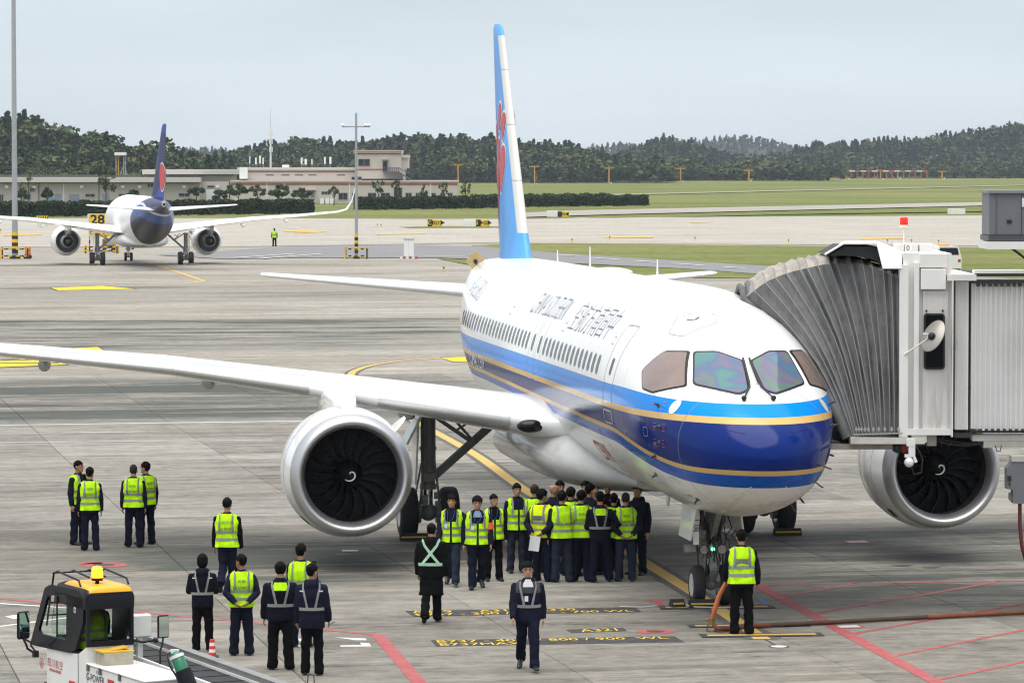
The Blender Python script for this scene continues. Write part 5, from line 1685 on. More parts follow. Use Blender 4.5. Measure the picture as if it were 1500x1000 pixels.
def trouser_mesh(pose, loose=0.0):
    key = ('t', pose, loose)
    if key in _PC: return _PC[key]
    J = skeleton(pose); mb = MB(); dz = J['zp'] - .925
    rs = []
    for z, w, d in ((.80, .175, .130), (.86, .186, .137), (.93, .184, .134), (1.02, .170, .122)):
        rs.append([V(w * math.copysign(abs(math.cos(2 * math.pi * k / 20)) ** .85, math.cos(2 * math.pi * k / 20)), d * math.sin(2 * math.pi * k / 20), z + dz) for k in range(20)])
    mb.rings(rs, 0, True, True, True)
    for h, k, an, fd, pt_ in J['legs']:
        mb.tube([h + V(0, 0, .02), h.lerp(k, .25), h.lerp(k, .65), k, k.lerp(an, .4), k.lerp(an, .8), an + (an - k).normalized() * .058], [.106, .105, .093 + loose, .085 + loose, .082 + loose, .080 + loose, .084 + loose], 14)
    me = solid(mb, .016, None, 2, .006, len(_PC))
    _PC[key] = me
    return me

def shoe_mesh():
    if 'shoe' in _PC: return _PC['shoe']
    mb = MB(); rs = []
    for y, w, h, z0 in ((-.085, .026, .05, 0), (-.07, .036, .075, 0), (-.02, .038, .10, 0), (.03, .040, .088, 0), (.09, .046, .062, 0), (.14, .046, .052, 0), (.18, .036, .042, .003), (.198, .018, .026, .008)):
        rs.append([V(w * math.cos(a) * (1.0 if math.sin(a) < 0 else .85), y, z0 + (h * (.5 + .5 * math.sin(a)) if True else 0)) for a in [2 * math.pi * k / 12 for k in range(12)]])
    mb.rings(rs, 0, True, True, True)
    _PC['shoe'] = mb.mesh('shoe', M_SHOE, fix=True)
    return _PC['shoe']

def hair_mesh(style):
    key = ('h', style)
    if key in _PC: return _PC[key]
    mb = MB(); N = 40
    off = {'buzz': .005, 'cap': .012, 'round': .022, 'tousled': .016}.get(style, .0105)
    zs = [p[0] for p in HEADP]; fw = pchip(zs, [p[1] for p in HEADP]); ff = pchip(zs, [p[2] for p in HEADP]); fb = pchip(zs, [p[3] for p in HEADP])
    line = pchip([0, 30, 50, 68, 82, 100, 118, 140, 180], [.156, .154, .148, .138, .106, .100, .074, .044, .034] if style not in ('cap', 'round') else [.150, .150, .148, .140, .112, .095, .060, .025, .010] if style == 'round' else [.160, .158, .150, .140, .125, .115, .095, .075, .070])
    seed = {'buzz': 1, 'cap': 2, 'round': 3, 'tousled': 4}.get(style, 5)
    rings = []
    for z in [.012 + i * (.222 - .012) / 20 for i in range(21)] + [.2335]:
        zz = min(z, .2195); ring = []
        for k in range(N):
            a = 2 * math.pi * k / N; c, s = math.cos(a), math.sin(a)
            dlt = abs(math.degrees(math.atan2(c, s)))
            ln = line(dlt) + (.007 * noise.noise(Vector((a * 3.3, seed * 2.7, .5))) if style in ('short', 'tousled') and s > 0 else 0)
            o = off * max(0, min(1, (z - ln) / .012)) * (1 if style in ('cap', 'round') else .80 + .20 * max(0, min(1, (z - .11) / .07))) - .016 * (z < ln)
            if style in ('short', 'tousled') and z >= ln:
                o += (.007 if style == 'short' else .016) * noise.noise(Vector((c * 3.1, s * 3.1, z * 30 + seed))) + (.004 * max(0, s) if z > .18 else 0)
            w, f, b = fw(zz), ff(zz), fb(zz)
            yy = (f + b) / 2 + ((f - b) / 2 + o) * math.copysign(abs(s) ** .85, s)
            top = off * .9 * max(0, (z - .19) / .04)
            ring.append(Vector(((w + o) * math.copysign(abs(c) ** .9, c), yy, z + top + (.01 * noise.noise(Vector((c * 2, s * 2, z * 9 + seed))) if style == 'tousled' and z > .17 else 0))))
        rings.append(ring)
    c0 = sum(rings[-1], Vector()) / N
    rings[-1] = [c0.lerp(q, .55) for q in rings[-1]]
    mb.rings(rings, 0, True, True, True)
    if style == 'round': mb.ball((0, -.025, .115), (.096, .100, .125), 20, 14)
    _PC[key] = mb.mesh('hair', M_HAIR, fix=True)
    return _PC[key]

def set_mat(o, m):
    o.material_slots[0].link = 'OBJECT'; o.material_slots[0].material = m
def shell(T, z0, z1, a0, a1, off, nz, na, m, name, parent, th=0.0):
    """piece of cloth lying on the trunk between two heights and two angles (degrees; 90 = front)"""
    mb = MB()
    mb.grid(lambda u, v: T(torso_pt(u, R(v), off)), [lerp(z0, z1, i / nz) for i in range(nz + 1)], [lerp(a0, a1, i / na) for i in range(na + 1)], 0, True)
    return mb.build(name, m, parent, fix=False)
def strap(T, pts, w, off, m, name, parent):
    """tape over the trunk through (angle, height) points, or through x offsets on front/back"""
    mb = MB(); L = [];
    for i, (a, z) in enumerate(pts):
        a2, z2 = pts[min(i + 1, len(pts) - 1)]; a1, z1 = pts[max(i - 1, 0)]
        t = (T(torso_pt(z2, R(a2), off)) - T(torso_pt(z1, R(a1), off))).normalized()
        p = T(torso_pt(z, R(a), off)); c = T(V(0, 0, z)); n = (p - c); n = (n - t * n.dot(t)).normalized()
        s = t.cross(n) * w / 2
        L.append((p - s, p + s))
    for (a, b), (c, d) in zip(L, L[1:]): mb.add([a, b, d, c], [(0, 1, 2, 3)], 0, True)
    return mb.build(name, m, parent, fix=False)
def ang_x(x, z, back):
    w = tw_(z); k = max(-1, min(1, x / w)); a = math.degrees(math.acos(math.copysign(abs(k) ** (1 / .8), k)))
    return -a if back else a

def person(px, py, face, pose='stand', top='vest', label='', hair='short', yaw=0, pitch=0, h=1.74, skin=None, jacket=None, trou=None, vest=None, text=None, jstyle='jacket',
           badge=False, armband=False, hairmat=None, collar=None, glasses=False, loose=0.0, at=None, group='people on the apron', flip=False, neck=True):
    g = at if at is not None else G(px, py)
    root = empty('person', g, R(180 + face), label, 'person', group)
    sc = h / 1.74; kx = 1 + .07 * math.sin(px * 12.9 + py * 3.1); root.scale = (sc * kx, sc * (1 + .05 * math.sin(px * 7.7 + py)), sc)
    J = skeleton(pose); T = J['T']; hx, Rm = head_xf(J, yaw, pitch)
    b = link('body', body_mesh(pose, yaw, pitch), root); set_mat(b, skin or M_SKIN)
    j = link('coat' if jstyle == 'coat' else 'jacket', jacket_mesh(pose, jstyle), root); set_mat(j, jacket or M_NAVY)
    t = link('trousers', trouser_mesh(pose, loose), root); set_mat(t, trou or M_TROU)
    for h_, k, an, fd, pt_ in J['legs']:
        o = link('shoe', shoe_mesh(), root, an + V(0, 0, -.083) + fd * .02, (R(pt_), 0, math.atan2(-fd.x, fd.y)), (1.12, 1.08, 1.1))
        if pt_ < 0: o.location = an + V(0, 0.0, -.083)
    if hair != 'none':
        o = link('hair' if hair != 'cap' else 'knit_cap', hair_mesh(hair), root, hx(V(0, 0, 0)), Rm.to_euler(), (1.09,) * 3); set_mat(o, hairmat or (M_BUZZ if hair == 'buzz' else M_HAIR))
    # face
    for sg in (-1, 1):
        mb = MB(); mb.ball(hx(V(sg * .031, .0845, .124)), (.013, .006, .006), 8, 6, 0, Rm); mb.build('eye', M_EYE, root)
        mb = MB(); mb.tube([hx(V(sg * .016, .090, .141)), hx(V(sg * .032, .090, .145)), hx(V(sg * .048, .080, .140))], [.004, .0048, .003], 6); mb.build('eyebrow', M_HAIR, root)
    mb = MB(); mb.tube([hx(V(-.022, .089, .042)), hx(V(0, .0955, .0425)), hx(V(.022, .089, .042))], [.003, .0055, .003], 6); mb.build('mouth', M_LIPS, root)
    if glasses:
        mb = MB()
        for sg in (-1, 1):
            mb.tube([hx(V(sg * .033 + .023 * math.cos(k * math.pi / 5), .101, .124 + .016 * math.sin(k * math.pi / 5))) for k in range(11)], .0028, 5)
            mb.tube([hx(V(sg * .056, .099, .128)), hx(V(sg * .080, .02, .125))], .0025, 5)
        mb.tube([hx(V(-.010, .101, .126)), hx(V(.010, .101, .126))], .0025, 5)
        mb.build('spectacles', M_GLASSF, root)
    mv = vest or M_VEST
    if top == 'vest':
        o1, o2 = .026, .0305
        v = MB(); zs = [.875, .90, .95, 1.0, 1.05, 1.1, 1.16, 1.22, 1.28, 1.33, 1.37, 1.40, 1.43, 1.455, 1.478]
        na = 40
        def vp(z, a):
            flare = .010 * max(0, (1.0 - z) / .12) * (1 + .5 * math.sin(a * 5 + z * 9))
            return T(torso_pt(z, a, o1 + flare + .0045 * math.sin(a * 7 + z * 22 + px) + .004 * math.sin(a * 3 - z * 41 + py)))
        gap = R(3)
        v.grid(lambda z, a: vp(z, a), zs, [math.pi / 2 + gap + (2 * math.pi - 2 * gap) * i / na for i in range(na + 1)], 0, True)
        # V neck: drop the faces in front of the throat
        keep = []
        for f, mi in zip(v.f, v.mi):
            pass
        ve = v.build('vest', mv, root, fix=False)
        bm = bmesh.new(); bm.from_mesh(ve.data)
        kill = []
        for i, f in enumerate(v.f):
            zi = i // na; ai = i % na
            fr = min(ai, na - 1 - ai)
            zc = zs[zi]
            if zc >= 1.27 and fr < (zc - 1.22) / .045 * .95: kill.append(i)
        bm.faces.ensure_lookup_table()
        bmesh.ops.delete(bm, geom=[bm.faces[i] for i in kill], context='FACES')
        bm.to_mesh(ve.data); bm.free()
        for z in (1.02, 1.155):
            shell(T, z - .025, z + .025, 94, 446, o2 + .003, 1, 36, M_STRIPE, 'reflective_stripe', root)
        for sg in (-1, 1):
            for back in (False, True):
                pts = []
                for i in range(8):
                    z = lerp(1.16, 1.473, i / 7); x = sg * lerp(.118, .105, i / 7); x = sg * min(abs(x), tw_(z) * .9)
                    pts.append((ang_x(x, z, back), z))
                strap(T, pts, .045, o2 + .005, M_STRIPE, 'reflective_stripe', root)
        mb = MB(); mb.tube([T(torso_pt(z, R(90), .027)) for z in (.885, 1.0, 1.1, 1.2, 1.26)], .006, 5); mb.build('zip', M_BLACK, root)
        if text:
            rows = text if isinstance(text, (list, tuple)) else [text]
            if text == 'patch':
                shell(T, 1.20, 1.30, 245, 295, o2 + .004, 3, 8, M_STRIPE, 'text_patch', root)
                rows = ['机务维修', '机坪部']
            z = 1.36 if len(rows) > 2 else (1.275 if text == 'patch' else 1.335)
            for i, r_ in enumerate(rows):
                zz = z - i * (.045 if text == 'patch' else (.08 if i < 1 or len(rows) > 2 else .12))
                if text == 'walker': zz = z
                sz = .042 if text == 'patch' else .066
                def fn(u, v_, zz=zz):
                    a = ang_x(u, zz + v_, True)
                    return T(torso_pt(zz + v_, R(a), o2 + .008))
                text_on('vest_lettering', r_, sz, fn, M_VTXT, root, cell=.05)
    elif top in ('harness', 'harness_patch', 'cross'):
        mt = {'harness': M_STRIPE, 'harness_patch': M_STRIPE, 'cross': M_STRIPEG}[top]
        pf = .018 if jstyle in ('parka', 'coat') else 0
        o2 = .024 + pf
        if top != 'cross':
            shell(T, 1.055, 1.105, 0, 360, o2, 1, 40, mt, 'reflective_belt', root)
            for sg in (-1, 1):
                for back in (False, True):
                    pts = []
                    for i in range(9):
                        z = lerp(1.09, 1.462, i / 8); x = sg * lerp(.055, .125 if i < 8 else .105, i / 8); x = sg * min(abs(x), tw_(z) * .92)
                        pts.append((ang_x(x, z, back), z))
                    strap(T, pts, .042, o2 + .003, mt, 'reflective_strap', root)
                    if back and top == 'harness':
                        pts = [(ang_x(sg * x, 1.37, True), 1.37) for x in (.10, .135, .165)]
                        strap(T, pts, .022, o2 + .002, M_STRIPEL, 'reflective_piping', root)
            if top == 'harness_patch':
                shell(T, 1.33, 1.44, 245, 295, o2 + .002, 3, 6, M_VEST, 'yellow_patch', root)
        else:
            shell(T, 1.03, 1.085, 0, 360, o2, 1, 40, mt, 'reflective_belt', root)
            for sg in (-1, 1):
                pts = []
                for i in range(13):
                    z = lerp(1.07, 1.462, i / 12); x = sg * lerp(-.12, .13, i / 12); x = math.copysign(min(abs(x), tw_(z) * .9), x) if abs(x) > 1e-6 else 0.0
                    pts.append((ang_x(x, z, True), z))
                strap(T, pts, .05, o2 + .004 + .003 * (sg > 0), mt, 'reflective_strap', root)
    if collar is not None:
        mb = MB(); mb.grid(lambda z, a: T(torso_pt(z, a, .024)), [1.40, 1.44, 1.475, 1.50], [R(72 + 4 * i) for i in range(10)], 0, True); mb.build('shirt_front', collar, root, fix=False)
    if badge:
        mb = MB(); p = T(torso_pt(1.20, R(72), .045)); mb.box(p, (.058, .008, .085)); mb.build('badge', M_BADGE, root)
        mb = MB(); mb.tube([T(torso_pt(1.24, R(72), .042)), T(torso_pt(1.34, R(80), .042)), T(torso_pt(1.46, R(70), .036))], .005, 5); mb.tube([T(torso_pt(1.24, R(74), .042)), T(torso_pt(1.34, R(96), .042)), T(torso_pt(1.46, R(110), .036))], .005, 5); mb.build('lanyard', mat('blue_lanyard', (.03, .08, .35), .6), root)
    if armband:
        s, e, w, f = J['arms'][0]; q = s.lerp(e, .62); d = (e - s).normalized()
        mb = MB(); mb.tube([q - d * .065, q + d * .065], .076, 14, caps=False); mb.build('armband', M_ORANGE, root)
    root['pose_hand'] = 0
    del root['pose_hand']
    return root, J, sc

def hand_world(root, J, i, sc, f_=.09):
    s, e, w, f = J['arms'][i]
    M = Matrix.Translation(root.location) @ root.rotation_euler.to_matrix().to_4x4() @ Matrix.Diagonal((*root.scale, 1))
    return M @ (w + f * f_)

VT = ['民航', '成航物流']
# four ramp workers talking, left
person(115, 797, 60, 'stand', 'vest', 'worker in profile at the far left, half hidden by a shorter colleague', hair='buzz', yaw=15, h=1.78, hairmat=M_HAIR)
person(132, 806, 188, 'stand', 'vest', 'short worker with his back turned, in the left pair, head turned to his colleague', hair='short', yaw=-25, h=1.74, text=VT)
person(196, 801, 178, 'stand', 'vest', 'bald-cropped stocky worker seen from behind beside a taller man in glasses', hair='buzz', h=1.74, text=VT)
person(214, 797, 215, 'stand', 'vest', 'worker in spectacles leaning in to the bald-cropped man, face in profile', hair='short', yaw=25, h=1.75, text=VT, glasses=True)
# the walker with cap
person(333, 868, 176, 'stepping', 'vest', 'worker in a black knit cap walking off alone with rolled-up sleeves', hair='cap', h=1.79, text=['川航汉莎', '业务部'], jacket=M_BLKC, trou=M_TROU, jstyle='shirt')
# the group watching at the lower left
person(297, 953, 182, 'front', 'harness', 'person with round black hair in a dark parka, hands held in front, by the conveyor', hair='round', h=1.60, jacket=M_NAVY2, trou=M_BLKC, jstyle='hood')
person(354, 959, 186, 'behind', 'vest', 'worker in a yellow vest clasping his hands behind his back, head turned aside', hair='short', yaw=42, h=1.66, skin=M_SKIN2, text=VT, loose=.008)
ph, phJ, phs = person(441, 947, 172, 'phone', 'vest', 'man in a yellow vest holding up a phone to film, partly hidden by two colleagues', hair='tousled', yaw=-8, h=1.72, trou=M_TROU)
person(411, 980, 183, 'stand', 'harness_patch', 'man in a dark jacket with grey harness and small yellow back patch', hair='short', h=1.72, jacket=M_NAVY2, trou=M_BLKC)
pn, pnJ, pns = person(457, 988, 180, 'pen', 'harness', 'man in a hooded navy parka holding a pen, beside the yellow back patch', hair='short', yaw=-38, h=1.76, jacket=M_NAVY, trou=M_BLKC, jstyle='parka')
# long coat
person(632, 911, 176, 'stroll', 'cross', 'person in a long black coat with crossed green reflective straps', hair='buzz', h=1.74, jacket=M_BLKC, trou=M_BLKC, jstyle='coat', hairmat=M_HAIR)
# four facing the viewer
person(662, 857, -6, 'walk', 'vest', 'young man with fringe and badge walking forward, behind the long-coated person', hair='tousled', h=1.74, trou=M_TROU2, badge=True)
person(699, 862, 4, 'stroll', 'vest', 'young man with tousled hair, blue collar and an orange armband', hair='tousled', h=1.76, badge=True, armband=True, collar=M_SHIRTB, pitch=-6)
person(723, 850, 10, 'stand', 'vest', 'crop-haired man with badge just behind the one with the armband', hair='buzz', yaw=20, h=1.68, jacket=M_BLKC, trou=M_BLKC, badge=True, hairmat=M_HAIR)
person(757, 838, 14, 'stand', 'vest', 'tall young man in an open yellow vest standing upright left of the huddle', hair='short', h=1.76, trou=M_TROU2, yaw=0)
# the huddle under the nose
pp, ppJ, pps = person(794, 851, 150, 'behind', 'vest', 'man holding a white sheet of paper behind his back', hair='tousled', yaw=-20, h=1.78, vest=M_VEST2, text='patch')
person(783, 838, 170, 'stand', 'vest', 'man almost wholly hidden behind the one holding the paper', hair='buzz', h=1.74)
person(811, 836, 130, 'stand', 'jacket', 'bald man in dark clothes behind the paper holder', hair='none', h=1.72, yaw=-20)
person(820, 832, 30, 'stand', 'jacket', 'dark-haired man whose face peeks out right of the bald man', hair='short', h=1.75, yaw=-10)
person(823, 852, 196, 'stand', 'vest', 'man in a vest with grey cargo trousers, turned to his neighbour in the huddle', hair='short', yaw=-30, h=1.76, trou=M_TROU2)
person(836, 843, 160, 'stand', 'vest', 'black-haired man sandwiched between two vests in the huddle', hair='short', h=1.74)
person(851, 851, 186, 'stand', 'vest', 'broad man with a pale collar and lettered vest, back turned in the huddle', hair='short', yaw=-20, h=1.76, text=VT, collar=None)
person(864, 841, 120, 'stand', 'jacket', 'black-haired man in profile looking into the huddle', hair='short', yaw=0, h=1.78)
person(858, 834, -20, 'front', 'jacket', 'man facing the viewer at the back of the huddle, chin hidden', hair='short', h=1.76)
person(872, 833, 6, 'stand', 'jacket', 'man at the back of the huddle, above the one in red', hair='tousled', h=1.78)
person(871, 841, 20, 'stand', 'jacket', 'bald man in a red jacket in the middle of the huddle', hair='none', h=1.70, jacket=mat('red_jacket', (.60, .05, .03), .8), skin=M_SKIN2)
person(879, 852, 184, 'hip', 'harness_patch', 'man with hand on hip in grey harness and dark overalls, back turned in the huddle', hair='short', h=1.75, jacket=M_NAVY2, trou=M_TROU)
ea, eaJ, eas = person(890, 836, 4, 'ear', 'jacket', 'man holding a phone to his ear, facing the viewer', hair='short', h=1.79, jacket=M_BLKC, skin=M_SKIN2)
person(899, 847, 170, 'stand', 'vest', 'man mostly hidden between the harness wearer and the one with clasped hands', hair='short', h=1.66, jacket=M_BLKC, trou=M_BLKC)
person(916, 851, 188, 'behind', 'vest', 'man with greying crop and hands clasped behind him at the right end of the huddle', hair='buzz', h=1.72, trou=M_TROU2, text=VT, yaw=-10)
person(934, 841, -30, 'stand', 'jacket', 'tall man in a dark jacket at the right edge of the huddle', hair='short', h=1.77, jstyle='hood')
# front man
fm, fmJ, fms = person(773, 981, 2, 'walk', 'harness', 'man in spectacles walking alone towards the viewer, grey harness over a navy jacket', hair='short', h=1.73, glasses=True, collar=M_SHIRT, trou=M_TROU, jacket=M_NAVY)
mb = MB(); mb.grid(lambda z, a: fmJ['T'](torso_pt(z, a, .0175)), [1.30, 1.34, 1.38, 1.41, 1.44, 1.462], [R(-180 + 12 * i) for i in range(31)], 0, True)
mb.build('yoke', M_GREYC, fm, fix=False)
mb = MB(); p = fmJ['T'](torso_pt(1.21, R(86), .03)); mb.box(p, (.058, .008, .088)); mb.build('badge', M_BADGE, fm)
# man at the nose wheel with the hose
hs, hsJ, hss = person(1086, 929, 184, 'hose', 'vest', 'man with back turned holding an orange hose by the nose wheel', hair='short', h=1.80, text='patch', trou=M_BLKC, jacket=M_NAVY2)
# far away on the taxiway
fa = person(402, 361, 178, 'stand', 'vest', 'tiny far-off worker in a vest alone on the taxiway', hair='cap', h=1.76, jacket=M_BLKC, trou=M_BLKC)

# things held
hp_ = hand_world(ph, phJ, 1, phs, .10)
mb = MB(); mb.box((0, 0, 0), (.075, .010, .155), None, 0, .004)
o = mb.build('phone', M_PHONE, None, hp_ + Vector((0, 0.02, .06)), (R(-6), 0, R(-8))); tag(o, 'phone held up by the man filming with it', 'phone')
hp_ = hand_world(ea, eaJ, 1, eas, .07)
mb = MB(); mb.box((0, 0, 0), (.012, .07, .145), None, 0, .004)
o = mb.build('phone', M_PHONE, None, hp_ + Vector((.015, 0, .0)), (R(-15), R(8), 0)); tag(o, 'phone pressed to the ear of a man in the huddle', 'phone')
hp_ = hand_world(pn, pnJ, 1, pns, .10)
mb = MB(); mb.cyl((0, 0, 0), (.11, -.03, .05), .006, n=6); o = mb.build('pen', M_PHONE, None, hp_ + Vector((-.02, 0, 0))); tag(o, 'black pen in the hand of the parka wearer', 'pen')
h1, h2 = hand_world(pp, ppJ, 0, pps, .10), hand_world(pp, ppJ, 1, pps, .10)
pc_ = (h1 + h2) / 2 + Vector((-.03, -.07, -.14))
mb = MB(); mb.grid(lambda u, v: Vector((u, .012 * math.sin((u + .1) * 14) + .01 * v, v)), [-.105 + .03 * i for i in range(8)], [-.15 + .05 * i for i in range(7)], 0, True)
o = mb.build('paper', M_PAPER, None, pc_, (0, R(8), R(12)), fix=False); tag(o, 'white paper sheet held behind a man in the huddle', 'paper')
# ------------------------------------------------------------------ belt loader at the lower left
VC = Vector((-6.26, 57.0, 0))
VX = Vector((.468, -.884, 0)).normalized()           # towards its rear (towards the viewer)
VY = Vector((-VX.y, VX.x, 0))                        # across
loader = empty('belt_loader', VC, math.atan2(VX.y, VX.x), 'white belt loader with black cab frame, yellow roof and a lit amber beacon', 'belt loader')
LM = Matrix.Translation(VC) @ Matrix.Rotation(math.atan2(VX.y, VX.x), 4, 'Z'); LI = LM.inverted()
def PV(px, py, axis, val):
    o = LI @ Vector((0, 0, CAM_H)); d = LI.to_3x3() @ (GD(px, py, 50) - Vector((0, 0, CAM_H)))
    return o + d * ((val - o[axis]) / d[axis])
M_LW = mat('loader_white', (.74, .74, .71), .35, coat=.3, var=.04, dirt=.25, vscale=2)
M_LBK = mat('loader_black', (.008, .009, .013), .4, spec=.25)
M_LYEL = mat('loader_yellow', (.85, .40, .008), .4, coat=.2, dirt=.15)
M_GLASS = mat('loader_glass', (.86, .96, .93), .0, trans=1.0, ior=1.12, spec=.5)
M_RUB = mat('belt_rubber', (.012, .013, .014), .6, var=.2, bump=.3, bscale=6)
M_ALU = mat('rail_aluminium', (.30, .30, .29), .45, metal=.5, var=.2, dirt=.5)
def vpoly(crop, axis, val, ox=0, oy=840, sc=6.25):
    out = []
    for x, y in crop:
        p = PV(ox + x / sc, oy + y / sc, axis, val); out.append((p.x if axis == 1 else p.y, p.z))
    return out
W, LEN = .74, 1.62
# lower body
mb = MB()
side = [(-1.60, .30), (0.0, .30), (0, 1.20), (-1.56, 1.20)]
zs_ = PV(48, 942, 1, 0).z
mb.prism([(-1.60, 0, .28), (0, 0, .28), (0, 0, 1.98), (-.02, 0, 2.0), (-.02, 0, 1.2), (-1.60, 0, zs_)][:3] + [(0, 0, 1.19), (-.16, 0, 1.12), (-.3, 0, 1.0), (-1.62, 0, zs_)], (0, W, 0))
mb = MB(); mb.prism([(-1.62, 0, .28), (0, 0, .28), (0, 0, 1.19), (-.34, 0, 1.05), (-1.62, 0, zs_)], (0, W, 0))
mb.build('cab_body', M_LW, loader)
# black side frame with its window opening, both sides
fr_o = rounded(vpoly([(470, 98), (720, 150), (775, 250), (770, 450), (700, 690), (655, 725), (285, 645), (420, 125)], 1, 0), .05, 3)
wn_o = rounded(vpoly([(445, 200), (605, 188), (622, 215), (615, 605), (380, 545), (362, 510)], 1, 0), .04, 3)
def frame_with_hole(outer, inner, y, th, axis, name, m):
    bm = bmesh.new()
    def lift(p, o): return Vector((p[0], y + o, p[1])) if axis == 1 else Vector((y + o, p[0], p[1]))
    vo = [bm.verts.new(lift(p, 0)) for p in outer]; vi = [bm.verts.new(lift(p, 0)) for p in inner]
    es = [bm.edges.new((vo[i], vo[(i + 1) % len(vo)])) for i in range(len(vo))] + [bm.edges.new((vi[i], vi[(i + 1) % len(vi)])) for i in range(len(vi))]
    r = bmesh.ops.triangle_fill(bm, use_beauty=True, use_dissolve=False, edges=es)
    fs = [f for f in bm.faces]
    ex = bmesh.ops.extrude_face_region(bm, geom=fs)
    d = lift((0, 0), th) - lift((0, 0), 0)
    for v in [g for g in ex['geom'] if isinstance(g, bmesh.types.BMVert)]: v.co += d
    bmesh.ops.recalc_face_normals(bm, faces=bm.faces)
    me = bpy.data.meshes.new(name); bm.to_mesh(me); bm.free(); me.materials.append(m)
    return link(name, me, loader)
def plate(poly, y, th, axis, name, m):
    mb = MB()
    if axis == 1: mb.prism([(a, y, b) for a, b in poly], (0, th, 0))
    else: mb.prism([(y, a, b) for a, b in poly], (th, 0, 0))
    return mb.build(name, m, loader)
for y0 in (-.02, W - .03):
    frame_with_hole(fr_o, wn_o, y0, .05, 1, 'door_frame', M_LBK)
    plate(grow(wn_o, .01), y0 + .02, .012, 1, 'side_window', M_GLASS)
mb = MB()                                            # sliding window bar
a = PV(83.5, 840 + 200 / 6.25, 1, -.03); b = PV(83.5, 840 + 580 / 6.25, 1, -.03); mb.beam(a, b, .02, .02)
for yy in (270, 375):
    mb.beam(PV(61 + (270 - yy) * .06, 840 + yy / 6.25, 1, .3), PV(99, 840 + (yy - 5) / 6.25, 1, .3), .015, .015)
mb.build('window_bar', M_LBK, loader)
# rear wall with its window
rr = vpoly([(778, 245), (1180, 200), (1180, 655), (778, 690)], 0, 0); rw = vpoly([(800, 345), (1160, 325), (1150, 640), (795, 670)], 0, 0)
rr = [(0, 1.19), (W, 1.19), (W, 1.96), (0, 1.96)]; rw = rounded([(.05, 1.27), (W - .05, 1.27), (W - .05, 1.76), (.05, 1.76)], .04, 3)
frame_with_hole(rr, rw, -.03, .05, 0, 'rear_frame', M_LBK); plate(grow(rw, .01), -.02, .012, 0, 'rear_window', M_GLASS)
mb = MB(); mb.prism([(-1.60, .02, zs_), (-1.60, W - .02, zs_), (-1.22, W - .02, 1.95), (-1.22, .02, 1.95)], (-.02, 0, 0)); mb.build('windscreen', M_GLASS, loader)
# roof: black rounded skirt, yellow crown
mb = MB()
def rbox(x0, x1, y0, y1, z, r): return [(x, y, z) for x, y in rounded([(x0, y0), (x1, y0), (x1, y1), (x0, y1)], r, 4)]
mb.rings([rbox(-1.30, .02, -.02, W + .02, 1.74, .05), rbox(-1.28, .03, -.02, W + .03, 1.90, .07), rbox(-1.22, .0, .0, W, 2.02, .10), rbox(-1.15, -.06, .08, W - .08, 2.06, .10)], 0, True, True, True)
mb.build('roof', M_LBK, loader)
mb = MB(); mb.rings([rbox(-1.06, .02, .02, W - .0, 1.985, .08), rbox(-1.05, .012, .03, W - .02, 2.035, .09), rbox(-1.0, -.05, .09, W - .08, 2.075, .10)], 0, True, True, True); mb.build('roof_panel', M_LYEL, loader)
# beacon
bp = Vector((-.42, .34, 2.06))
mb = MB(); mb.lathe([(0, .03), (.06, .03), (.06, .085), (.10, .09)], bp, 'Z', 16); mb.build('beacon_base', M_LBK, loader)
mb = MB(); mb.lathe([(.10, .088), (.14, .09), (.24, .082), (.27, .06), (.28, .005)], bp, 'Z', 18)
mb.build('beacon', mat('amber_beacon_lit', (.9, .32, .01), .3, emit=(1.0, .36, .02), estr=1.6), loader)
mb = MB(); mb.ball(bp + Vector((0, 0, .20)), (.035, .035, .05), 10, 8); mb.build('beacon_bulb', mat('beacon_bulb', (1, .9, .5), .3, emit=(1, .85, .4), estr=14), loader)
# tube guard over the windscreen and roof
mb = MB()
for y in (.02, .28, .54, .78):
    mb.tube([(-1.66, y, 1.34), (-1.46, y, 1.9), (-1.36, y, 2.16), (-1.2, y, 2.2), (-.35, y, 2.14), (-.28, y, 2.06)] if y in (.02, .78) else [(-1.36, y, 2.16), (-1.2, y, 2.2), (-.6, y, 2.15)], .016, 7)
for z, x in ((1.5, -1.60), (1.7, -1.53), (1.92, -1.45), (2.16, -1.36)):
    mb.tube([(x, .0, z), (x, W, z)], .013, 6)
mb.build('tube_guard', M_LBK, loader)
# wiper, round badge, door seam
mb = MB(); mb.beam(PV(68, 946, 1, -.035), PV(80, 936, 1, -.035), .015, .012); mb.beam(PV(66, 944, 1, -.035), PV(74, 947, 1, -.035), .02, .015); mb.build('wiper', M_BLACK, loader)
c = PV(110, 893, 1, -.026); mb = MB(); mb.lathe([(-.0, .03), (-.004, .045), (-.006, .045), (-.006, .034)], (0, 0, 0), 'Y', 18); mb.v = [p + c for p in mb.v]; mb.build('round_badge', M_WLINE, loader)
mb = MB(); mb.box((-.335, -.004, .66), (.008, .006, .78)); mb.build('door_seam', M_BLACK, loader)
for x in (-.55, -.02):
    mb = MB(); mb.box((x - .02, -.01, .60), (.18, .03, .05)); mb.build('red_reflector', M_RED, loader)
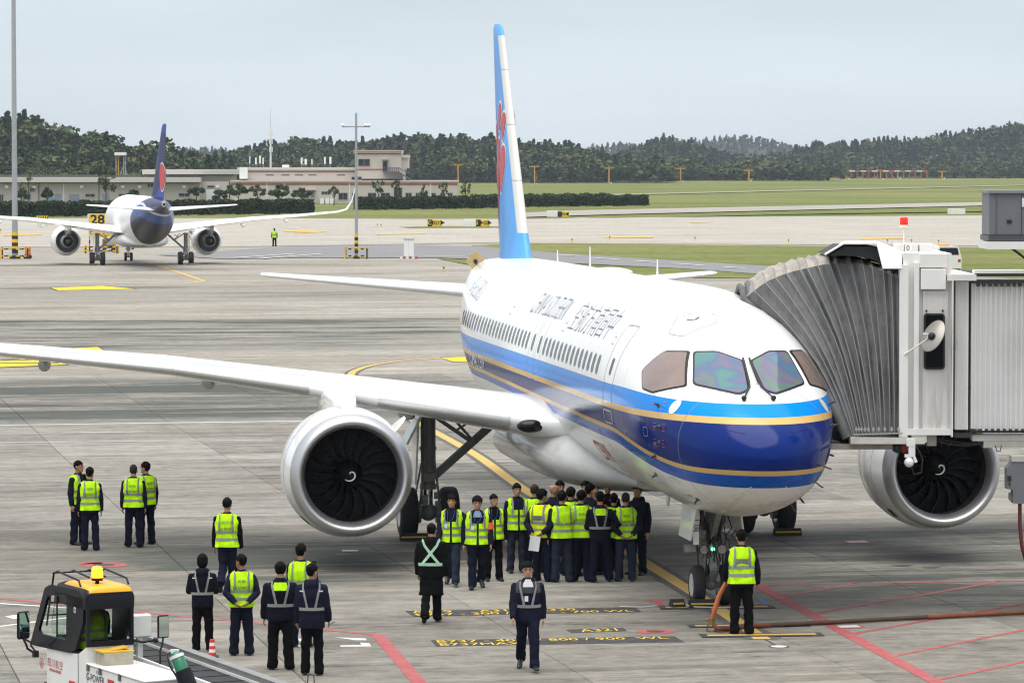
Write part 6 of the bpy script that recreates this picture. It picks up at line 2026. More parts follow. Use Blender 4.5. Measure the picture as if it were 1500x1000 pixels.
# lettering on the door: emblem and airline name
q0 = PV(57, 840 + 815 / 6.25, 1, -.006)
def sidefn(o): return lambda u, v: o + Vector((u, 0, v))
M_SCRED = mat('airline_red', (.42, .03, .03), .45)
cen = PV(61, 840 + 815 / 6.25, 1, -.006)
mb = MB(); RA = .085
mb.add([cen + Vector((r * math.cos(k * math.pi / 16), 0, r * math.sin(k * math.pi / 16))) for r in (RA, RA - .012) for k in range(32)], [(k, (k + 1) % 32, 32 + (k + 1) % 32, 32 + k) for k in range(32)])
for zz in (-.012, -.03, -.048, -.064):
    hw = math.sqrt(max(0, (RA - .012) ** 2 - zz * zz)); mb.add([cen + Vector((x, 0, zz + dz)) for x, dz in ((-hw, 0), (hw, .004), (hw, .014), (-hw, .010))], [(0, 1, 2, 3)])
mb.tube([cen + Vector((-.045, -.002, .03)), cen + Vector((-.005, -.002, .012)), cen + Vector((.02, -.002, .04)), cen + Vector((.05, -.002, .055))], [.004, .008, .006, .002], 5)
mb.build('airline_emblem', M_SCRED, loader)
text_on('airline_name', '四川航空', .145, sidefn(PV(80.5, 840 + 828 / 6.25, 1, -.006)), M_SCRED, loader, space=1.25)
text_on('airline_name', 'SICHUAN AIRLINES', .056, sidefn(PV(80.5, 840 + 888 / 6.25, 1, -.006)), M_SCRED, loader, bold=.002)
# battery box behind the cab
mb = MB(); mb.box((1.12, W / 2, .60), (2.2, W, .66), None, 0, .02); mb.build('battery_box', M_LW, loader)
mb = MB(); mb.box((1.12, W / 2, .945), (2.24, W + .03, .035), None, 0, .012); mb.build('box_lid', M_LW, loader)
for x in (.08, .55, 1.3):
    mb = MB(); mb.box((x, -.012, .90), (.07, .03, .10), None, 0, .005); mb.build('hinge', mat('hinge_steel', (.12, .12, .12), .5, metal=.4), loader)
text_on('box_lettering', 'G-POWER', .155, sidefn(Vector((.34, -.006, .76))), mat('black_lettering', (.03, .03, .03), .5), loader)
text_on('box_lettering', '高空作业', .06, sidefn(Vector((.50, -.006, .865))), _M['black_lettering'], loader)
mb = MB(); mb.box((.95, -.004, .74), (.24, .006, .16)); mb.build('red_plate', M_RED, loader)
mb = MB(); mb.box((.30, .32, 1.05), (.34, .46, .18), None, 0, .006); mb.build('tool_crate', mat('worn_crate', (.42, .38, .30), .8, var=.25, vscale=6, dirt=.6, dcol=(.2, .09, .03)), loader)
mb = MB(); mb.box((.26, .32, 1.155), (.40, .50, .025), None, 0, .004); mb.box((.28, .34, 1.18), (.22, .34, .02), Matrix.Rotation(R(8), 3, 'X')); mb.build('crate_lid', mat('crate_lid', (.60, .36, .03), .6, dirt=.5, vscale=5), loader)
# fire extinguisher standing in its black holder
a = PV(276, 1003, 1, .55); d = Vector((-.12, -.10, .34))
mb = MB(); mb.tube([a - d * .3, a + d * .62], [.125, .125], 16); mb.build('holder', M_LBK, loader)
mb = MB(); mb.tube([a + d * .3, a + d * 1.2, a + d * 1.32, a + d * 1.38], [.10, .10, .06, .03], 16); mb.build('bottle', mat('bottle_green', (.01, .16, .08), .35, coat=.4), loader)
mb = MB(); mb.tube([a + d * 1.12, a + d * 1.24], [.108, .108], 16); mb.box(a + d * 1.40, (.05, .12, .05)); mb.build('bottle_collar', M_WLINE, loader)
mb = MB(); mb.tube([a + d * 1.4, a + d * 1.3 + Vector((0, -.14, 0)), a + d * .8 + Vector((0, -.16, 0)), a + d * .5 + Vector((0, -.1, -.05))], .014, 6); mb.build('bottle_hose', M_BLACK, loader)
# mirrors, lamp box
mb = MB(); p = PV(34, 915, 1, -.30)
mb.box((0, 0, 0), (.06, .24, .42), None, 0, .03); Rz = Matrix.Rotation(R(18), 3, 'Z'); mb.v = [Rz @ v + p for v in mb.v]; mr1 = mb.build('door_mirror', M_LBK, loader)
mb = MB(); mb.box((.033, 0, .01), (.006, .19, .36)); mb.v = [Rz @ v + p for v in mb.v]; mb.build('mirror_glass', mat('mirror_glass', (.6, .7, .68), .04, metal=1.0), mr1)
mb = MB(); b = PV(52, 957, 1, -.03)
mb.tube([p + Vector((0, 0, -.2)), p + Vector((.0, .06, -.33)), b + Vector((-.1, -.1, .08)), b], .018, 7); mb.tube([p + Vector((.02, 0, -.2)), p + Vector((.05, .1, -.26)), b + Vector((-.06, -.05, .12)), b + Vector((0, 0, .04))], .014, 7); mb.box(b, (.08, .08, .10)); mb.build('mirror_arm', M_BLACK, mr1)
p = PV(239, 917, 1, 1.02)
mb = MB(); mb.box((0, 0, 0), (.04, .20, .34), None, 0, .02); Rz = Matrix.Rotation(R(8), 3, 'Z'); mb.v = [Rz @ v + p for v in mb.v]; mr2 = mb.build('conveyor_mirror', M_LBK, loader)
mb = MB(); mb.box((.024, 0, 0), (.006, .165, .30)); mb.v = [Rz @ v + p for v in mb.v]; mb.build('mirror_glass', _M['mirror_glass'], mr2)
mb = MB(); mb.tube([p + Vector((0, 0, -.17)), p + Vector((0, -.02, -.28)), p + Vector((0, -.05, -.36)), p + Vector((0, -.05, -.55))], .016, 6); mb.build('mirror_arm', M_BLACK, mr2)
mb = MB(); mb.box((-.35, .98, 1.42), (.16, .34, .34), None, 0, .02); mb.build('control_box', M_LW, loader)
mb = MB(); mb.beam((-.35, .98, .9), (-.35, .98, 1.25), .08, .08); mb.build('box_post', M_LW, loader)
mb = MB(); mb.tube([(-.3, .85, 1.22), (-.26, 1.0, 1.18), (-.26, 1.16, 1.2)], .02, 6); mb.ball((-.25, 1.2, 1.2), .045, 8, 6); mb.build('joystick', M_BLACK, loader)
# conveyor: rails and belt, parallel to the body
xa, xb = -3.2, 4.2
def cz(x): return lerp(1.02, .80, (x - xa) / (xb - xa))
def crail(y, w, dz0, dz1, name, m):
    mb = MB(); mb.rings([[(x, y - w / 2, cz(x) + dz0), (x, y + w / 2, cz(x) + dz0), (x, y + w / 2, cz(x) + dz1), (x, y - w / 2, cz(x) + dz1)] for x in (xa, xb)], 0, False); return mb.build(name, m, loader)
crail(1.72, .16, -.16, .10, 'far_rail', M_ALU); crail(1.62, .02, -.02, .02, 'rail_trim', M_LW)
crail(.94, .05, -.20, .03, 'near_rail', M_LW)
mb = MB(); n = 14
for i in range(n):
    x0, x1 = lerp(xa, xb, i / n), lerp(xa, xb, (i + 1) / n)
    mb.add([(x0, .97, cz(x0) - .02), (x0, 1.61, cz(x0) - .02), (x1, 1.61, cz(x1) - .02), (x1, .97, cz(x1) - .02)], [(0, 1, 2, 3)])
    mb.add([(x0, .97, cz(x0) - .02), (x0, 1.61, cz(x0) - .02), (x0, 1.61, cz(x0) - .012), (x0, .97, cz(x0) - .012)], [(0, 1, 2, 3)])
mb.build('conveyor_belt', M_RUB, loader)
crail(1.30, .6, -.20, -.1, 'conveyor_bed', M_ALU)
# chassis and wheels
mb = MB(); mb.box((.3, .85, .36), (4.6, 1.5, .16)); mb.build('chassis', M_LBK, loader)
for x in (-1.2, 1.6):
    for y in (.14, 1.56):
        mb = MB(); mb.lathe([(-.11, .16), (-.11, .30), (-.08, .33), (.08, .33), (.11, .30), (.11, .16)], (x, y, .33), 'Y', 20); w = mb.build('wheel', M_TYRE, loader)
        mb = MB(); mb.lathe([(-.09, .01), (-.1, .16), (.1, .16), (.09, .01)], (x, y, .33), 'Y', 14); mb.build('wheel_hub', M_RIM, w)
# seat, steering wheel, dashboard
mb = MB(); mb.box((-.62, .40, .98), (.42, .44, .12), None, 0, .04); mb.box((-.42, .40, 1.12), (.10, .40, .24), None, 0, .05); mb.build('seat', M_BLACK, loader)
mb = MB(); mb.box((-1.32, .40, 1.12), (.26, .66, .22), None, 0, .04); mb.build('dashboard', M_LBK, loader)
mb = MB(); mb.tube([(-1.08 + .05 * math.sin(k * math.pi / 8), .4 + .17 * math.cos(k * math.pi / 8), 1.28 + .15 * math.sin(k * math.pi / 8)) for k in range(17)], .016, 6); mb.tube([(-1.2, .4, 1.2), (-1.08, .4, 1.28)], .02, 6); mb.build('steering_wheel', M_BLACK, loader)
drv, drJ, drs = person(0, 0, 0, 'sit', 'vest', 'driver in a yellow vest seated inside the belt loader cab', hair='short', h=1.66, at=LM @ Vector((-.62, .36, .66)))
drv.rotation_euler = (0, 0, math.atan2(VX.y, VX.x) + R(90))
# striped cone seen past the conveyor
cone = empty('traffic_cone', G(311, 962), 0, 'small red and white striped cone at the feet of the person by the conveyor', 'traffic cone')
mb = MB(); mb.box((0, 0, .015), (.20, .20, .03), None, 0, .008); mb.build('base', M_BLACK, cone)
for i in range(5):
    z0, z1 = .03 + i * .055, .03 + (i + 1) * .055
    mb = MB(); mb.lathe([(z0, lerp(.065, .04, i / 5)), (z1, lerp(.065, .04, (i + 1) / 5))], (0, 0, 0), 'Z', 16, caps=True); mb.build('cone_band', M_WLINE if i % 2 else mat('cone_red', (.65, .05, .03), .5), cone)
# ------------------------------------------------------------------ painted markings
def paint(name, col, wear=.35):
    m, t = newmat(name)
    n1 = t.noise(t.mapping(t.pos(), (1, 1, 1)), 3.0, 8, .75); n2 = t.noise(t.mapping(t.mapping(t.pos(), rot=(0, 0, -SLAB_A)), (.2, 2.5, 1)), 2.0, 6, .7)
    f = t.math('MULTIPLY', t.mr(n1, .42, .72), t.mr(n2, .3, .65, .2, 1.0))
    t.set(Base_Color=t.mix(t.math('MULTIPLY', f, wear), (*col, 1), (.25, .24, .22, 1)), Roughness=.8, Specular_IOR_Level=.2)
    return m
P_RED = paint('red_line_paint', (.36, .075, .078), .75)
P_YEL = paint('yellow_line_paint', (.56, .37, .10), .55)
P_YELB = paint('bright_yellow_paint', (.75, .50, .02), .35)
P_BLK = paint('black_line_paint', (.040, .040, .042), .4)
P_WHT = paint('white_line_paint', (.62, .62, .60), .5)
MZ = [.004]
def line_strip(pts, w, z, mb=None):
    mb = mb or MB(); L = []
    for i, p in enumerate(pts):
        a, b = pts[max(i - 1, 0)], pts[min(i + 1, len(pts) - 1)]
        d = (b - a); d.z = 0; d.normalize(); n = Vector((-d.y, d.x, 0)) * w / 2
        L.append((Vector((p.x, p.y, z)) - n, Vector((p.x, p.y, z)) + n))
    for (a, b), (c, d) in zip(L, L[1:]): mb.add([a, b, d, c], [(0, 1, 2, 3)])
    return mb
def smooth_path(px, k=6):
    pts = [G(*p) for p in px]; out = []
    for i in range(len(pts) - 1):
        p0, p1, p2, p3 = pts[max(i - 1, 0)], pts[i], pts[i + 1], pts[min(i + 2, len(pts) - 1)]
        for j in range(k):
            t = j / k
            out.append(.5 * ((2 * p1) + (p2 - p0) * t + (2 * p0 - 5 * p1 + 4 * p2 - p3) * t * t + (3 * p1 - p0 - 3 * p2 + p3) * t ** 3))
    out.append(pts[-1])
    return out
def mark(name, mb, m):
    o = mb.build(name, m, None, fix=False)
    if o.data.polygons and o.data.polygons[0].normal.z < 0: o.data.flip_normals()
    return tag(o, kind='structure')
# stand centre line with black borders
cl = smooth_path([(1117, 936), (1050, 890), (950, 827), (776, 722), (700, 668), (640, 634), (600, 612), (560, 585), (532, 566), (517, 555), (514, 549), (520, 543), (540, 536), (575, 530), (620, 526), (668, 523)])
mark('stand_line_border', line_strip(cl, .58, .004), paint('faded_black_paint', (.085, .085, .082), .6))
mark('stand_line', line_strip(cl, .30, .008), P_YEL)
mark('taxi_line', line_strip(smooth_path([(215, 384), (240, 392), (265, 400), (288, 408), (298, 411), (290, 413), (262, 416), (200, 419)]), .35, .012), P_YEL)
mark('taxi_line', line_strip(smooth_path([(298, 411), (330, 412), (400, 415), (470, 418)]), .25, .012), P_YEL)
# stop bars
def bar(x0, y0, x1, y1, w, z):
    a, b = G(x0, y0), G(x1, y1); d = (b - a).normalized()
    mark('stop_bar_border', line_strip([a - d * .12, b + d * .12], w + .28, z), P_BLK)
    mark('stop_bar', line_strip([a, b], w, z + .004), P_YEL)
bar(975, 890, 1125, 889, .18, .012); bar(1018, 917, 1175, 915, .18, .012); bar(1036, 931, 1195, 929, .20, .012)
mark('drain_channel', line_strip([G(-90, 472), G(0, 471), G(330, 469.5), G(720, 466.5)], .5, .012), M_JOINT)
# red equipment lines
mb = MB()
line_strip([G(-40, 872), G(0, 876), G(200, 896), G(400, 914), G(480, 922), G(556, 930)], .16, .004, mb); line_strip([G(553, 929), G(625, 1012)], .24, .0045, mb)
mark('red_line', mb, P_RED)
mb = MB()
line_strip([G(1104, 854), G(1400, 1014)], .26, .0045, mb)
for a, b in (((1108, 856), (1530, 850)), ((1142, 873), (1256, 854)), ((1195, 898), (1465, 851)), ((1248, 928), (1540, 876)), ((1306, 961), (1540, 914)), ((1368, 996), (1540, 960))):
    line_strip([G(*a), G(*b)], .13, .004, mb)
mark('red_line', mb, P_RED)
# white lines
mb = MB()
line_strip([G(-60, 624.5), G(0, 622.5), G(400, 617), G(520, 615.5)], .22, .004, mb); line_strip([G(92, 633.5), G(213, 632)], .16, .004, mb); line_strip([G(-40, 649), G(0, 648.2), G(400, 644)], .12, .004, mb)
line_strip([G(-40, 881), G(150, 893)], .12, .004, mb); line_strip([G(-30, 921), G(100, 904)], .12, .004, mb)
line_strip([G(780, 648), G(930, 646)], .12, .004, mb); line_strip([G(870, 690), G(1000, 688)], .1, .004, mb)
for q in (((7, 902), (30, 899), (45, 903), (20, 906)), ((490, 932.5), (536, 934.5), (537, 937), (521, 937)), ((527, 940.5), (541, 941), (543.5, 946), (499, 946.5), (498, 944.5), (530, 944)), ((430, 934), (446, 935), (447, 939), (432, 938)), ((436, 944), (452, 945), (453, 948), (438, 947))):
    mb.add([G(x, y, .004) for x, y in q], [tuple(range(len(q)))])
mark('white_line', mb, P_WHT)
# black plates with yellow aircraft types
def text_plate(quad, rows):
    q = [G(x, y, .004) for x, y in quad]              # far-left, far-right, near-right, near-left
    mb = MB(); mb.add(q, [(0, 1, 2, 3)]); mark('text_plate', mb, P_BLK)
    A, Bq, Cq, D = q
    L = (Cq - D).length; Hh = (A - D).length
    n = len(rows)
    for i, (s, u0, u1) in enumerate(rows):
        vs, fs = text_mesh(s, 1.0, None)
        lo = Vector((min(v.x for v in vs), min(v.y for v in vs))); hi = Vector((max(v.x for v in vs), max(v.y for v in vs)))
        v0, v1 = 1 - (i + .86) / n, 1 - (i + .14) / n
        pts = []
        for v in vs:
            a = lerp(u0, u1, (v.x - lo.x) / (hi.x - lo.x)); b = lerp(v0, v1, (v.y - lo.y) / (hi.y - lo.y))
            p = D.lerp(Cq, a).lerp(A.lerp(Bq, a), b); p.z = .008; pts.append(p)
        mb = MB(); mb.add(pts, fs); mark('plate_lettering', mb, P_YELB)
text_plate([(593, 894), (930, 888.5), (940, 895.5), (606, 902)], [('A319     A318 / A320', .02, .73), ('B737 - 300 / 500   - 700 WL', .02, .97)])
text_plate([(829, 921.5), (913, 918.5), (919, 923.5), (837, 926.5)], [('A321', .2, .85)])
text_plate([(631, 937), (987, 931), (1003, 939.5), (639, 946)], [('B737 - 400  / 800 / 900  WL', .02, .96), ('B737MAX', .02, .35)])
# yellow stand numbers, foreshortened to bars
mb = MB(); mk = MB()
for q in (((646, 523.5), (690, 522), (692, 530), (664, 529.5)), ((-20, 529), (55, 524), (98, 533.5), (-20, 538)), ((80, 511), (143, 508), (161, 518), (112, 518)), ((75, 421.5), (150, 418.5), (198, 423), (85, 425))):
    mb.add([G(x, y, .016) for x, y in q], [(0, 1, 2, 3)])
    c = (sum(x for x, y in q) / 4, sum(y for x, y in q) / 4)
    mk.add([G(c[0] + (x - c[0]) * 1.06, c[1] + (y - c[1]) * 1.18, .012) for x, y in q], [(0, 1, 2, 3)])
mark('stand_number_border', mk, P_BLK); mark('stand_number', mb, P_YELB)
mb = MB()
for q in (((0, 527), (50, 526), (52, 527), (0, 528)), ((0, 531), (85, 531), (87, 532), (0, 532)), ((95, 512.5), (150, 512.5), (152, 513.3), (97, 513.5))):
    mb.add([G(x, y, .02) for x, y in q], [(0, 1, 2, 3)])
mark('stand_number_gap', mb, P_BLK)
# red discs round hydrants, white covers, small marks
def disc(px, py, rx, name, m, z, r0=0.0, n=32):
    c = G(px, py); mb = MB(); r = rx / F_PX * c.y
    if r0: mb.add([c + Vector((q * math.cos(k * 2 * math.pi / n), q * math.sin(k * 2 * math.pi / n), z)) for q in (r, r * r0) for k in range(n)], [(k, (k + 1) % n, n + (k + 1) % n, n + k) for k in range(n)])
    else: mb.add([c + Vector((r * math.cos(k * 2 * math.pi / n), r * math.sin(k * 2 * math.pi / n), z)) for k in range(n)], [tuple(range(n))])
    return mark(name, mb, m)
M_PIT = mat('pit_cover', (.06, .055, .05), .7, var=.3, vscale=9)
for px, py, r in ((152, 827, 36), (960, 924.5, 28)):
    disc(px, py, r, 'hydrant_ring', P_RED, .0045, .48); disc(px, py, r * .46, 'hydrant_cover', M_PIT, .006)
mb = MB()
for q in (((946, 878), (968, 877.5), (972, 886), (963, 886.5), (958, 881)), ((117, 823), (150, 822), (150, 825), (118, 826))): mb.add([G(x, y, .0045) for x, y in q], [tuple(range(len(q)))])
mark('red_mark', mb, P_RED)
for px, py, r in ((513, 806.5, 13), (1255, 793.5, 17), (1243, 917.5, 17)):
    c = G(px, py); w = r / F_PX * c.y
    mb = MB()
    if px > 600: disc(px, py, r * 1.35, 'cover_ring', P_RED, .0048)
    mb.box((c.x, c.y, .006), (w * 1.8, w * 1.3, .012), SLAB_A); tag(mb.build('white_cover', P_WHT), kind='structure')
disc(1141, 946.5, 15, 'marking_circle', P_BLK, .0045, .82); disc(1141, 946.5, 12, 'marking_circle', P_WHT, .006)
mb = MB(); line_strip([G(1116, 934), G(1138, 945)], .03, .005, mb); mark('marking_line', mb, P_BLK)
mb = MB(); mb.add([G(x, y, .005) for x, y in ((1108, 876), (1118, 875), (1127, 884), (1120, 885))], [(0, 1, 2, 3)]); mark('blue_mark', mb, paint('blue_spray', (.08, .22, .42), .9))
# dark tyre-and-oil drips under the engines and in the wheel lane
rd = random.Random(5)
M_OIL = mat('oil_stain', (.05, .048, .044), .55, var=.3, vscale=4)
for px, py, a in ((500, 812, 7), (535, 821, 4), (1320, 828, 10), (1365, 831, 8), (1285, 818, 5), (545, 841, 5), (476, 831, 4), (170, 794, 4)):
    c = G(px, py); n = 14; r = a / F_PX * c.y
    mb = MB(); mb.add([c + Vector((r * (1 + .35 * rd.uniform(-1, 1)) * math.cos(k * 2 * math.pi / n) * 1.6, r * (1 + .35 * rd.uniform(-1, 1)) * math.sin(k * 2 * math.pi / n), .0048)) for k in range(n)], [tuple(range(n))])
    mark('oil_stain', mb, M_OIL)

# ------------------------------------------------------------------ chocks, hose and other loose gear on the apron
M_CHOCK = mat('chock_rubber', (.02, .02, .021), .75, var=.2)
def chock(p, L, rz, label, grp='wheel chocks of the big airliner'):
    c = empty('wheel_chock', p, rz, label, 'wheel chock', grp)
    mb = MB(); mb.prism([(-L / 2, -.11, 0), (-L / 2, .11, 0), (-L / 2, .09, .08), (-L / 2, .03, .16), (-L / 2, -.03, .16), (-L / 2, -.09, .08)], (L, 0, 0)); mb.build('chock_body', M_CHOCK, c)
    mb = MB(); mb.beam((-L / 2 + .03, -.098, .085), (L / 2 - .03, -.098, .085), .016, .03); mb.build('yellow_stripe', P_YELB, c)
    return c
PM = Matrix.Translation(P_ORG) @ Matrix.Rotation(P_ROT, 4, 'Z')
ax = P_ROT + math.pi / 2
chock(PM @ Vector((4.62, .34, 0)), .56, ax + math.pi, 'black chock with yellow stripe lying ahead of the nose wheels')
chock(PM @ Vector((4.75, .82, 0)), .26, ax + math.pi + .1, 'shorter black chock lying beside the nose wheels')
for sgn, lb in ((1, 'black chock in front of the main wheels under the starboard wing'), (-1, 'black chock in front of the main wheels behind the nose gear')):
    chock(PM @ Vector((18.30, sgn * 4.2, 0)), .62, ax + math.pi, lb)
mb = MB(); a = PM @ Vector((4.5, .5, .03)); b = PM @ Vector((4.35, -.35, .03)); c_ = PM @ Vector((4.42, .1, .03))
mb.tube([PM @ Vector((4.62, .66, .05)), a, PM @ Vector((4.40, .15, .025)), b, PM @ Vector((4.55, -.45, .06))], .018, 6)
o = mb.build('chock_rope', mat('pale_rope', (.45, .45, .45), .8)); tag(o, 'pale rope looped beside the chock ahead of the nose wheels', 'rope')
mb = MB(); mb.tube([PM @ Vector((4.8, 1.2, .03)), PM @ Vector((4.7, 1.5, .02)), PM @ Vector((4.85, 1.9, .02))], .015, 6); o = mb.build('chock_rope', _M['pale_rope']); tag(o, 'pale rope trailing from the shorter chock', 'rope')
# hose: from the man's hand to its coupling, then across the apron to the right
M_HOSE = mat('orange_hose', (.20, .060, .026), .7, var=.3, vscale=5, dirt=.5, dcol=(.06, .045, .04))
M_HOSED = mat('sooty_hose', (.085, .045, .032), .75, var=.3, vscale=5, dirt=.6, dcol=(.03, .025, .022))
hw = hand_world(hs, hsJ, 0, hss, .07)
hose = empty('air_hose', G(1041, 921), 0, 'orange hose snaking from the man at the nose wheel across the red lines', 'hose')
ho = Vector(hose.location)
def H(px, py, z=.05): return G(px, py, z) - ho
cpl = G(1042, 915, .12) - ho
mb = MB(); hp0 = hw - ho
mb.tube([hp0 + Vector((.02, 0, .06)), hp0, hp0.lerp(cpl, .3) + Vector((-.05, 0, -.02)), hp0.lerp(cpl, .55) + Vector((-.05, .0, -.05)), hp0.lerp(cpl, .8) + Vector((-.03, 0, -.03)), cpl + Vector((0, 0, .08))], [.035, .038, .042, .045, .042, .035], 10); mb.build('hose_end', mat('bright_orange_hose', (.55, .16, .06), .7, var=.2, vscale=6), hose)
mb = MB(); mb.tube([cpl + Vector((.04, -.02, -.0)), H(1052, 921, .06), H(1065, 920), H(1090, 917), H(1128, 915)], [.04, .045, .045, .045, .042], 10); mb.build('hose_run', M_HOSE, hose)
mb = MB(); mb.tube([H(1126, 915), H(1200, 911.5), H(1280, 907), H(1360, 903)], .04, 10); mb.build('hose_run', M_HOSED, hose)
mb = MB(); mb.tube([H(1358, 903.2), H(1430, 899.5), H(1500, 896), H(1600, 892)], .042, 10); mb.build('hose_run', M_HOSE, hose)
mb = MB(); mb.cyl(cpl + Vector((0, 0, .0)), cpl + Vector((0, 0, .13)), .06, n=12); mb.tube([cpl + Vector((-.06, 0, .02)), cpl + Vector((-.08, 0, -.1)), cpl + Vector((.02, -.02, -.11)), cpl + Vector((.08, 0, -.1)), cpl + Vector((.05, 0, .02))], .02, 6); mb.tube([cpl + Vector((-.09, 0, .1)), cpl + Vector((.09, 0, .12))], .022, 6); mb.build('hose_coupling', mat('brass_coupling', (.30, .22, .10), .45, metal=.7, var=.2), hose)
# thin wire hoop poking up at the bottom edge
mb = MB(); q = G(455, 1004); mb.tube([q + Vector((-.05, 0, .0)), q + Vector((-.04, 0, .17)), q + Vector((.0, 0, .19)), q + Vector((.05, 0, .17)), q + Vector((.06, 0, .02))], .010, 6)
o = mb.build('wire_hoop', M_BLACK); tag(o, 'small black wire hoop standing on the concrete at the bottom edge', 'wire hoop')
# ------------------------------------------------------------------ airfield beyond the stand
def far_sheet(name, px, z, m): return sheet(name, [G(x, y) for x, y in px], z, m)
far_sheet('taxiway', [(-300, 362), (330, 362), (700, 356), (1800, 362), (1800, 314), (853, 319), (780, 322), (400, 320), (-300, 320)], .03, M_TAXI)
far_sheet('asphalt_road', [(230, 374), (330, 368), (430, 361), (530, 359.5), (700, 361), (830, 372.5), (1135, 391), (1500, 410), (1500, 422), (1110, 402), (1000, 394), (790, 384), (720, 381.5), (640, 378), (450, 378), (330, 380)], .05, M_ASPH)
far_sheet('grass_strip', [(690, 360), (760, 357), (850, 357.5), (1500, 364), (1800, 366), (1800, 428), (1500, 410), (1135, 391), (830, 372.5)], .04, M_GRASS)
far_sheet('grass_strip', [(640, 379), (720, 382), (790, 385), (1000, 394.5), (1110, 402.5), (1500, 423), (1500, 424), (1090, 408), (760, 405), (700, 391)], .045, M_GRASS)
far_sheet('runway', [(735, 313), (853, 308), (1447, 296), (1800, 289), (1800, 297), (1447, 301), (900, 314), (740, 319)], .03, M_TAXI)
far_sheet('grass_island', [(853, 319.5), (1447, 306.5), (1800, 300), (1800, 304), (1447, 310), (1150, 314), (900, 319.5)], .05, M_GRASS)
far_sheet('grass_island', [(585, 333), (640, 331.5), (730, 332), (735, 334), (600, 335)], .05, M_GRASS)
far_sheet('service_track', [(690, 289), (1447, 272), (1800, 264), (1800, 265), (1447, 273.2), (690, 291)], .05, mat('pale_track', (.26, .24, .15), .9, var=.2, vscale=.05))
mb = MB()
for px in (((430, 340), (475, 338), (478, 339.5), (432, 341.5)), ((414, 336.5), (462, 336), (466, 338.5), (416, 339)), ((550, 342), (620, 341), (622, 342.5), (552, 343.5)), ((885, 346), (955, 345), (957, 348), (887, 348.5)), ((1260, 348), (1325, 347), (1327, 349.5), (1262, 350.5)), ((1010, 325), (1040, 324.5), (1042, 325.5), (1012, 326.2)), ((5, 343), (60, 342), (62, 344), (5, 345))):
    mb.add([G(x, y, .07) for x, y in px], [(0, 1, 2, 3)])
mark('taxi_marking', mb, P_YEL)
mb = MB()
for a, b in (((390, 337), (440, 335)), ((340, 379), (430, 373)), ((380, 380), (470, 373)), ((620, 377), (680, 376)), ((870, 379), (905, 381)), ((930, 383), (960, 385)), ((985, 387), (1030, 390)), ((1060, 392), (1090, 394)), ((815, 374), (850, 376))):
    line_strip([G(*a), G(*b)], .5, .09, mb)
mark('road_dashes', mb, P_WHT)

# second airliner, tail towards the viewer
u2 = Vector((.187, -.982, 0)).normalized()
q2 = G(207.5, 388) - u2 * 18.95 * .95
plane2, body2, fin2 = airliner('airliner', qingdao_fuselage(), qingdao_fin(), (q2.x, q2.y, 0), math.atan2(u2.y, u2.x), 'distant airliner seen from behind, with a dark blue tail and a red emblem', False)
plane2.scale = (.95, .95, .95)
fin2.rotation_euler.z = R(5); fin2.location = (30.5 * (1 - math.cos(R(5))), -30.5 * math.sin(R(5)), 0)     # rudder and fin a touch off the axis
f2b = BVHTree.FromPolygons([v.co for v in fin2.data.vertices], [tuple(p.vertices) for p in fin2.data.polygons])
for sgn in (-1, 1):
    for m_, sc_, o in ((M_WLINE, 1.12, .03), (M_RED, 1.0, .06)):
        def pf(s, z, off, g=sgn):
            h = f2b.ray_cast(Vector((s, 3 * g, z)), Vector((0, -g, 0))); return Vector((s, (h[0].y if h[0] else 0) + g * off, z))
        skin_patch([(34.3 + sc_ * .95 * math.cos(k * math.pi / 10) * (1.2 if math.cos(k * math.pi / 10) > 0 else .9), 7.75 + sc_ * (1.25 if math.sin(k * math.pi / 10) < 0 else .95) * math.sin(k * math.pi / 10)) for k in range(20)], pf, o, .4).build('tail_emblem', m_, fin2)
mb = MB(); mb.lathe([(38.2, .30), (38.7, .22), (38.72, .10), (38.3, .08)], (0, 0, 5.38), 'X', 16); mb.build('exhaust_outlet', M_GREYP, plane2)
for sgn in (1, -1):
    chock(Matrix.Translation((q2.x, q2.y, 0)) @ Matrix.Rotation(math.atan2(u2.y, u2.x), 4, 'Z') @ Vector((18.75, sgn * 4.03, 0)), .6, math.atan2(u2.y, u2.x) + R(90), 'chock with yellow edges behind the %s main wheels of the distant airliner' % ('left' if sgn < 0 else 'right'), 'chocks of the distant airliner')

# ------------------------------------------------------------------ poles, cabinets, signs
M_POLE = mat('galvanised_pole', (.34, .355, .37), .5, metal=.25, var=.12, vscale=1.5)
M_BY = mat('pole_black_band', (.02, .02, .02), .6)
M_YB = mat('pole_yellow_band', (.75, .48, .02), .55, var=.15, dirt=.3)
M_ORG = mat('approach_light_orange', (.58, .30, .04), .6, var=.1)
M_SIGNY = mat('sign_yellow', (.78, .52, .01), .45)
def guard(root, w, d, h, m=M_YB):
    for sx in (-1, 1):
        for sy in (-1, 1):
            mb = MB(); mb.beam((sx * w / 2, sy * d / 2, 0), (sx * w / 2, sy * d / 2, h), .12, .12); mb.build('guard_post', M_YB if sx == sy else M_BY, root)
    for z in (.25, h - .1):
        mb = MB()
        for sy in (-1, 1):
            n = 7
            for k in range(n): mb.beam((lerp(-w / 2, w / 2, k / n), sy * d / 2, z), (lerp(-w / 2, w / 2, (k + 1) / n), sy * d / 2, z), .09, .09, k % 2)
        for sx in (-1, 1): mb.beam((sx * w / 2, -d / 2, z), (sx * w / 2, d / 2, z), .09, .09)
        tag(mb.build('guard_rail', [M_YB, M_BY], root), kind='stuff')
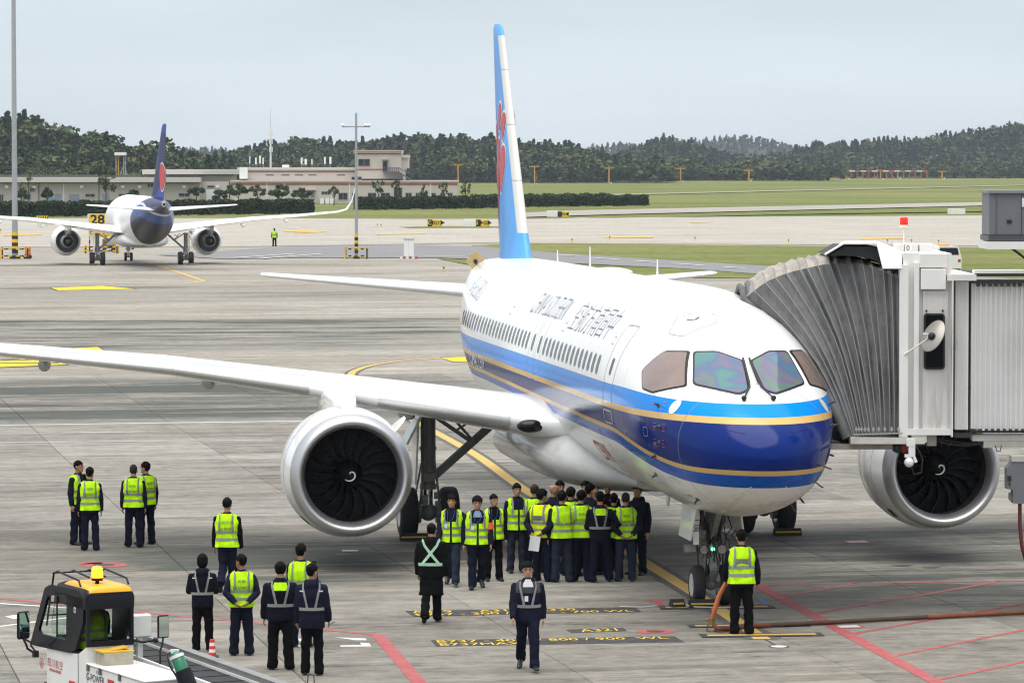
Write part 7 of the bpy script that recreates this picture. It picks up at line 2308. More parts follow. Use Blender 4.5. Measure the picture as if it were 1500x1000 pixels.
def light_pole(px, py, r, h, label, cross):
    root = empty('light_pole', G(px, py), 0, label, 'light pole', 'apron light poles')
    mb = MB(); mb.cyl((0, 0, 0), (0, 0, h), r, r * .6, 16); mb.build('pole', M_POLE, root)
    for k in range(6):
        mb = MB(); mb.cyl((0, 0, .5 + k * .24 * (1 + r)), (0, 0, .5 + (k + 1) * .24 * (1 + r)), r + .012, n=16); mb.build('painted_band', M_BY if k % 2 == 0 else M_YB, root)
    mb = MB(); mb.cyl((0, 0, 0), (0, 0, .25), r * 1.9, r * 1.8, 16); mb.build('base_plate', M_BY, root)
    guard(root, 1.9 if r < .2 else 2.4, 1.5, .95)
    if cross:
        mb = MB(); mb.beam((-1.2, 0, h - 1.15), (1.2, 0, h - 1.15), .10, .10); mb.cyl((0, 0, h - 1.2), (0, 0, h + .1), .05, .02, 8); mb.build('cross_arm', M_POLE, root)
        for x in (-1.15, .8, 1.15):
            mb = MB(); mb.box((x, -.1, h - 1.0), (.26, .22, .12), Matrix.Rotation(R(25), 3, 'X')); mb.build('flood_light', M_WHITE, root)
    else:
        mb = MB(); mb.lathe([(h - 1, .9), (h - .9, 1.0), (h - .8, .9)], (0, 0, 0), 'Z', 20); mb.build('lamp_ring', M_POLE, root)
        for k in range(6):
            a = k * math.pi / 3; mb = MB(); mb.box((1.1 * math.cos(a), 1.1 * math.sin(a), h - 1.1), (.6, .6, .3), a); mb.build('flood_light', M_WHITE, root)
    return root
light_pole(22, 379, .26, 30, 'tall thick light pole with black and yellow banded foot, beside an orange trolley', False)
light_pole(522, 379, .15, 12.6, 'slimmer grey light pole with a cross arm, standing near the white cabinet', True)
cb = empty('utility_cabinet', G(599, 379), 0, 'white metal cabinet on a striped kerb frame beside the slimmer pole', 'cabinet')
mb = MB(); mb.box((0, 0, .95), (.86, .6, 1.5), None, 0, .02); mb.build('cabinet_body', M_WHITE, cb)
mb = MB(); mb.box((0, 0, 1.72), (.95, .7, .05)); mb.build('cabinet_roof', M_POLE, cb)
mb = MB(); mb.box((0, -.303, .95), (.012, .01, 1.4)); mb.build('door_seam', M_LINE, cb)
for k in range(6):
    mb = MB(); mb.box((-.65 + k * .26, -.45, .10), (.26, .12, .2)); mb.build('kerb_block', mat('kerb_red', (.45, .10, .06), .6) if k % 2 else M_WLINE, cb)
# orange kit at the foot of the thick pole
kit = empty('fire_trolley', G(41, 379), 0, 'orange trolley beside the banded foot of the thick pole', 'trolley')
M_ORGK = mat('trolley_orange', (.65, .22, .03), .5, dirt=.3)
mb = MB(); mb.box((0, 0, .35), (.5, .5, .12)); mb.build('tray', M_ORGK, kit)
for x in (-.15, .15):
    mb = MB(); mb.cyl((x, 0, .4), (x, 0, 1.0), .10, .09, 10); mb.ball((x, 0, 1.0), .09, 8, 6); mb.build('bottle', M_ORGK, kit)
for x in (-.2, .2):
    mb = MB(); mb.lathe([(-.04, .02), (-.04, .18), (.04, .18), (.04, .02)], (x, -.28, .18), 'Y', 12); mb.build('wheel', M_TYRE, kit)
# stand number sign
sg_ = empty('stand_sign', G(148.5, 371), 0, 'yellow stand sign reading 28 on striped posts beside the distant airliner', 'sign')
SD = G(151, 371).y
def sp(px, py): return GD(px, py, SD) - G(151, 371)
a, b = sp(133, 347), sp(172, 314)
mb = MB(); mb.box(((a.x + b.x) / 2, 0, (a.z + b.z) / 2), (b.x - a.x, .16, b.z - a.z)); mb.build('sign_panel', M_SIGNY, sg_)
mb = MB(); mb.box((a.x - .07, 0, (a.z + b.z) / 2), (.12, .2, b.z - a.z + .06)); mb.box(((a.x + b.x) / 2, 0, b.z + .03), (b.x - a.x + .1, .2, .06)); mb.build('sign_frame', M_WLINE, sg_)
c = (a + b) / 2; c.z = sp(146, 322).z; c.x = sp(145.5, 322).x
text_on('sign_number', '28', 1.15, lambda u, v: Vector((c.x + u * 1.15, -.085, c.z + v * 1.0)), M_BLACK, sg_, bold=.03)
for x in (sp(132, 0).x, sp(169, 0).x):
    for k in range(6):
        mb = MB(); mb.cyl((x, 0, k * .3), (x, 0, k * .3 + .3), .07, n=8); mb.build('post_band', M_BY if k % 2 else mat('post_orange', (.7, .25, .04), .6), sg_)
    mb = MB(); mb.cyl((x, 0, 1.8), (x, 0, a.z), .06, n=8); mb.build('post', M_WLINE, sg_)
guard(sg_, 3.0, 1.2, .7)
cart = empty('ground_cart', G(160, 369), 0, 'small dark cart standing among the striped posts under the stand sign', 'cart')
mb = MB(); mb.box((0, 0, .8), (1.2, .8, .9), None, 0, .05); mb.build('cart_body', mat('cart_brown', (.16, .10, .06), .6, var=.3), cart)
mb = MB(); mb.box((.1, -.42, .9), (.7, .03, .5)); mb.build('cart_panel', M_POLE, cart)
for x in (-.4, .4):
    mb = MB(); mb.lathe([(-.06, .02), (-.06, .2), (.06, .2), (.06, .02)], (x, -.4, .2), 'Y', 12); mb.build('wheel', M_TYRE, cart)
# taxiway signs
def taxi_sign(px, py, w, h, parts, label):
    root = empty('taxiway_sign', G(px, py), 0, label, 'taxiway sign', 'taxiway signs'); D = root.location.y; k = D / F_PX
    W_, H_ = w * k, h * k; x = -W_ / 2
    for fr, m, s, ms in parts:
        mb = MB(); mb.box((x + fr * W_ / 2, 0, H_ / 2 + .12), (fr * W_, .25, H_), None, 0, .03); p_ = mb.build('sign_panel', m, root)
        if s:
            cx, fw = x + fr * W_ / 2, fr * W_
            text_on('sign_lettering', s, H_ * .75, lambda u, v, cx=cx: Vector((cx + u, -.13, H_ / 2 + .12 + v)), ms, root, bold=.02)
        x += fr * W_
    for q in (-.4, .4):
        mb = MB(); mb.cyl((q * W_, 0, 0), (q * W_, 0, .15), .05, n=8); mb.build('sign_foot', M_POLE, root)
taxi_sign(637, 333, 21, 10, [(.3, M_BLACK, 'G', M_SIGNY), (.7, M_SIGNY, '◄G1►', M_BLACK)], 'taxiway sign with a black G and a yellow G1 panel')
taxi_sign(688, 333.5, 18, 11, [(1, M_WHITE, None, None)], 'blank white sign panel left of the yellow sign beside it')
taxi_sign(706, 333, 23, 10, [(.42, M_BLACK, 'G1', M_SIGNY), (.58, M_SIGNY, '►G►', M_BLACK)], 'taxiway sign with a wide black G1 panel, close to the white blank')
taxi_sign(809, 319, 16, 9, [(1, M_WHITE, None, None)], 'blank white sign panel right of the tall tail fin')
taxi_sign(825, 319, 17, 8, [(.4, M_BLACK, None, None), (.6, M_SIGNY, 'G◄', M_BLACK)], 'small yellow sign right of the tall tail fin')
taxi_sign(1401, 315, 26, 8, [(1, M_WHITE, None, None)], 'long low white panel on the far grass wedge')
ch = empty('barrier_board', G(62, 331), 0, 'black and yellow striped board left of the stand sign', 'barrier board'); k = ch.location.y / F_PX
mb = MB(); mb.box((0, 0, 11.5 * k), (16 * k, .08, 7 * k)); mb.build('board', M_SIGNY, ch)
for i in range(5):
    x = (-7 + i * 3.3) * k; mb = MB(); mb.prism([(x, -.045, 8.2 * k), (x + 1.5 * k, -.045, 8.2 * k), (x + 3.1 * k, -.045, 14.8 * k), (x + 1.6 * k, -.045, 14.8 * k)], (0, -.01, 0)); mb.build('stripe', M_BLACK, ch)
for x in (-6, 6):
    mb = MB(); mb.cyl((x * k, 0, 0), (x * k, 0, 9 * k), .05, n=6); mb.build('post', M_POLE, ch)
# small edge lights dotted along the taxiway
EDGE_LBL = ['edge light left of the first taxiway sign', 'edge light just right of another, near the first taxiway sign', 'edge light on the concrete between the tailplane and the white cabinet', 'edge light rising behind the fuselage crown', 'edge light at the near lip of the taxiway right of the fin', 'second edge light along the taxiway lip right of the fin', 'third edge light along the taxiway lip, above the fuselage', 'edge light on the taxiway lip above the pleated canopy', 'edge light left of the red bridge beacon', 'edge light right of the red bridge beacon', 'edge light at the far right of the taxiway lip', 'edge light left of the 28 sign under the hedge', 'edge light nearest to the 28 sign under the hedge', 'edge light beyond the wing at the left border']
el_root = None
for i, (px, py) in enumerate(((553, 333), (558, 333.5), (650, 399), (817, 381), (838, 356), (893, 352), (1018, 353), (1155, 357), (1300, 357), (1335, 357), (1375, 358), (107, 329), (117, 330), (1, 341))):
    if el_root is None:
        el_root = empty('edge_light', (0, 0, 0), 0, 'low taxiway edge light on a short stalk', 'edge light', 'taxiway edge lights'); mb = MB(); mb.cyl((0, 0, 0), (0, 0, .32), .06, n=8); mb.build('stalk', M_SIGNY, el_root); mb = MB(); mb.lathe([(.32, .08), (.40, .08), (.46, .03), (.47, .005)], (0, 0, 0), 'Z', 10); mb.build('lens', mat('edge_lens', (.05, .08, .2), .2), el_root); r_ = el_root
    else: r_ = copy_tree(el_root)
    r_.location = G(px, py); r_['label'] = EDGE_LBL[i]
# white van half hidden behind the bridge cab
vn = empty('van', G(1379, 399), R(8), 'white van mostly hidden behind the bridge cab', 'van')
mb = MB()
vprof = [(-1.0, .35), (-1.0, 1.1), (-.95, 1.35), (-.78, 1.95), (-.70, 2.05), (.70, 2.05), (.78, 1.95), (.95, 1.35), (1.0, 1.1), (1.0, .35)]
mb.rings([[(x, y, z) for x, z in vprof] for y in (-2.2, -1.9, 2.2)] , 0, False); mb.build('body', M_WHITE, vn)
mb = MB(); mb.add([(-.80, -2.21, 1.38), (.80, -2.21, 1.38), (.68, -2.205, 1.92), (-.68, -2.205, 1.92)], [(0, 1, 2, 3)]); mb.add([(1.0 - .04, -1.8, 1.4), (.965, .8, 1.4), (.81, .8, 1.93), (.81, -1.8, 1.93)], [(0, 1, 2, 3)]); mb.build('window', M_WINDOW, vn)
for x in (-.82, .82):
    mb = MB(); mb.box((x, -2.2, .95), (.22, .06, .22), None, 0, .02); mb.build('tail_light', M_RED, vn)
mb = MB(); mb.box((0, -.6, 2.10), (.9, .25, .10), None, 0, .03); mb.build('light_bar', mat('amber_bar', (.7, .25, .02), .3), vn)
for x in (-.9, .9):
    for y in (-1.4, 1.4):
        mb = MB(); mb.lathe([(-.1, .05), (-.1, .33), (.1, .33), (.1, .05)], (0, 0, 0), 'X', 16); mb.v = [p + Vector((x, y, .33)) for p in mb.v]; mb.build('wheel', M_TYRE, vn)

# ------------------------------------------------------------------ hedges
def leaf_mat(name, col, hue=.3):
    m, t = newmat(name)
    a = t.attr('tint')
    nz = t.noise(t.pos(), .35, 4, .6)
    k = t.n.new('ShaderNodeVectorMath'); k.operation = 'MULTIPLY'
    t.l.new(a['Color'], k.inputs[0]); k.inputs[1].default_value = col
    s = t.n.new('ShaderNodeVectorMath'); s.operation = 'SCALE'; t.l.new(k.outputs[0], s.inputs[0]); t.l.new(t.mr(nz, .3, .7, .75, 1.25), s.inputs['Scale'])
    t.set(Base_Color=s.outputs[0], Roughness=.75, Specular_IOR_Level=.2)
    return m
M_LEAF = leaf_mat('foliage', (1, 1, 1))
rng = np.random.default_rng(11)

def leaf_cloud(centres, size, rg, up=.0):
    """quads scattered round centres; returns (n,4,3)"""
    n = len(centres)
    d = rg.normal(size=(n, 3)); d[:, 2] += up; d /= np.linalg.norm(d, axis=1)[:, None]
    r = rg.normal(size=(n, 3)); u = np.cross(d, r); u /= np.linalg.norm(u, axis=1)[:, None]; v = np.cross(d, u)
    s = size * rg.uniform(.6, 1.4, (n, 1))
    q = np.stack([centres - u * s - v * s * .7, centres + u * s - v * s * .7, centres + u * s * .6 + v * s * .8, centres - u * s * .6 + v * s * .8], 1)
    return q
def quads_mesh(name, Q, tint, m):
    n = len(Q); me = bpy.data.meshes.new(name)
    me.vertices.add(n * 4); me.loops.add(n * 4); me.polygons.add(n)
    me.vertices.foreach_set('co', np.ascontiguousarray(Q, 'f').ravel())
    me.loops.foreach_set('vertex_index', np.arange(n * 4, dtype='i'))
    me.polygons.foreach_set('loop_start', np.arange(0, n * 4, 4, dtype='i'))
    me.update(); me.validate()
    at = me.color_attributes.new('tint', 'FLOAT_COLOR', 'POINT')
    c = np.ones((n, 4, 4), 'f'); c[:, :, :3] = np.asarray(tint, 'f')[:, None, :]
    at.data.foreach_set('color', c.ravel())
    me.materials.append(m)
    return me
def hedge(p0, p1, h, d, label, n):
    p0, p1 = Vector(p0), Vector(p1); L = (p1 - p0).length; root = empty('hedge', p0, math.atan2((p1 - p0).y, (p1 - p0).x), label, 'hedge', 'clipped hedges')
    rg = np.random.default_rng(int(L * 10))
    mb = MB(); mb.box((L / 2, d / 2, h / 2 - .1), (L, d * .85, h - .2)); mb.build('hedge_core', mat('hedge_core', (.012, .018, .010), .9), root)
    k = rg.uniform(0, 1, (n, 3)); f = rg.uniform(0, 1, n) < .62
    c = np.stack([k[:, 0] * L, np.where(f, rg.normal(0, .08, n), k[:, 1] * d), np.where(f, k[:, 2] * h, h + rg.normal(0, .10, n))], 1)
    c[:, 2] += .12 * np.sin(c[:, 0] * .9) + .08 * np.sin(c[:, 0] * 2.3)
    t = np.array([.035, .055, .022])[None] * rg.uniform(.6, 1.5, (n, 1)) * np.array([1, 1, 1])
    link('hedge_leaves', quads_mesh('hedge_leaves', leaf_cloud(c, .17, rg), t, M_LEAF), root)
hedge(G(-40, 318), G(460, 312), 2.1, 1.6, 'long dark clipped hedge in front of the grey building', 15000)
hedge(G(527, 307), G(735, 304), 1.95, 1.6, 'dark clipped hedge in front of the striped building', 7000)
hedge(G(735, 303), G(950, 300.5), 1.8, 1.6, 'dark clipped hedge running out into the grass right of the tail fin', 7000)
hedge(G(690, 293), G(900, 290.5), 1.0, 1.2, 'low dark hedge behind the taller one right of the tail fin', 3000)

# ------------------------------------------------------------------ buildings
M_BGREY = mat('render_grey', (.45, .41, .37), .8, var=.06, vscale=.3, dirt=.2)
M_BPALE = mat('render_pale', (.54, .485, .44), .8, var=.05, vscale=.3, dirt=.15)
M_BROOF = mat('roof_edge_pale', (.54, .51, .465), .7, var=.06)
M_BDARK = mat('eaves_shade_dark_trim', (.05, .05, .05), .8)  # near-black for painted roof-edge shade, also for pipes and slots
M_BSTR = mat('red_stripe', (.36, .085, .06), .7)
M_BWIN = mat('building_window', (.025, .03, .04), .15)
M_BFRM = mat('window_frame_grey', (.30, .31, .32), .5)
M_BDOOR = mat('blue_grey_door', (.22, .26, .33), .5)
def building(D, ox, label, cat='building'):
    o = GD(ox, 300, D); o.z = 0
    root = empty('building', o, 0, label, cat)
    def P(px, py): return GD(px, py, D) - o
    def block(x0, y0, x1, y1, d0, d1, name, m, bev=0):
        a, b = P(x0, y1), P(x1, y0); z0 = max(a.z, -.05) if y1 > 285 else a.z
        mb = MB(); mb.box(((a.x + b.x) / 2, (d0 + d1) / 2, (z0 + b.z) / 2), (b.x - a.x, d1 - d0, b.z - z0), None, 0, bev); return mb.build(name, m, root)
    def window(x0, y0, x1, y1, m=None, name='window', d=0.0, mull=1):
        w = block(x0, y0, x1, y1, d - .06, d + .1, name, m or M_BWIN)
        a, b = P(x0, y1), P(x1, y0); mb = MB(); t = .10
        for (p, q) in (((a.x, a.z), (b.x, a.z)), ((a.x, b.z), (b.x, b.z)), ((a.x, a.z), (a.x, b.z)), ((b.x, a.z), (b.x, b.z))): mb.beam((p[0], d - .07, p[1]), (q[0], d - .07, q[1]), t, t)
        for i in range(mull): 
            x = lerp(a.x, b.x, (i + 1) / (mull + 1)); mb.beam((x, d - .07, a.z), (x, d - .07, b.z), .07, .07)
        f = mb.build('window_frame', M_BFRM, root); f.parent = w
    return root, P, block, window
# long grey hall at the left
D1 = 830
bl, P1_, blk, win = building(D1, 160, 'long low grey building with flat overhanging roof and blue doors')
blk(-60, 267, 293, 300, 0, 16, 'wall', M_BGREY); blk(-60, 260, 294, 267, -1.4, 17, 'roof', M_BROOF); blk(-60, 266.5, 292, 268.2, -.7, .4, 'eaves_shade', M_BDARK)  # thin dark strips paint the shade under the roof edges
blk(206.5, 256, 336, 300, 5, 22, 'wall', M_BGREY); blk(206, 248.5, 348, 255.5, 3.4, 23, 'roof', M_BROOF); blk(208, 255.2, 340, 257, 4.3, 5.6, 'eaves_shade', M_BDARK)
blk(284, 266, 333, 300, 3.8, 6, 'wall', M_BPALE)
blk(-60, 256.5, 207, 259.5, 5, 12, 'roof_parapet', mat('dark_roof', (.08, .08, .08), .7))
for x0, x1, y0, y1, m in ((80, 90, 284, 296, M_BDOOR), (101, 116, 284.5, 296, M_BDOOR), (150, 160, 284, 296, M_BDOOR), (69, 78, 284, 296, mat('blue_door', (.18, .28, .38), .5)), (300, 313, 278, 296, M_WLINE)):
    blk(x0, y0, x1, y1, -.08 if x0 < 200 else 3.65, .1 if x0 < 200 else 3.9, 'door', m)
for x0, x1, y0, y1 in ((0, 5, 285, 296), (34, 45, 284, 292), (125, 139, 284, 288.5), (174, 186, 284, 288), (216, 225, 269, 274), (262, 278, 283, 288), (185, 200, 283, 288)):
    win(x0, y0, x1, y1)
for x in (10, 50, 120, 180, 205, 270, 317): blk(x - 2.5, 271.5, x + 2.5, 275.5, -.4 if x < 280 else 3.5, -.02 if x < 280 else 3.78, 'air_conditioner_box', M_WHITE)
for x in (57, 93.5, 145, 225, 336): blk(x - .5, 266, x + .5, 298, -.12, 0, 'downpipe', M_BDARK if x in (57, 145, 336) else M_WLINE)
for i, (x0, y0, x1, y1) in enumerate(((302, 272, 312, 275),)): win(x0, y0, x1, y1, d=3.75, mull=0)
# striped building with a tower
D2 = 800
br, P2_, blk, win = building(D2, 510, 'pale building with red stripes, small tower and rooftop aerial panels')
blk(338, 268, 670, 300, 0, 14, 'wall', M_BPALE); blk(337, 264.5, 671, 268, -.25, 14, 'parapet', M_BROOF)
blk(338, 269.2, 670, 270.8, -.1, .05, 'red_stripe', M_BSTR); blk(338, 266.3, 671, 267.2, -.32, -.2, 'red_stripe', M_BSTR)
blk(350, 249, 590, 264.8, 5, 22, 'wall', M_BPALE); blk(345, 245.5, 592, 249, 4.6, 22.4, 'parapet', M_BROOF)
blk(350, 251, 590, 252.4, 4.9, 5.05, 'red_stripe', M_BSTR)
blk(349, 245, 361, 262, 3.5, 5, 'roof_box', M_WHITE)
blk(519, 224, 587, 246, 3, 16, 'tower', M_BPALE); blk(517, 220, 588, 224, 2.6, 16.4, 'parapet', M_BROOF); blk(518, 224.6, 587, 226, 2.9, 3.1, 'red_stripe', M_BSTR); blk(517, 221.3, 588, 222.2, 2.5, 2.7, 'red_stripe', M_BSTR)
blk(587, 231, 597, 246, 5, 15, 'tower', M_BPALE); blk(586, 227, 598, 231, 4.6, 15.4, 'parapet', M_BROOF)
blk(519, 246, 590, 262, 3, 5, 'wall', M_BPALE); blk(519, 247.5, 560, 249, 2.9, 3.1, 'red_stripe', M_BSTR)
win(524, 233, 541, 243.5, d=3); win(514, 259, 529, 263.8, d=2.9, mull=2); win(560, 236, 567, 251, name='door', d=3, mull=0)
blk(559, 232.5, 569, 234, 1.8, 3, 'canopy_slab', M_BPALE)
for x0, x1 in ((496, 509), (516, 524), (539, 551), (558, 571), (594, 603), (609, 614), (616, 626), (632, 638), (645, 652), (656, 663)): win(x0, 282.5, x1, 292.5)
win(577, 275, 589, 293, name='door'); win(471, 280.5, 484, 285, mull=2); win(455, 278, 460, 289, m=M_BDOOR, name='door', mull=0)
blk(448, 277, 463, 278.5, -1.2, 0, 'canopy_slab', M_BPALE)
for x in (391, 416.5, 512, 631, 553): blk(x - .5, 265, x + .5, 296, -.12, 0, 'downpipe', M_WLINE)
for x0 in (387, 410, 430, 450, 492): blk(x0, 256, x0 + 12, 257, 4.92, 5.0, 'vent_slot', M_BDARK)
for x in (472, 480, 487): blk(x - 3, 290.5, x + 3, 299, -1.2, -.3, 'condenser', M_WHITE)
blk(410, 241.5, 420, 245.5, 8, 10, 'roof_box', M_WHITE)
# outside stair
st = MB(); a = P2_(562, 252); b = P2_(602, 263)
st.box(((P2_(560, 0).x + P2_(583, 0).x) / 2, 1.8, P2_(0, 252).z), (P2_(583, 0).x - P2_(560, 0).x, 2.2, .2))
n = 9
for i in range(n):
    t = i / n; st.box((lerp(P2_(583, 0).x, P2_(602, 0).x, t), 1.8, lerp(P2_(0, 252).z, P2_(0, 264).z, t)), (.35, 2.0, .12))
for y in (.75, 2.85):
    st.beam((P2_(560, 0).x, y, P2_(0, 245.5).z), (P2_(583, 0).x, y, P2_(0, 245.5).z), .08, .08); st.beam((P2_(583, 0).x, y, P2_(0, 245.5).z), (P2_(604, 0).x, y, P2_(0, 257).z), .08, .08)
    for i in range(9):
        x = lerp(P2_(560, 0).x, P2_(583, 0).x, i / 8); st.beam((x, y, P2_(0, 252).z), (x, y, P2_(0, 245.5).z), .05, .05)
    st.beam((P2_(583, 0).x, y, P2_(0, 252).z), (P2_(602, 0).x, y, P2_(0, 264).z), .12, .25)
tag(st.build('outside_stair', mat('stair_steel', (.12, .12, .14), .5), br), kind='stuff')
# aerial panels and the tall mast
def roof_panel(px, y0, y1, w, dep, label='white aerial panel on a short pole on the roof of the striped building'):
    o = GD(px, y1, D2 + dep); k = (D2 + dep) / F_PX
    r = empty('aerial_panel', o, 0, label, 'aerial panel', 'aerial panels on the roof')
    mb = MB(); mb.cyl((0, 0, 0), (0, 0, (y1 - y0) * k), .06, n=6); mb.build('pole', M_POLE, r)
    mb = MB(); mb.box((0, -.15, (y1 - y0) * .68 * k), (w * k, .2, (y1 - y0) * .62 * k), None, 0, .02); mb.build('panel', M_WHITE, r)
PANL = ['leftmost narrow aerial panel on the roof of the striped building', 'aerial panel second in the left cluster on the roof', 'tallest aerial panel of the left cluster on the roof', 'short panel closing the left cluster, next to the radio mast', 'first aerial panel of the middle cluster on the roof', 'widest aerial panel of the middle cluster on the roof', 'narrow panel at the right of the middle cluster on the roof', 'left one of the two aerial panels beside the small tower', 'right one of the two aerial panels beside the small tower']
for (px, y0, y1, w), lb in zip(((366, 229, 246, 1.5), (375, 231, 246, 2.2), (381, 228, 246, 2.4), (385.5, 231, 246, 1.8), (442, 231, 246, 2.4), (448, 233, 246, 3.4), (457, 233, 246, 1.6), (476, 230, 246, 2.4), (484, 230, 246, 3.0)), PANL): roof_panel(px, y0, y1, w, 8, lb)
mo = GD(396.5, 246, 840); mo.z = 0
ms = empty('radio_mast', mo, 0, 'tall white radio mast with clusters of aerials behind the striped building', 'radio mast')
k = 840 / F_PX; H_ = 8.3 + (239 - 158) * k
mb = MB(); mb.cyl((0, 0, 0), (0, 0, H_ - 4), .26, .16, 12); mb.build('mast', M_WHITE, ms)
mb = MB(); mb.cyl((0, 0, H_ - 4), (0, 0, H_), .05, .02, 6); mb.build('spike', M_POLE, ms)
for z in (H_ - 5.5, H_ - 7.2, H_ - 9):
    for a in (0, 2.1, 4.2):
        mb = MB(); mb.box((.34 * math.cos(a), .34 * math.sin(a), z), (.22, .14, 1.2)); mb.build('aerial', M_WHITE, ms)
# gantry behind the left hall
go = GD(177, 262, 870); go.z = 0; k = 870 / F_PX
ga = empty('gantry', go, 0, 'steel gantry with a pale box on top behind the grey building', 'gantry')
for x in (-7, -3.5, 4.5, 7):
    mb = MB(); mb.beam((x * k, 0, 0), (x * k, 0, 8.3 + 10 * k), .22, .22); mb.build('leg', M_ORG if x in (-3.5,) else M_POLE, ga)
mb = MB(); mb.box((0, 0, 8.3 + 13.5 * k), (17 * k, 2, 4.5 * k)); mb.build('top_box', M_WHITE, ga)
mb = MB(); mb.beam((-7 * k, 0, 3), (7 * k, 0, 9), .14, .14); mb.beam((7 * k, 0, 7), (16 * k, 0, -.2 + 1), .14, .14); mb.build('brace', M_POLE, ga)

# ------------------------------------------------------------------ approach light masts and the red gallery
mast_proto = None
MLBL = iter(['orange T-mast behind the roof at the thick light pole', 'orange T-mast rising behind the roofs right of the distant tail', 'orange T-mast between the aerial panels and the tower', 'nearest orange T-mast right of the striped building', 'orange T-mast just right of the tall tail fin', 'orange T-mast second to the right of the tall tail fin', 'orange T-mast third to the right of the tall tail fin', 'orange T-mast a little left of the red gallery', 'orange T-mast inside the left part of the red gallery', 'orange T-mast near the middle of the red gallery', 'orange T-mast in the right half of the red gallery', 'orange T-mast close to the right end of the red gallery', 'orange T-mast standing clear right of the red gallery'])
def tmast(px, yt, yb, w=14):
    D = 8.3 * F_PX / (yb - 239.0); o = G(px, yb); k = o.y / F_PX; H = (yb - yt) * k
    r = empty('approach_light', o, 0, next(MLBL), 'approach light', 'approach light masts')
    mb = MB(); mb.beam((0, 0, 0), (0, 0, H), 1.7 * k, 1.7 * k); mb.build('mast', M_ORG, r)
    mb = MB(); mb.beam((-w / 2 * k, 0, H), (w / 2 * k, 0, H), .9 * k, .9 * k); mb.build('cross_bar', M_ORG, r)
    for i in range(5):
        mb = MB(); mb.box((lerp(-w / 2, w / 2, i / 4) * k, 0, H + 1.1 * k), (1.3 * k, 1.3 * k, 1.4 * k)); mb.build('lamp', M_ORG, r)
    mb = MB(); mb.box((3 * k, -1, .7 * k), (2.2 * k, 1.5 * k, 1.4 * k)); mb.build('control_box', M_WHITE, r)
for px, yt, yb in ((33, 227, 262), (305, 233, 262), (433, 235, 262), (671, 242, 270), (783, 244.5, 270), (892, 246.5, 268.5), (997, 247.5, 266.5), (1097, 250, 265), (1196, 250, 263), (1240, 250.5, 262.5), (1290, 250.5, 262.5), (1315, 251, 262.5), (1380, 252, 262)): tmast(px, yt, yb, 14 if px < 1150 else 12)
ro = G(1162, 262.5); k = ro.y / F_PX
gl = empty('approach_gallery', ro, 0, 'long red and white gallery of posts carrying a beam across the far grass', 'approach gallery')
M_GRED = mat('gallery_red', (.50, .10, .05), .6)
for i in range(24):
    x = i * 8.5 * k; mb = MB(); mb.beam((x, 0, 0), (x, 0, (11.5 if i else 20) * k), 1.2 * k, 1.2 * k); mb.build('post', M_GRED, gl)
for i in range(24):
    mb = MB(); mb.box(((i * 8.2 + 4.1) * k, 0, 11.8 * k), (8.2 * k, 1.5, 1.6 * k)); mb.build('beam', M_GRED if i % 2 else M_WLINE, gl)
mb = MB(); mb.beam((123 * k, 0, 0), (123 * k, 0, 19 * k), 1.2 * k, 1.2 * k); mb.build('post', M_GRED, gl)
# perimeter fence
fo = G(672, 262); fe = G(1700, 258.5)
fn_ = empty('perimeter_fence', fo, math.atan2((fe - fo).y, (fe - fo).x), 'grey wire perimeter fence along the far edge of the grass', 'fence'); L = (fe - fo).length; k = fo.y / F_PX
mb = MB()
for i in range(int(L / 5)): mb.beam((i * 5, 0, 0), (i * 5, 0, 11.5 * k), .28, .28)
tag(mb.build('fence_post', mat('fence_grey', (.13, .14, .14), .7), fn_), kind='stuff')
mb = MB()
for i in range(13): mb.beam((0, 0, .3 + i * .85 * k), (L, 0, .3 + i * .85 * k), .12, .12)
for i in range(int(L / 1.0)): mb.beam((i * 1.0, 0, .2), (i * 1.0, 0, 11 * k), .10, .10)
tag(mb.build('fence_wire', mat('fence_grey', (.13, .14, .14), .7), fn_), kind='stuff')
for px, yb in ((916, 262), (1160, 262), (1196, 258), (1059, 255)):
    pass

# ------------------------------------------------------------------ trees
PAL = {'conifer': np.array([.030, .058, .028]), 'broad': np.array([.050, .078, .026]), 'olive': np.array([.080, .086, .030]), 'rust': np.array([.12, .075, .032]), 'dark': np.array([.026, .054, .034])}
def tree_cloud(kind, h, rg, n, leaf):
    if kind == 'conifer':
        t = rg.uniform(.08, 1, n) ** .8; lay = (np.floor(t * 11) + rg.uniform(.3, 1, n)) / 11.5
        rr = h * .185 * (1 - lay) ** .85 * (.45 + .55 * rg.uniform(0, 1, n) ** .4) + .010; a = rg.uniform(0, 2 * np.pi, n)
        c = np.stack([rr * np.cos(a), rr * np.sin(a), h * lay - rr * .25], 1)
        return leaf_cloud(c, leaf * (1.05 - .45 * lay[:, None]), rg, .3)
    m = rg.integers(7, 11); cen = rg.normal(size=(m, 3)) * np.array([.19, .19, .17]) * h + np.array([0, 0, .62 * h]); rad = h * rg.uniform(.13, .22, m)
    i = rg.integers(0, m, n); d = rg.normal(size=(n, 3)); d /= np.linalg.norm(d, axis=1)[:, None]
    c = cen[i] + d * rad[i][:, None] * rg.uniform(.65, 1.05, (n, 1)); c[:, 2] = np.maximum(c[:, 2], h * .18)
    return leaf_cloud(c, leaf, rg, .25)
def tint_for(kind, n, rg, j=.17): return PAL[kind][None] * rg.uniform(1 - j, 1 + j, (n, 1)) * rg.uniform(.92, 1.08, (n, 3))

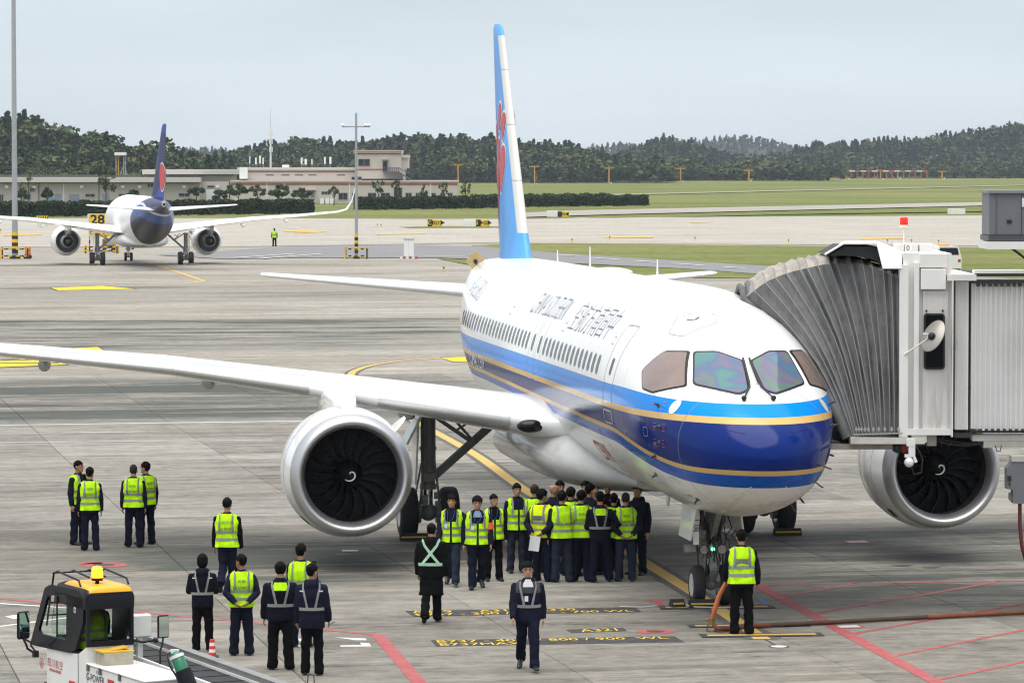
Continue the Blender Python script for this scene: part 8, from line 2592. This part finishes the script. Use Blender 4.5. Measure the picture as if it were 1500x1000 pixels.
# wooded hills: (name, distance, depth of the slope, skyline as photo points, tree height, spacing)
def hill(D0, deep, sky, th, sx, sy, leaf, nl, mix_, seed, ind=0, where='', zbase=0.0, floor=(.02, .026, .012)):
    rg = np.random.default_rng(seed)
    k = D0 + deep * .75
    xs = [(p[0] - 750) / F_PX * k for p in sky]; zs = [max(.3, 8.3 + (239 - p[1]) / F_PX * k - th * 1.12) for p in sky]
    f = pchip(xs, zs)
    def height(x, y):
        t = max(0, min(1, (y - D0) / (deep * .75))); t = t * t * (3 - 2 * t)
        return f(x) * t * (1 - .25 * max(0, (y - D0) / deep - .75) / .25) + 1.2 * noise.noise(Vector((x * .03, y * .03, seed)))
    X0, X1 = xs[0], xs[-1]
    mb = MB(); mb.grid(lambda x, y: Vector((x, y, height(x, y) - .6)), [lerp(X0, X1, i / 50) for i in range(51)], [lerp(D0 - 4, D0 + deep, i / 14) for i in range(15)], 0, True)
    tag(mb.build('hill', mat('forest_floor', floor, .95, var=.3, vscale=.05), fix=False), kind='structure')
    protos = []
    kinds = list(mix_)
    for kd in kinds:
        for v in range(3): protos.append((kd, tree_cloud('conifer' if kd in ('conifer', 'dark') else 'broad', 1.0, rg, nl, leaf)))
    pr = np.array([mix_[kd] for kd, _ in protos]); pr = pr / pr.sum()
    Qs, Ts, singles = [], [], []
    y = D0
    while y < D0 + deep * .95:
        x = X0 + rg.uniform(0, sx)
        while x < X1:
            px, py = x + rg.uniform(-.4, .4) * sx, y + rg.uniform(-.4, .4) * sy
            clump = noise.noise(Vector((px * .012, py * .012, seed + 9)))
            i = rg.choice(len(protos), p=pr)
            if clump > .12 and protos[i][0] != 'conifer': i = rg.choice(len(protos), p=pr)
            kd, q = protos[i]
            hh = th * rg.uniform(.7, 1.15) * (1.06 if kd in ('conifer', 'dark') else .88)
            a = rg.uniform(0, 2 * np.pi); R_ = np.array([[math.cos(a), -math.sin(a), 0], [math.sin(a), math.cos(a), 0], [0, 0, 1]])
            w = hh * (rg.uniform(.85, 1.15) if kd in ('conifer', 'dark') else rg.uniform(1.1, 1.6))
            z = height(px, py) - .5
            tn = tint_for(kd, len(q), rg) * rg.uniform(.75, 1.3)
            if len(singles) < ind and abs(y - (D0 + deep * .62)) < sy * .9 and abs(px) < (py * 760 / F_PX): singles.append((i, px, py, z, w, hh, a))
            else:
                Qs.append(q @ R_.T * np.array([w, w, hh]) + np.array([px, py, z])); Ts.append(tn)
            x += sx * rg.uniform(.7, 1.3)
        y += sy
    o = link('forest', quads_mesh('forest', np.concatenate(Qs), np.concatenate(Ts), M_LEAF)); tag(o, kind='stuff', label='wooded slope %s' % where)
    me_c = {}
    for i, px, py, z, w, hh, a in singles:
        kd, q = protos[i]
        if i not in me_c: me_c[i] = quads_mesh('crown', q, tint_for(kd, len(q), rg), M_LEAF)
        nm = 'conifer' if kd in ('conifer', 'dark') else 'broadleaf_tree'
        r = empty(nm, (px, py, z), a, ('dark pointed conifer' if nm == 'conifer' else 'round broadleaf tree') + ' rising from the wooded slope ' + where, 'tree', nm.replace('_', ' ') + 's ' + where)
        c = link('crown', me_c[i], r); c.scale = (w, w, hh)
        mb = TR.get('t')
        if mb is None:
            m2 = MB(); m2.cyl((0, 0, 0), (0, 0, 1), .35, .12, 6); mb = TR['t'] = m2.mesh('trunk', mat('bark', (.05, .04, .03), .9))
        t_ = link('trunk', mb, r); t_.scale = (.5, .5, hh * .7)
TR = {}
MIXL = {'conifer': 1.6, 'broad': 4.4, 'olive': 1.5, 'rust': .12, 'dark': 1.6}
hill(1150, 150, [(-700, 205), (-450, 180), (-260, 165), (-60, 168), (0, 165), (40, 160), (85, 178), (125, 186), (150, 186), (180, 202), (215, 200), (255, 208), (285, 214), (310, 240), (340, 262)], 9.5, 5.0, 8.5, .062, 330, MIXL, 3, 0, 'behind the grey building')
hill(1000, 60, [(-260, 240), (0, 243), (120, 240), (240, 245), (300, 248), (350, 252)], 4.0, 3.2, 6, .10, 150, {'broad': 3, 'olive': 3, 'rust': .3}, 5, 0, 'at the foot of the slope behind the grey building', floor=(.05, .055, .025))
hill(1650, 260, [(318, 262), (330, 228), (345, 212), (365, 204), (400, 200), (450, 196), (520, 198), (560, 196), (600, 192), (650, 191), (690, 190), (720, 194), (760, 199), (800, 202), (850, 206), (885, 216), (930, 236), (960, 256)], 11, 6.0, 10.5, .066, 260, MIXL, 7, 0, 'behind the striped building')
hill(1850, 160, [(700, 246), (850, 240), (930, 228), (980, 226), (1050, 232), (1100, 240), (1160, 252), (1200, 262)], 9, 5.5, 9, .085, 190, {'broad': 4, 'olive': 2, 'conifer': .6}, 9, 0, 'beyond the far fence')
hill(2350, 420, [(880, 240), (935, 208), (955, 196), (985, 196), (1015, 203), (1040, 214), (1075, 222), (1110, 224), (1150, 218), (1180, 206), (1215, 203), (1250, 203), (1290, 196), (1330, 199), (1370, 193), (1410, 188), (1440, 181), (1480, 176), (1530, 172), (1700, 168), (2000, 185), (2300, 215)], 11, 7.5, 15, .075, 150, {'conifer': 2.6, 'dark': 3, 'broad': 3, 'olive': .6}, 13, 0, 'on the right-hand hill')
hill(2150, 120, [(1100, 252), (1200, 244), (1300, 240), (1400, 234), (1500, 228), (1650, 224)], 8, 6, 10, .09, 150, {'broad': 3, 'olive': 1.5, 'conifer': 1}, 15, 0, 'at the foot of the right-hand hill')
hill(4300, 500, [(260, 226), (290, 213), (330, 214), (360, 226), (420, 236), (820, 226), (880, 207), (925, 206), (960, 214), (1030, 200), (1070, 194), (1110, 198), (1145, 208), (1200, 216), (1400, 230)], 10, 12, 26, .14, 60, {'conifer': 3, 'dark': 2, 'broad': 1}, 17, 0, 'on the distant ridge')

# garden trees by the buildings: each with limbs and a loose crown
def small_tree(px, yb, yt, wpx, kind, label, dens=900, thin=False):
    D = 760; o = GD(px, yb, D); o.z = 0; k = D / F_PX; H = 8.3 + (239 - yt) * k; Wd = wpx * k
    r = empty('garden_tree', o, random.uniform(0, 6), label, 'tree', 'small trees by the buildings'); rg = np.random.default_rng(int(px * 7 + yb))
    mb = MB(); mb.tube([(0, 0, 0), (.05, 0, H * .35), (-.04, .05, H * .7), (0, 0, H * .9)], [.11, .09, .06, .02], 8)
    tips = []
    for i in range(8):
        a = i * 2.4 + rg.uniform(-.3, .3); z = H * rg.uniform(.28, .6); L = Wd * rg.uniform(.28, .5); t = Vector((L * math.cos(a), L * math.sin(a), z + H * rg.uniform(.15, .32)))
        mb.tube([(0, 0, z), (t.x * .5, t.y * .5, z + (t.z - z) * .4), t], [.05, .035, .015], 5); tips.append(t)
    mb.build('trunk', mat('bark', (.05, .04, .03), .9), r)
    c = []
    tips.append(Vector((0, 0, H * .88)))
    for t in tips:
        m = dens // len(tips); d = rg.normal(size=(m, 3)); d /= np.linalg.norm(d, axis=1)[:, None]
        c.append(np.array(t)[None] + d * np.array([Wd * .2, Wd * .2, H * .13]) * rg.uniform(.3, 1.0, (m, 1)) * (.8 if thin else 1))
    c = np.concatenate(c); c[:, 2] = np.clip(c[:, 2], H * .2, H)
    link('crown', quads_mesh('crown', leaf_cloud(c, .13 if thin else .16, rg, .2), tint_for(kind, len(c), rg, .4), M_LEAF), r)
for px, yb, yt, w, kd, lb, de, th in (
    (42, 297, 256, 26, 'broad', 'sparse tall tree in front of the grey building, near the thick pole', 260, True),
    (31, 297, 275, 16, 'broad', 'low round bush-like tree left of the sparse tall one', 700, False),
    (69, 297, 274, 16, 'conifer', 'small dense dark tree left of the blue doors', 900, False),
    (155, 297, 241, 28, 'broad', 'tallest of the trees before the grey building, with a layered crown', 900, False),
    (196, 297, 277, 16, 'broad', 'small tree half hidden by the distant airliner', 700, False),
    (288, 296, 273, 22, 'conifer', 'dark round tree left of the white door', 1100, False),
    (322, 296, 278, 20, 'conifer', 'low dark round tree right of the white door', 1000, False),
    (350, 296, 268, 28, 'broad', 'wide round tree at the corner between the two buildings', 1200, False),
    (377, 296, 270, 26, 'olive', 'pale-leaved tree with a visible fork, second from the corner', 700, True),
    (409, 296, 270, 28, 'broad', 'broad-crowned tree, third from the corner', 1200, False),
    (442, 296, 275, 28, 'broad', 'broad low tree just left of the small blue door', 1200, False),
    (489, 299, 271, 16, 'broad', 'thin young tree beside the condensers', 260, True),
    (554, 297, 262, 18, 'broad', 'thin tall young tree between two windows under the tower', 330, True),
    (581, 297, 260, 14, 'broad', 'thin young tree in front of the dark doorway', 260, True),
    (621, 297, 270, 12, 'broad', 'slim young tree at the narrow window', 240, True),
    (650, 297, 265, 12, 'broad', 'slim young tree near the right end of the striped building', 240, True),
    (682, 300, 263, 14, 'broad', 'slim young tree standing clear of the striped building on the grass', 260, True)):
    small_tree(px, yb, yt, w, kd, lb, de, th)

# ------------------------------------------------------------------ air
hz = MB(); hz.box((0, 3300, 34), (7300, 7000, 70.4))
hz_o = hz.build('haze', None or bpy.data.materials.new('haze_air'))
tag(hz_o, kind='stuff')
hm = hz_o.data.materials[0]; hm.use_nodes = True
hn = hm.node_tree.nodes; hn.clear()
ho_ = hn.new('ShaderNodeOutputMaterial'); hv = hn.new('ShaderNodeVolumePrincipled')
hv.inputs['Color'].default_value = (.80, .88, 1.0, 1); hv.inputs['Density'].default_value = .000068; hv.inputs['Anisotropy'].default_value = .2
hm.node_tree.links.new(hv.outputs[0], ho_.inputs['Volume'])
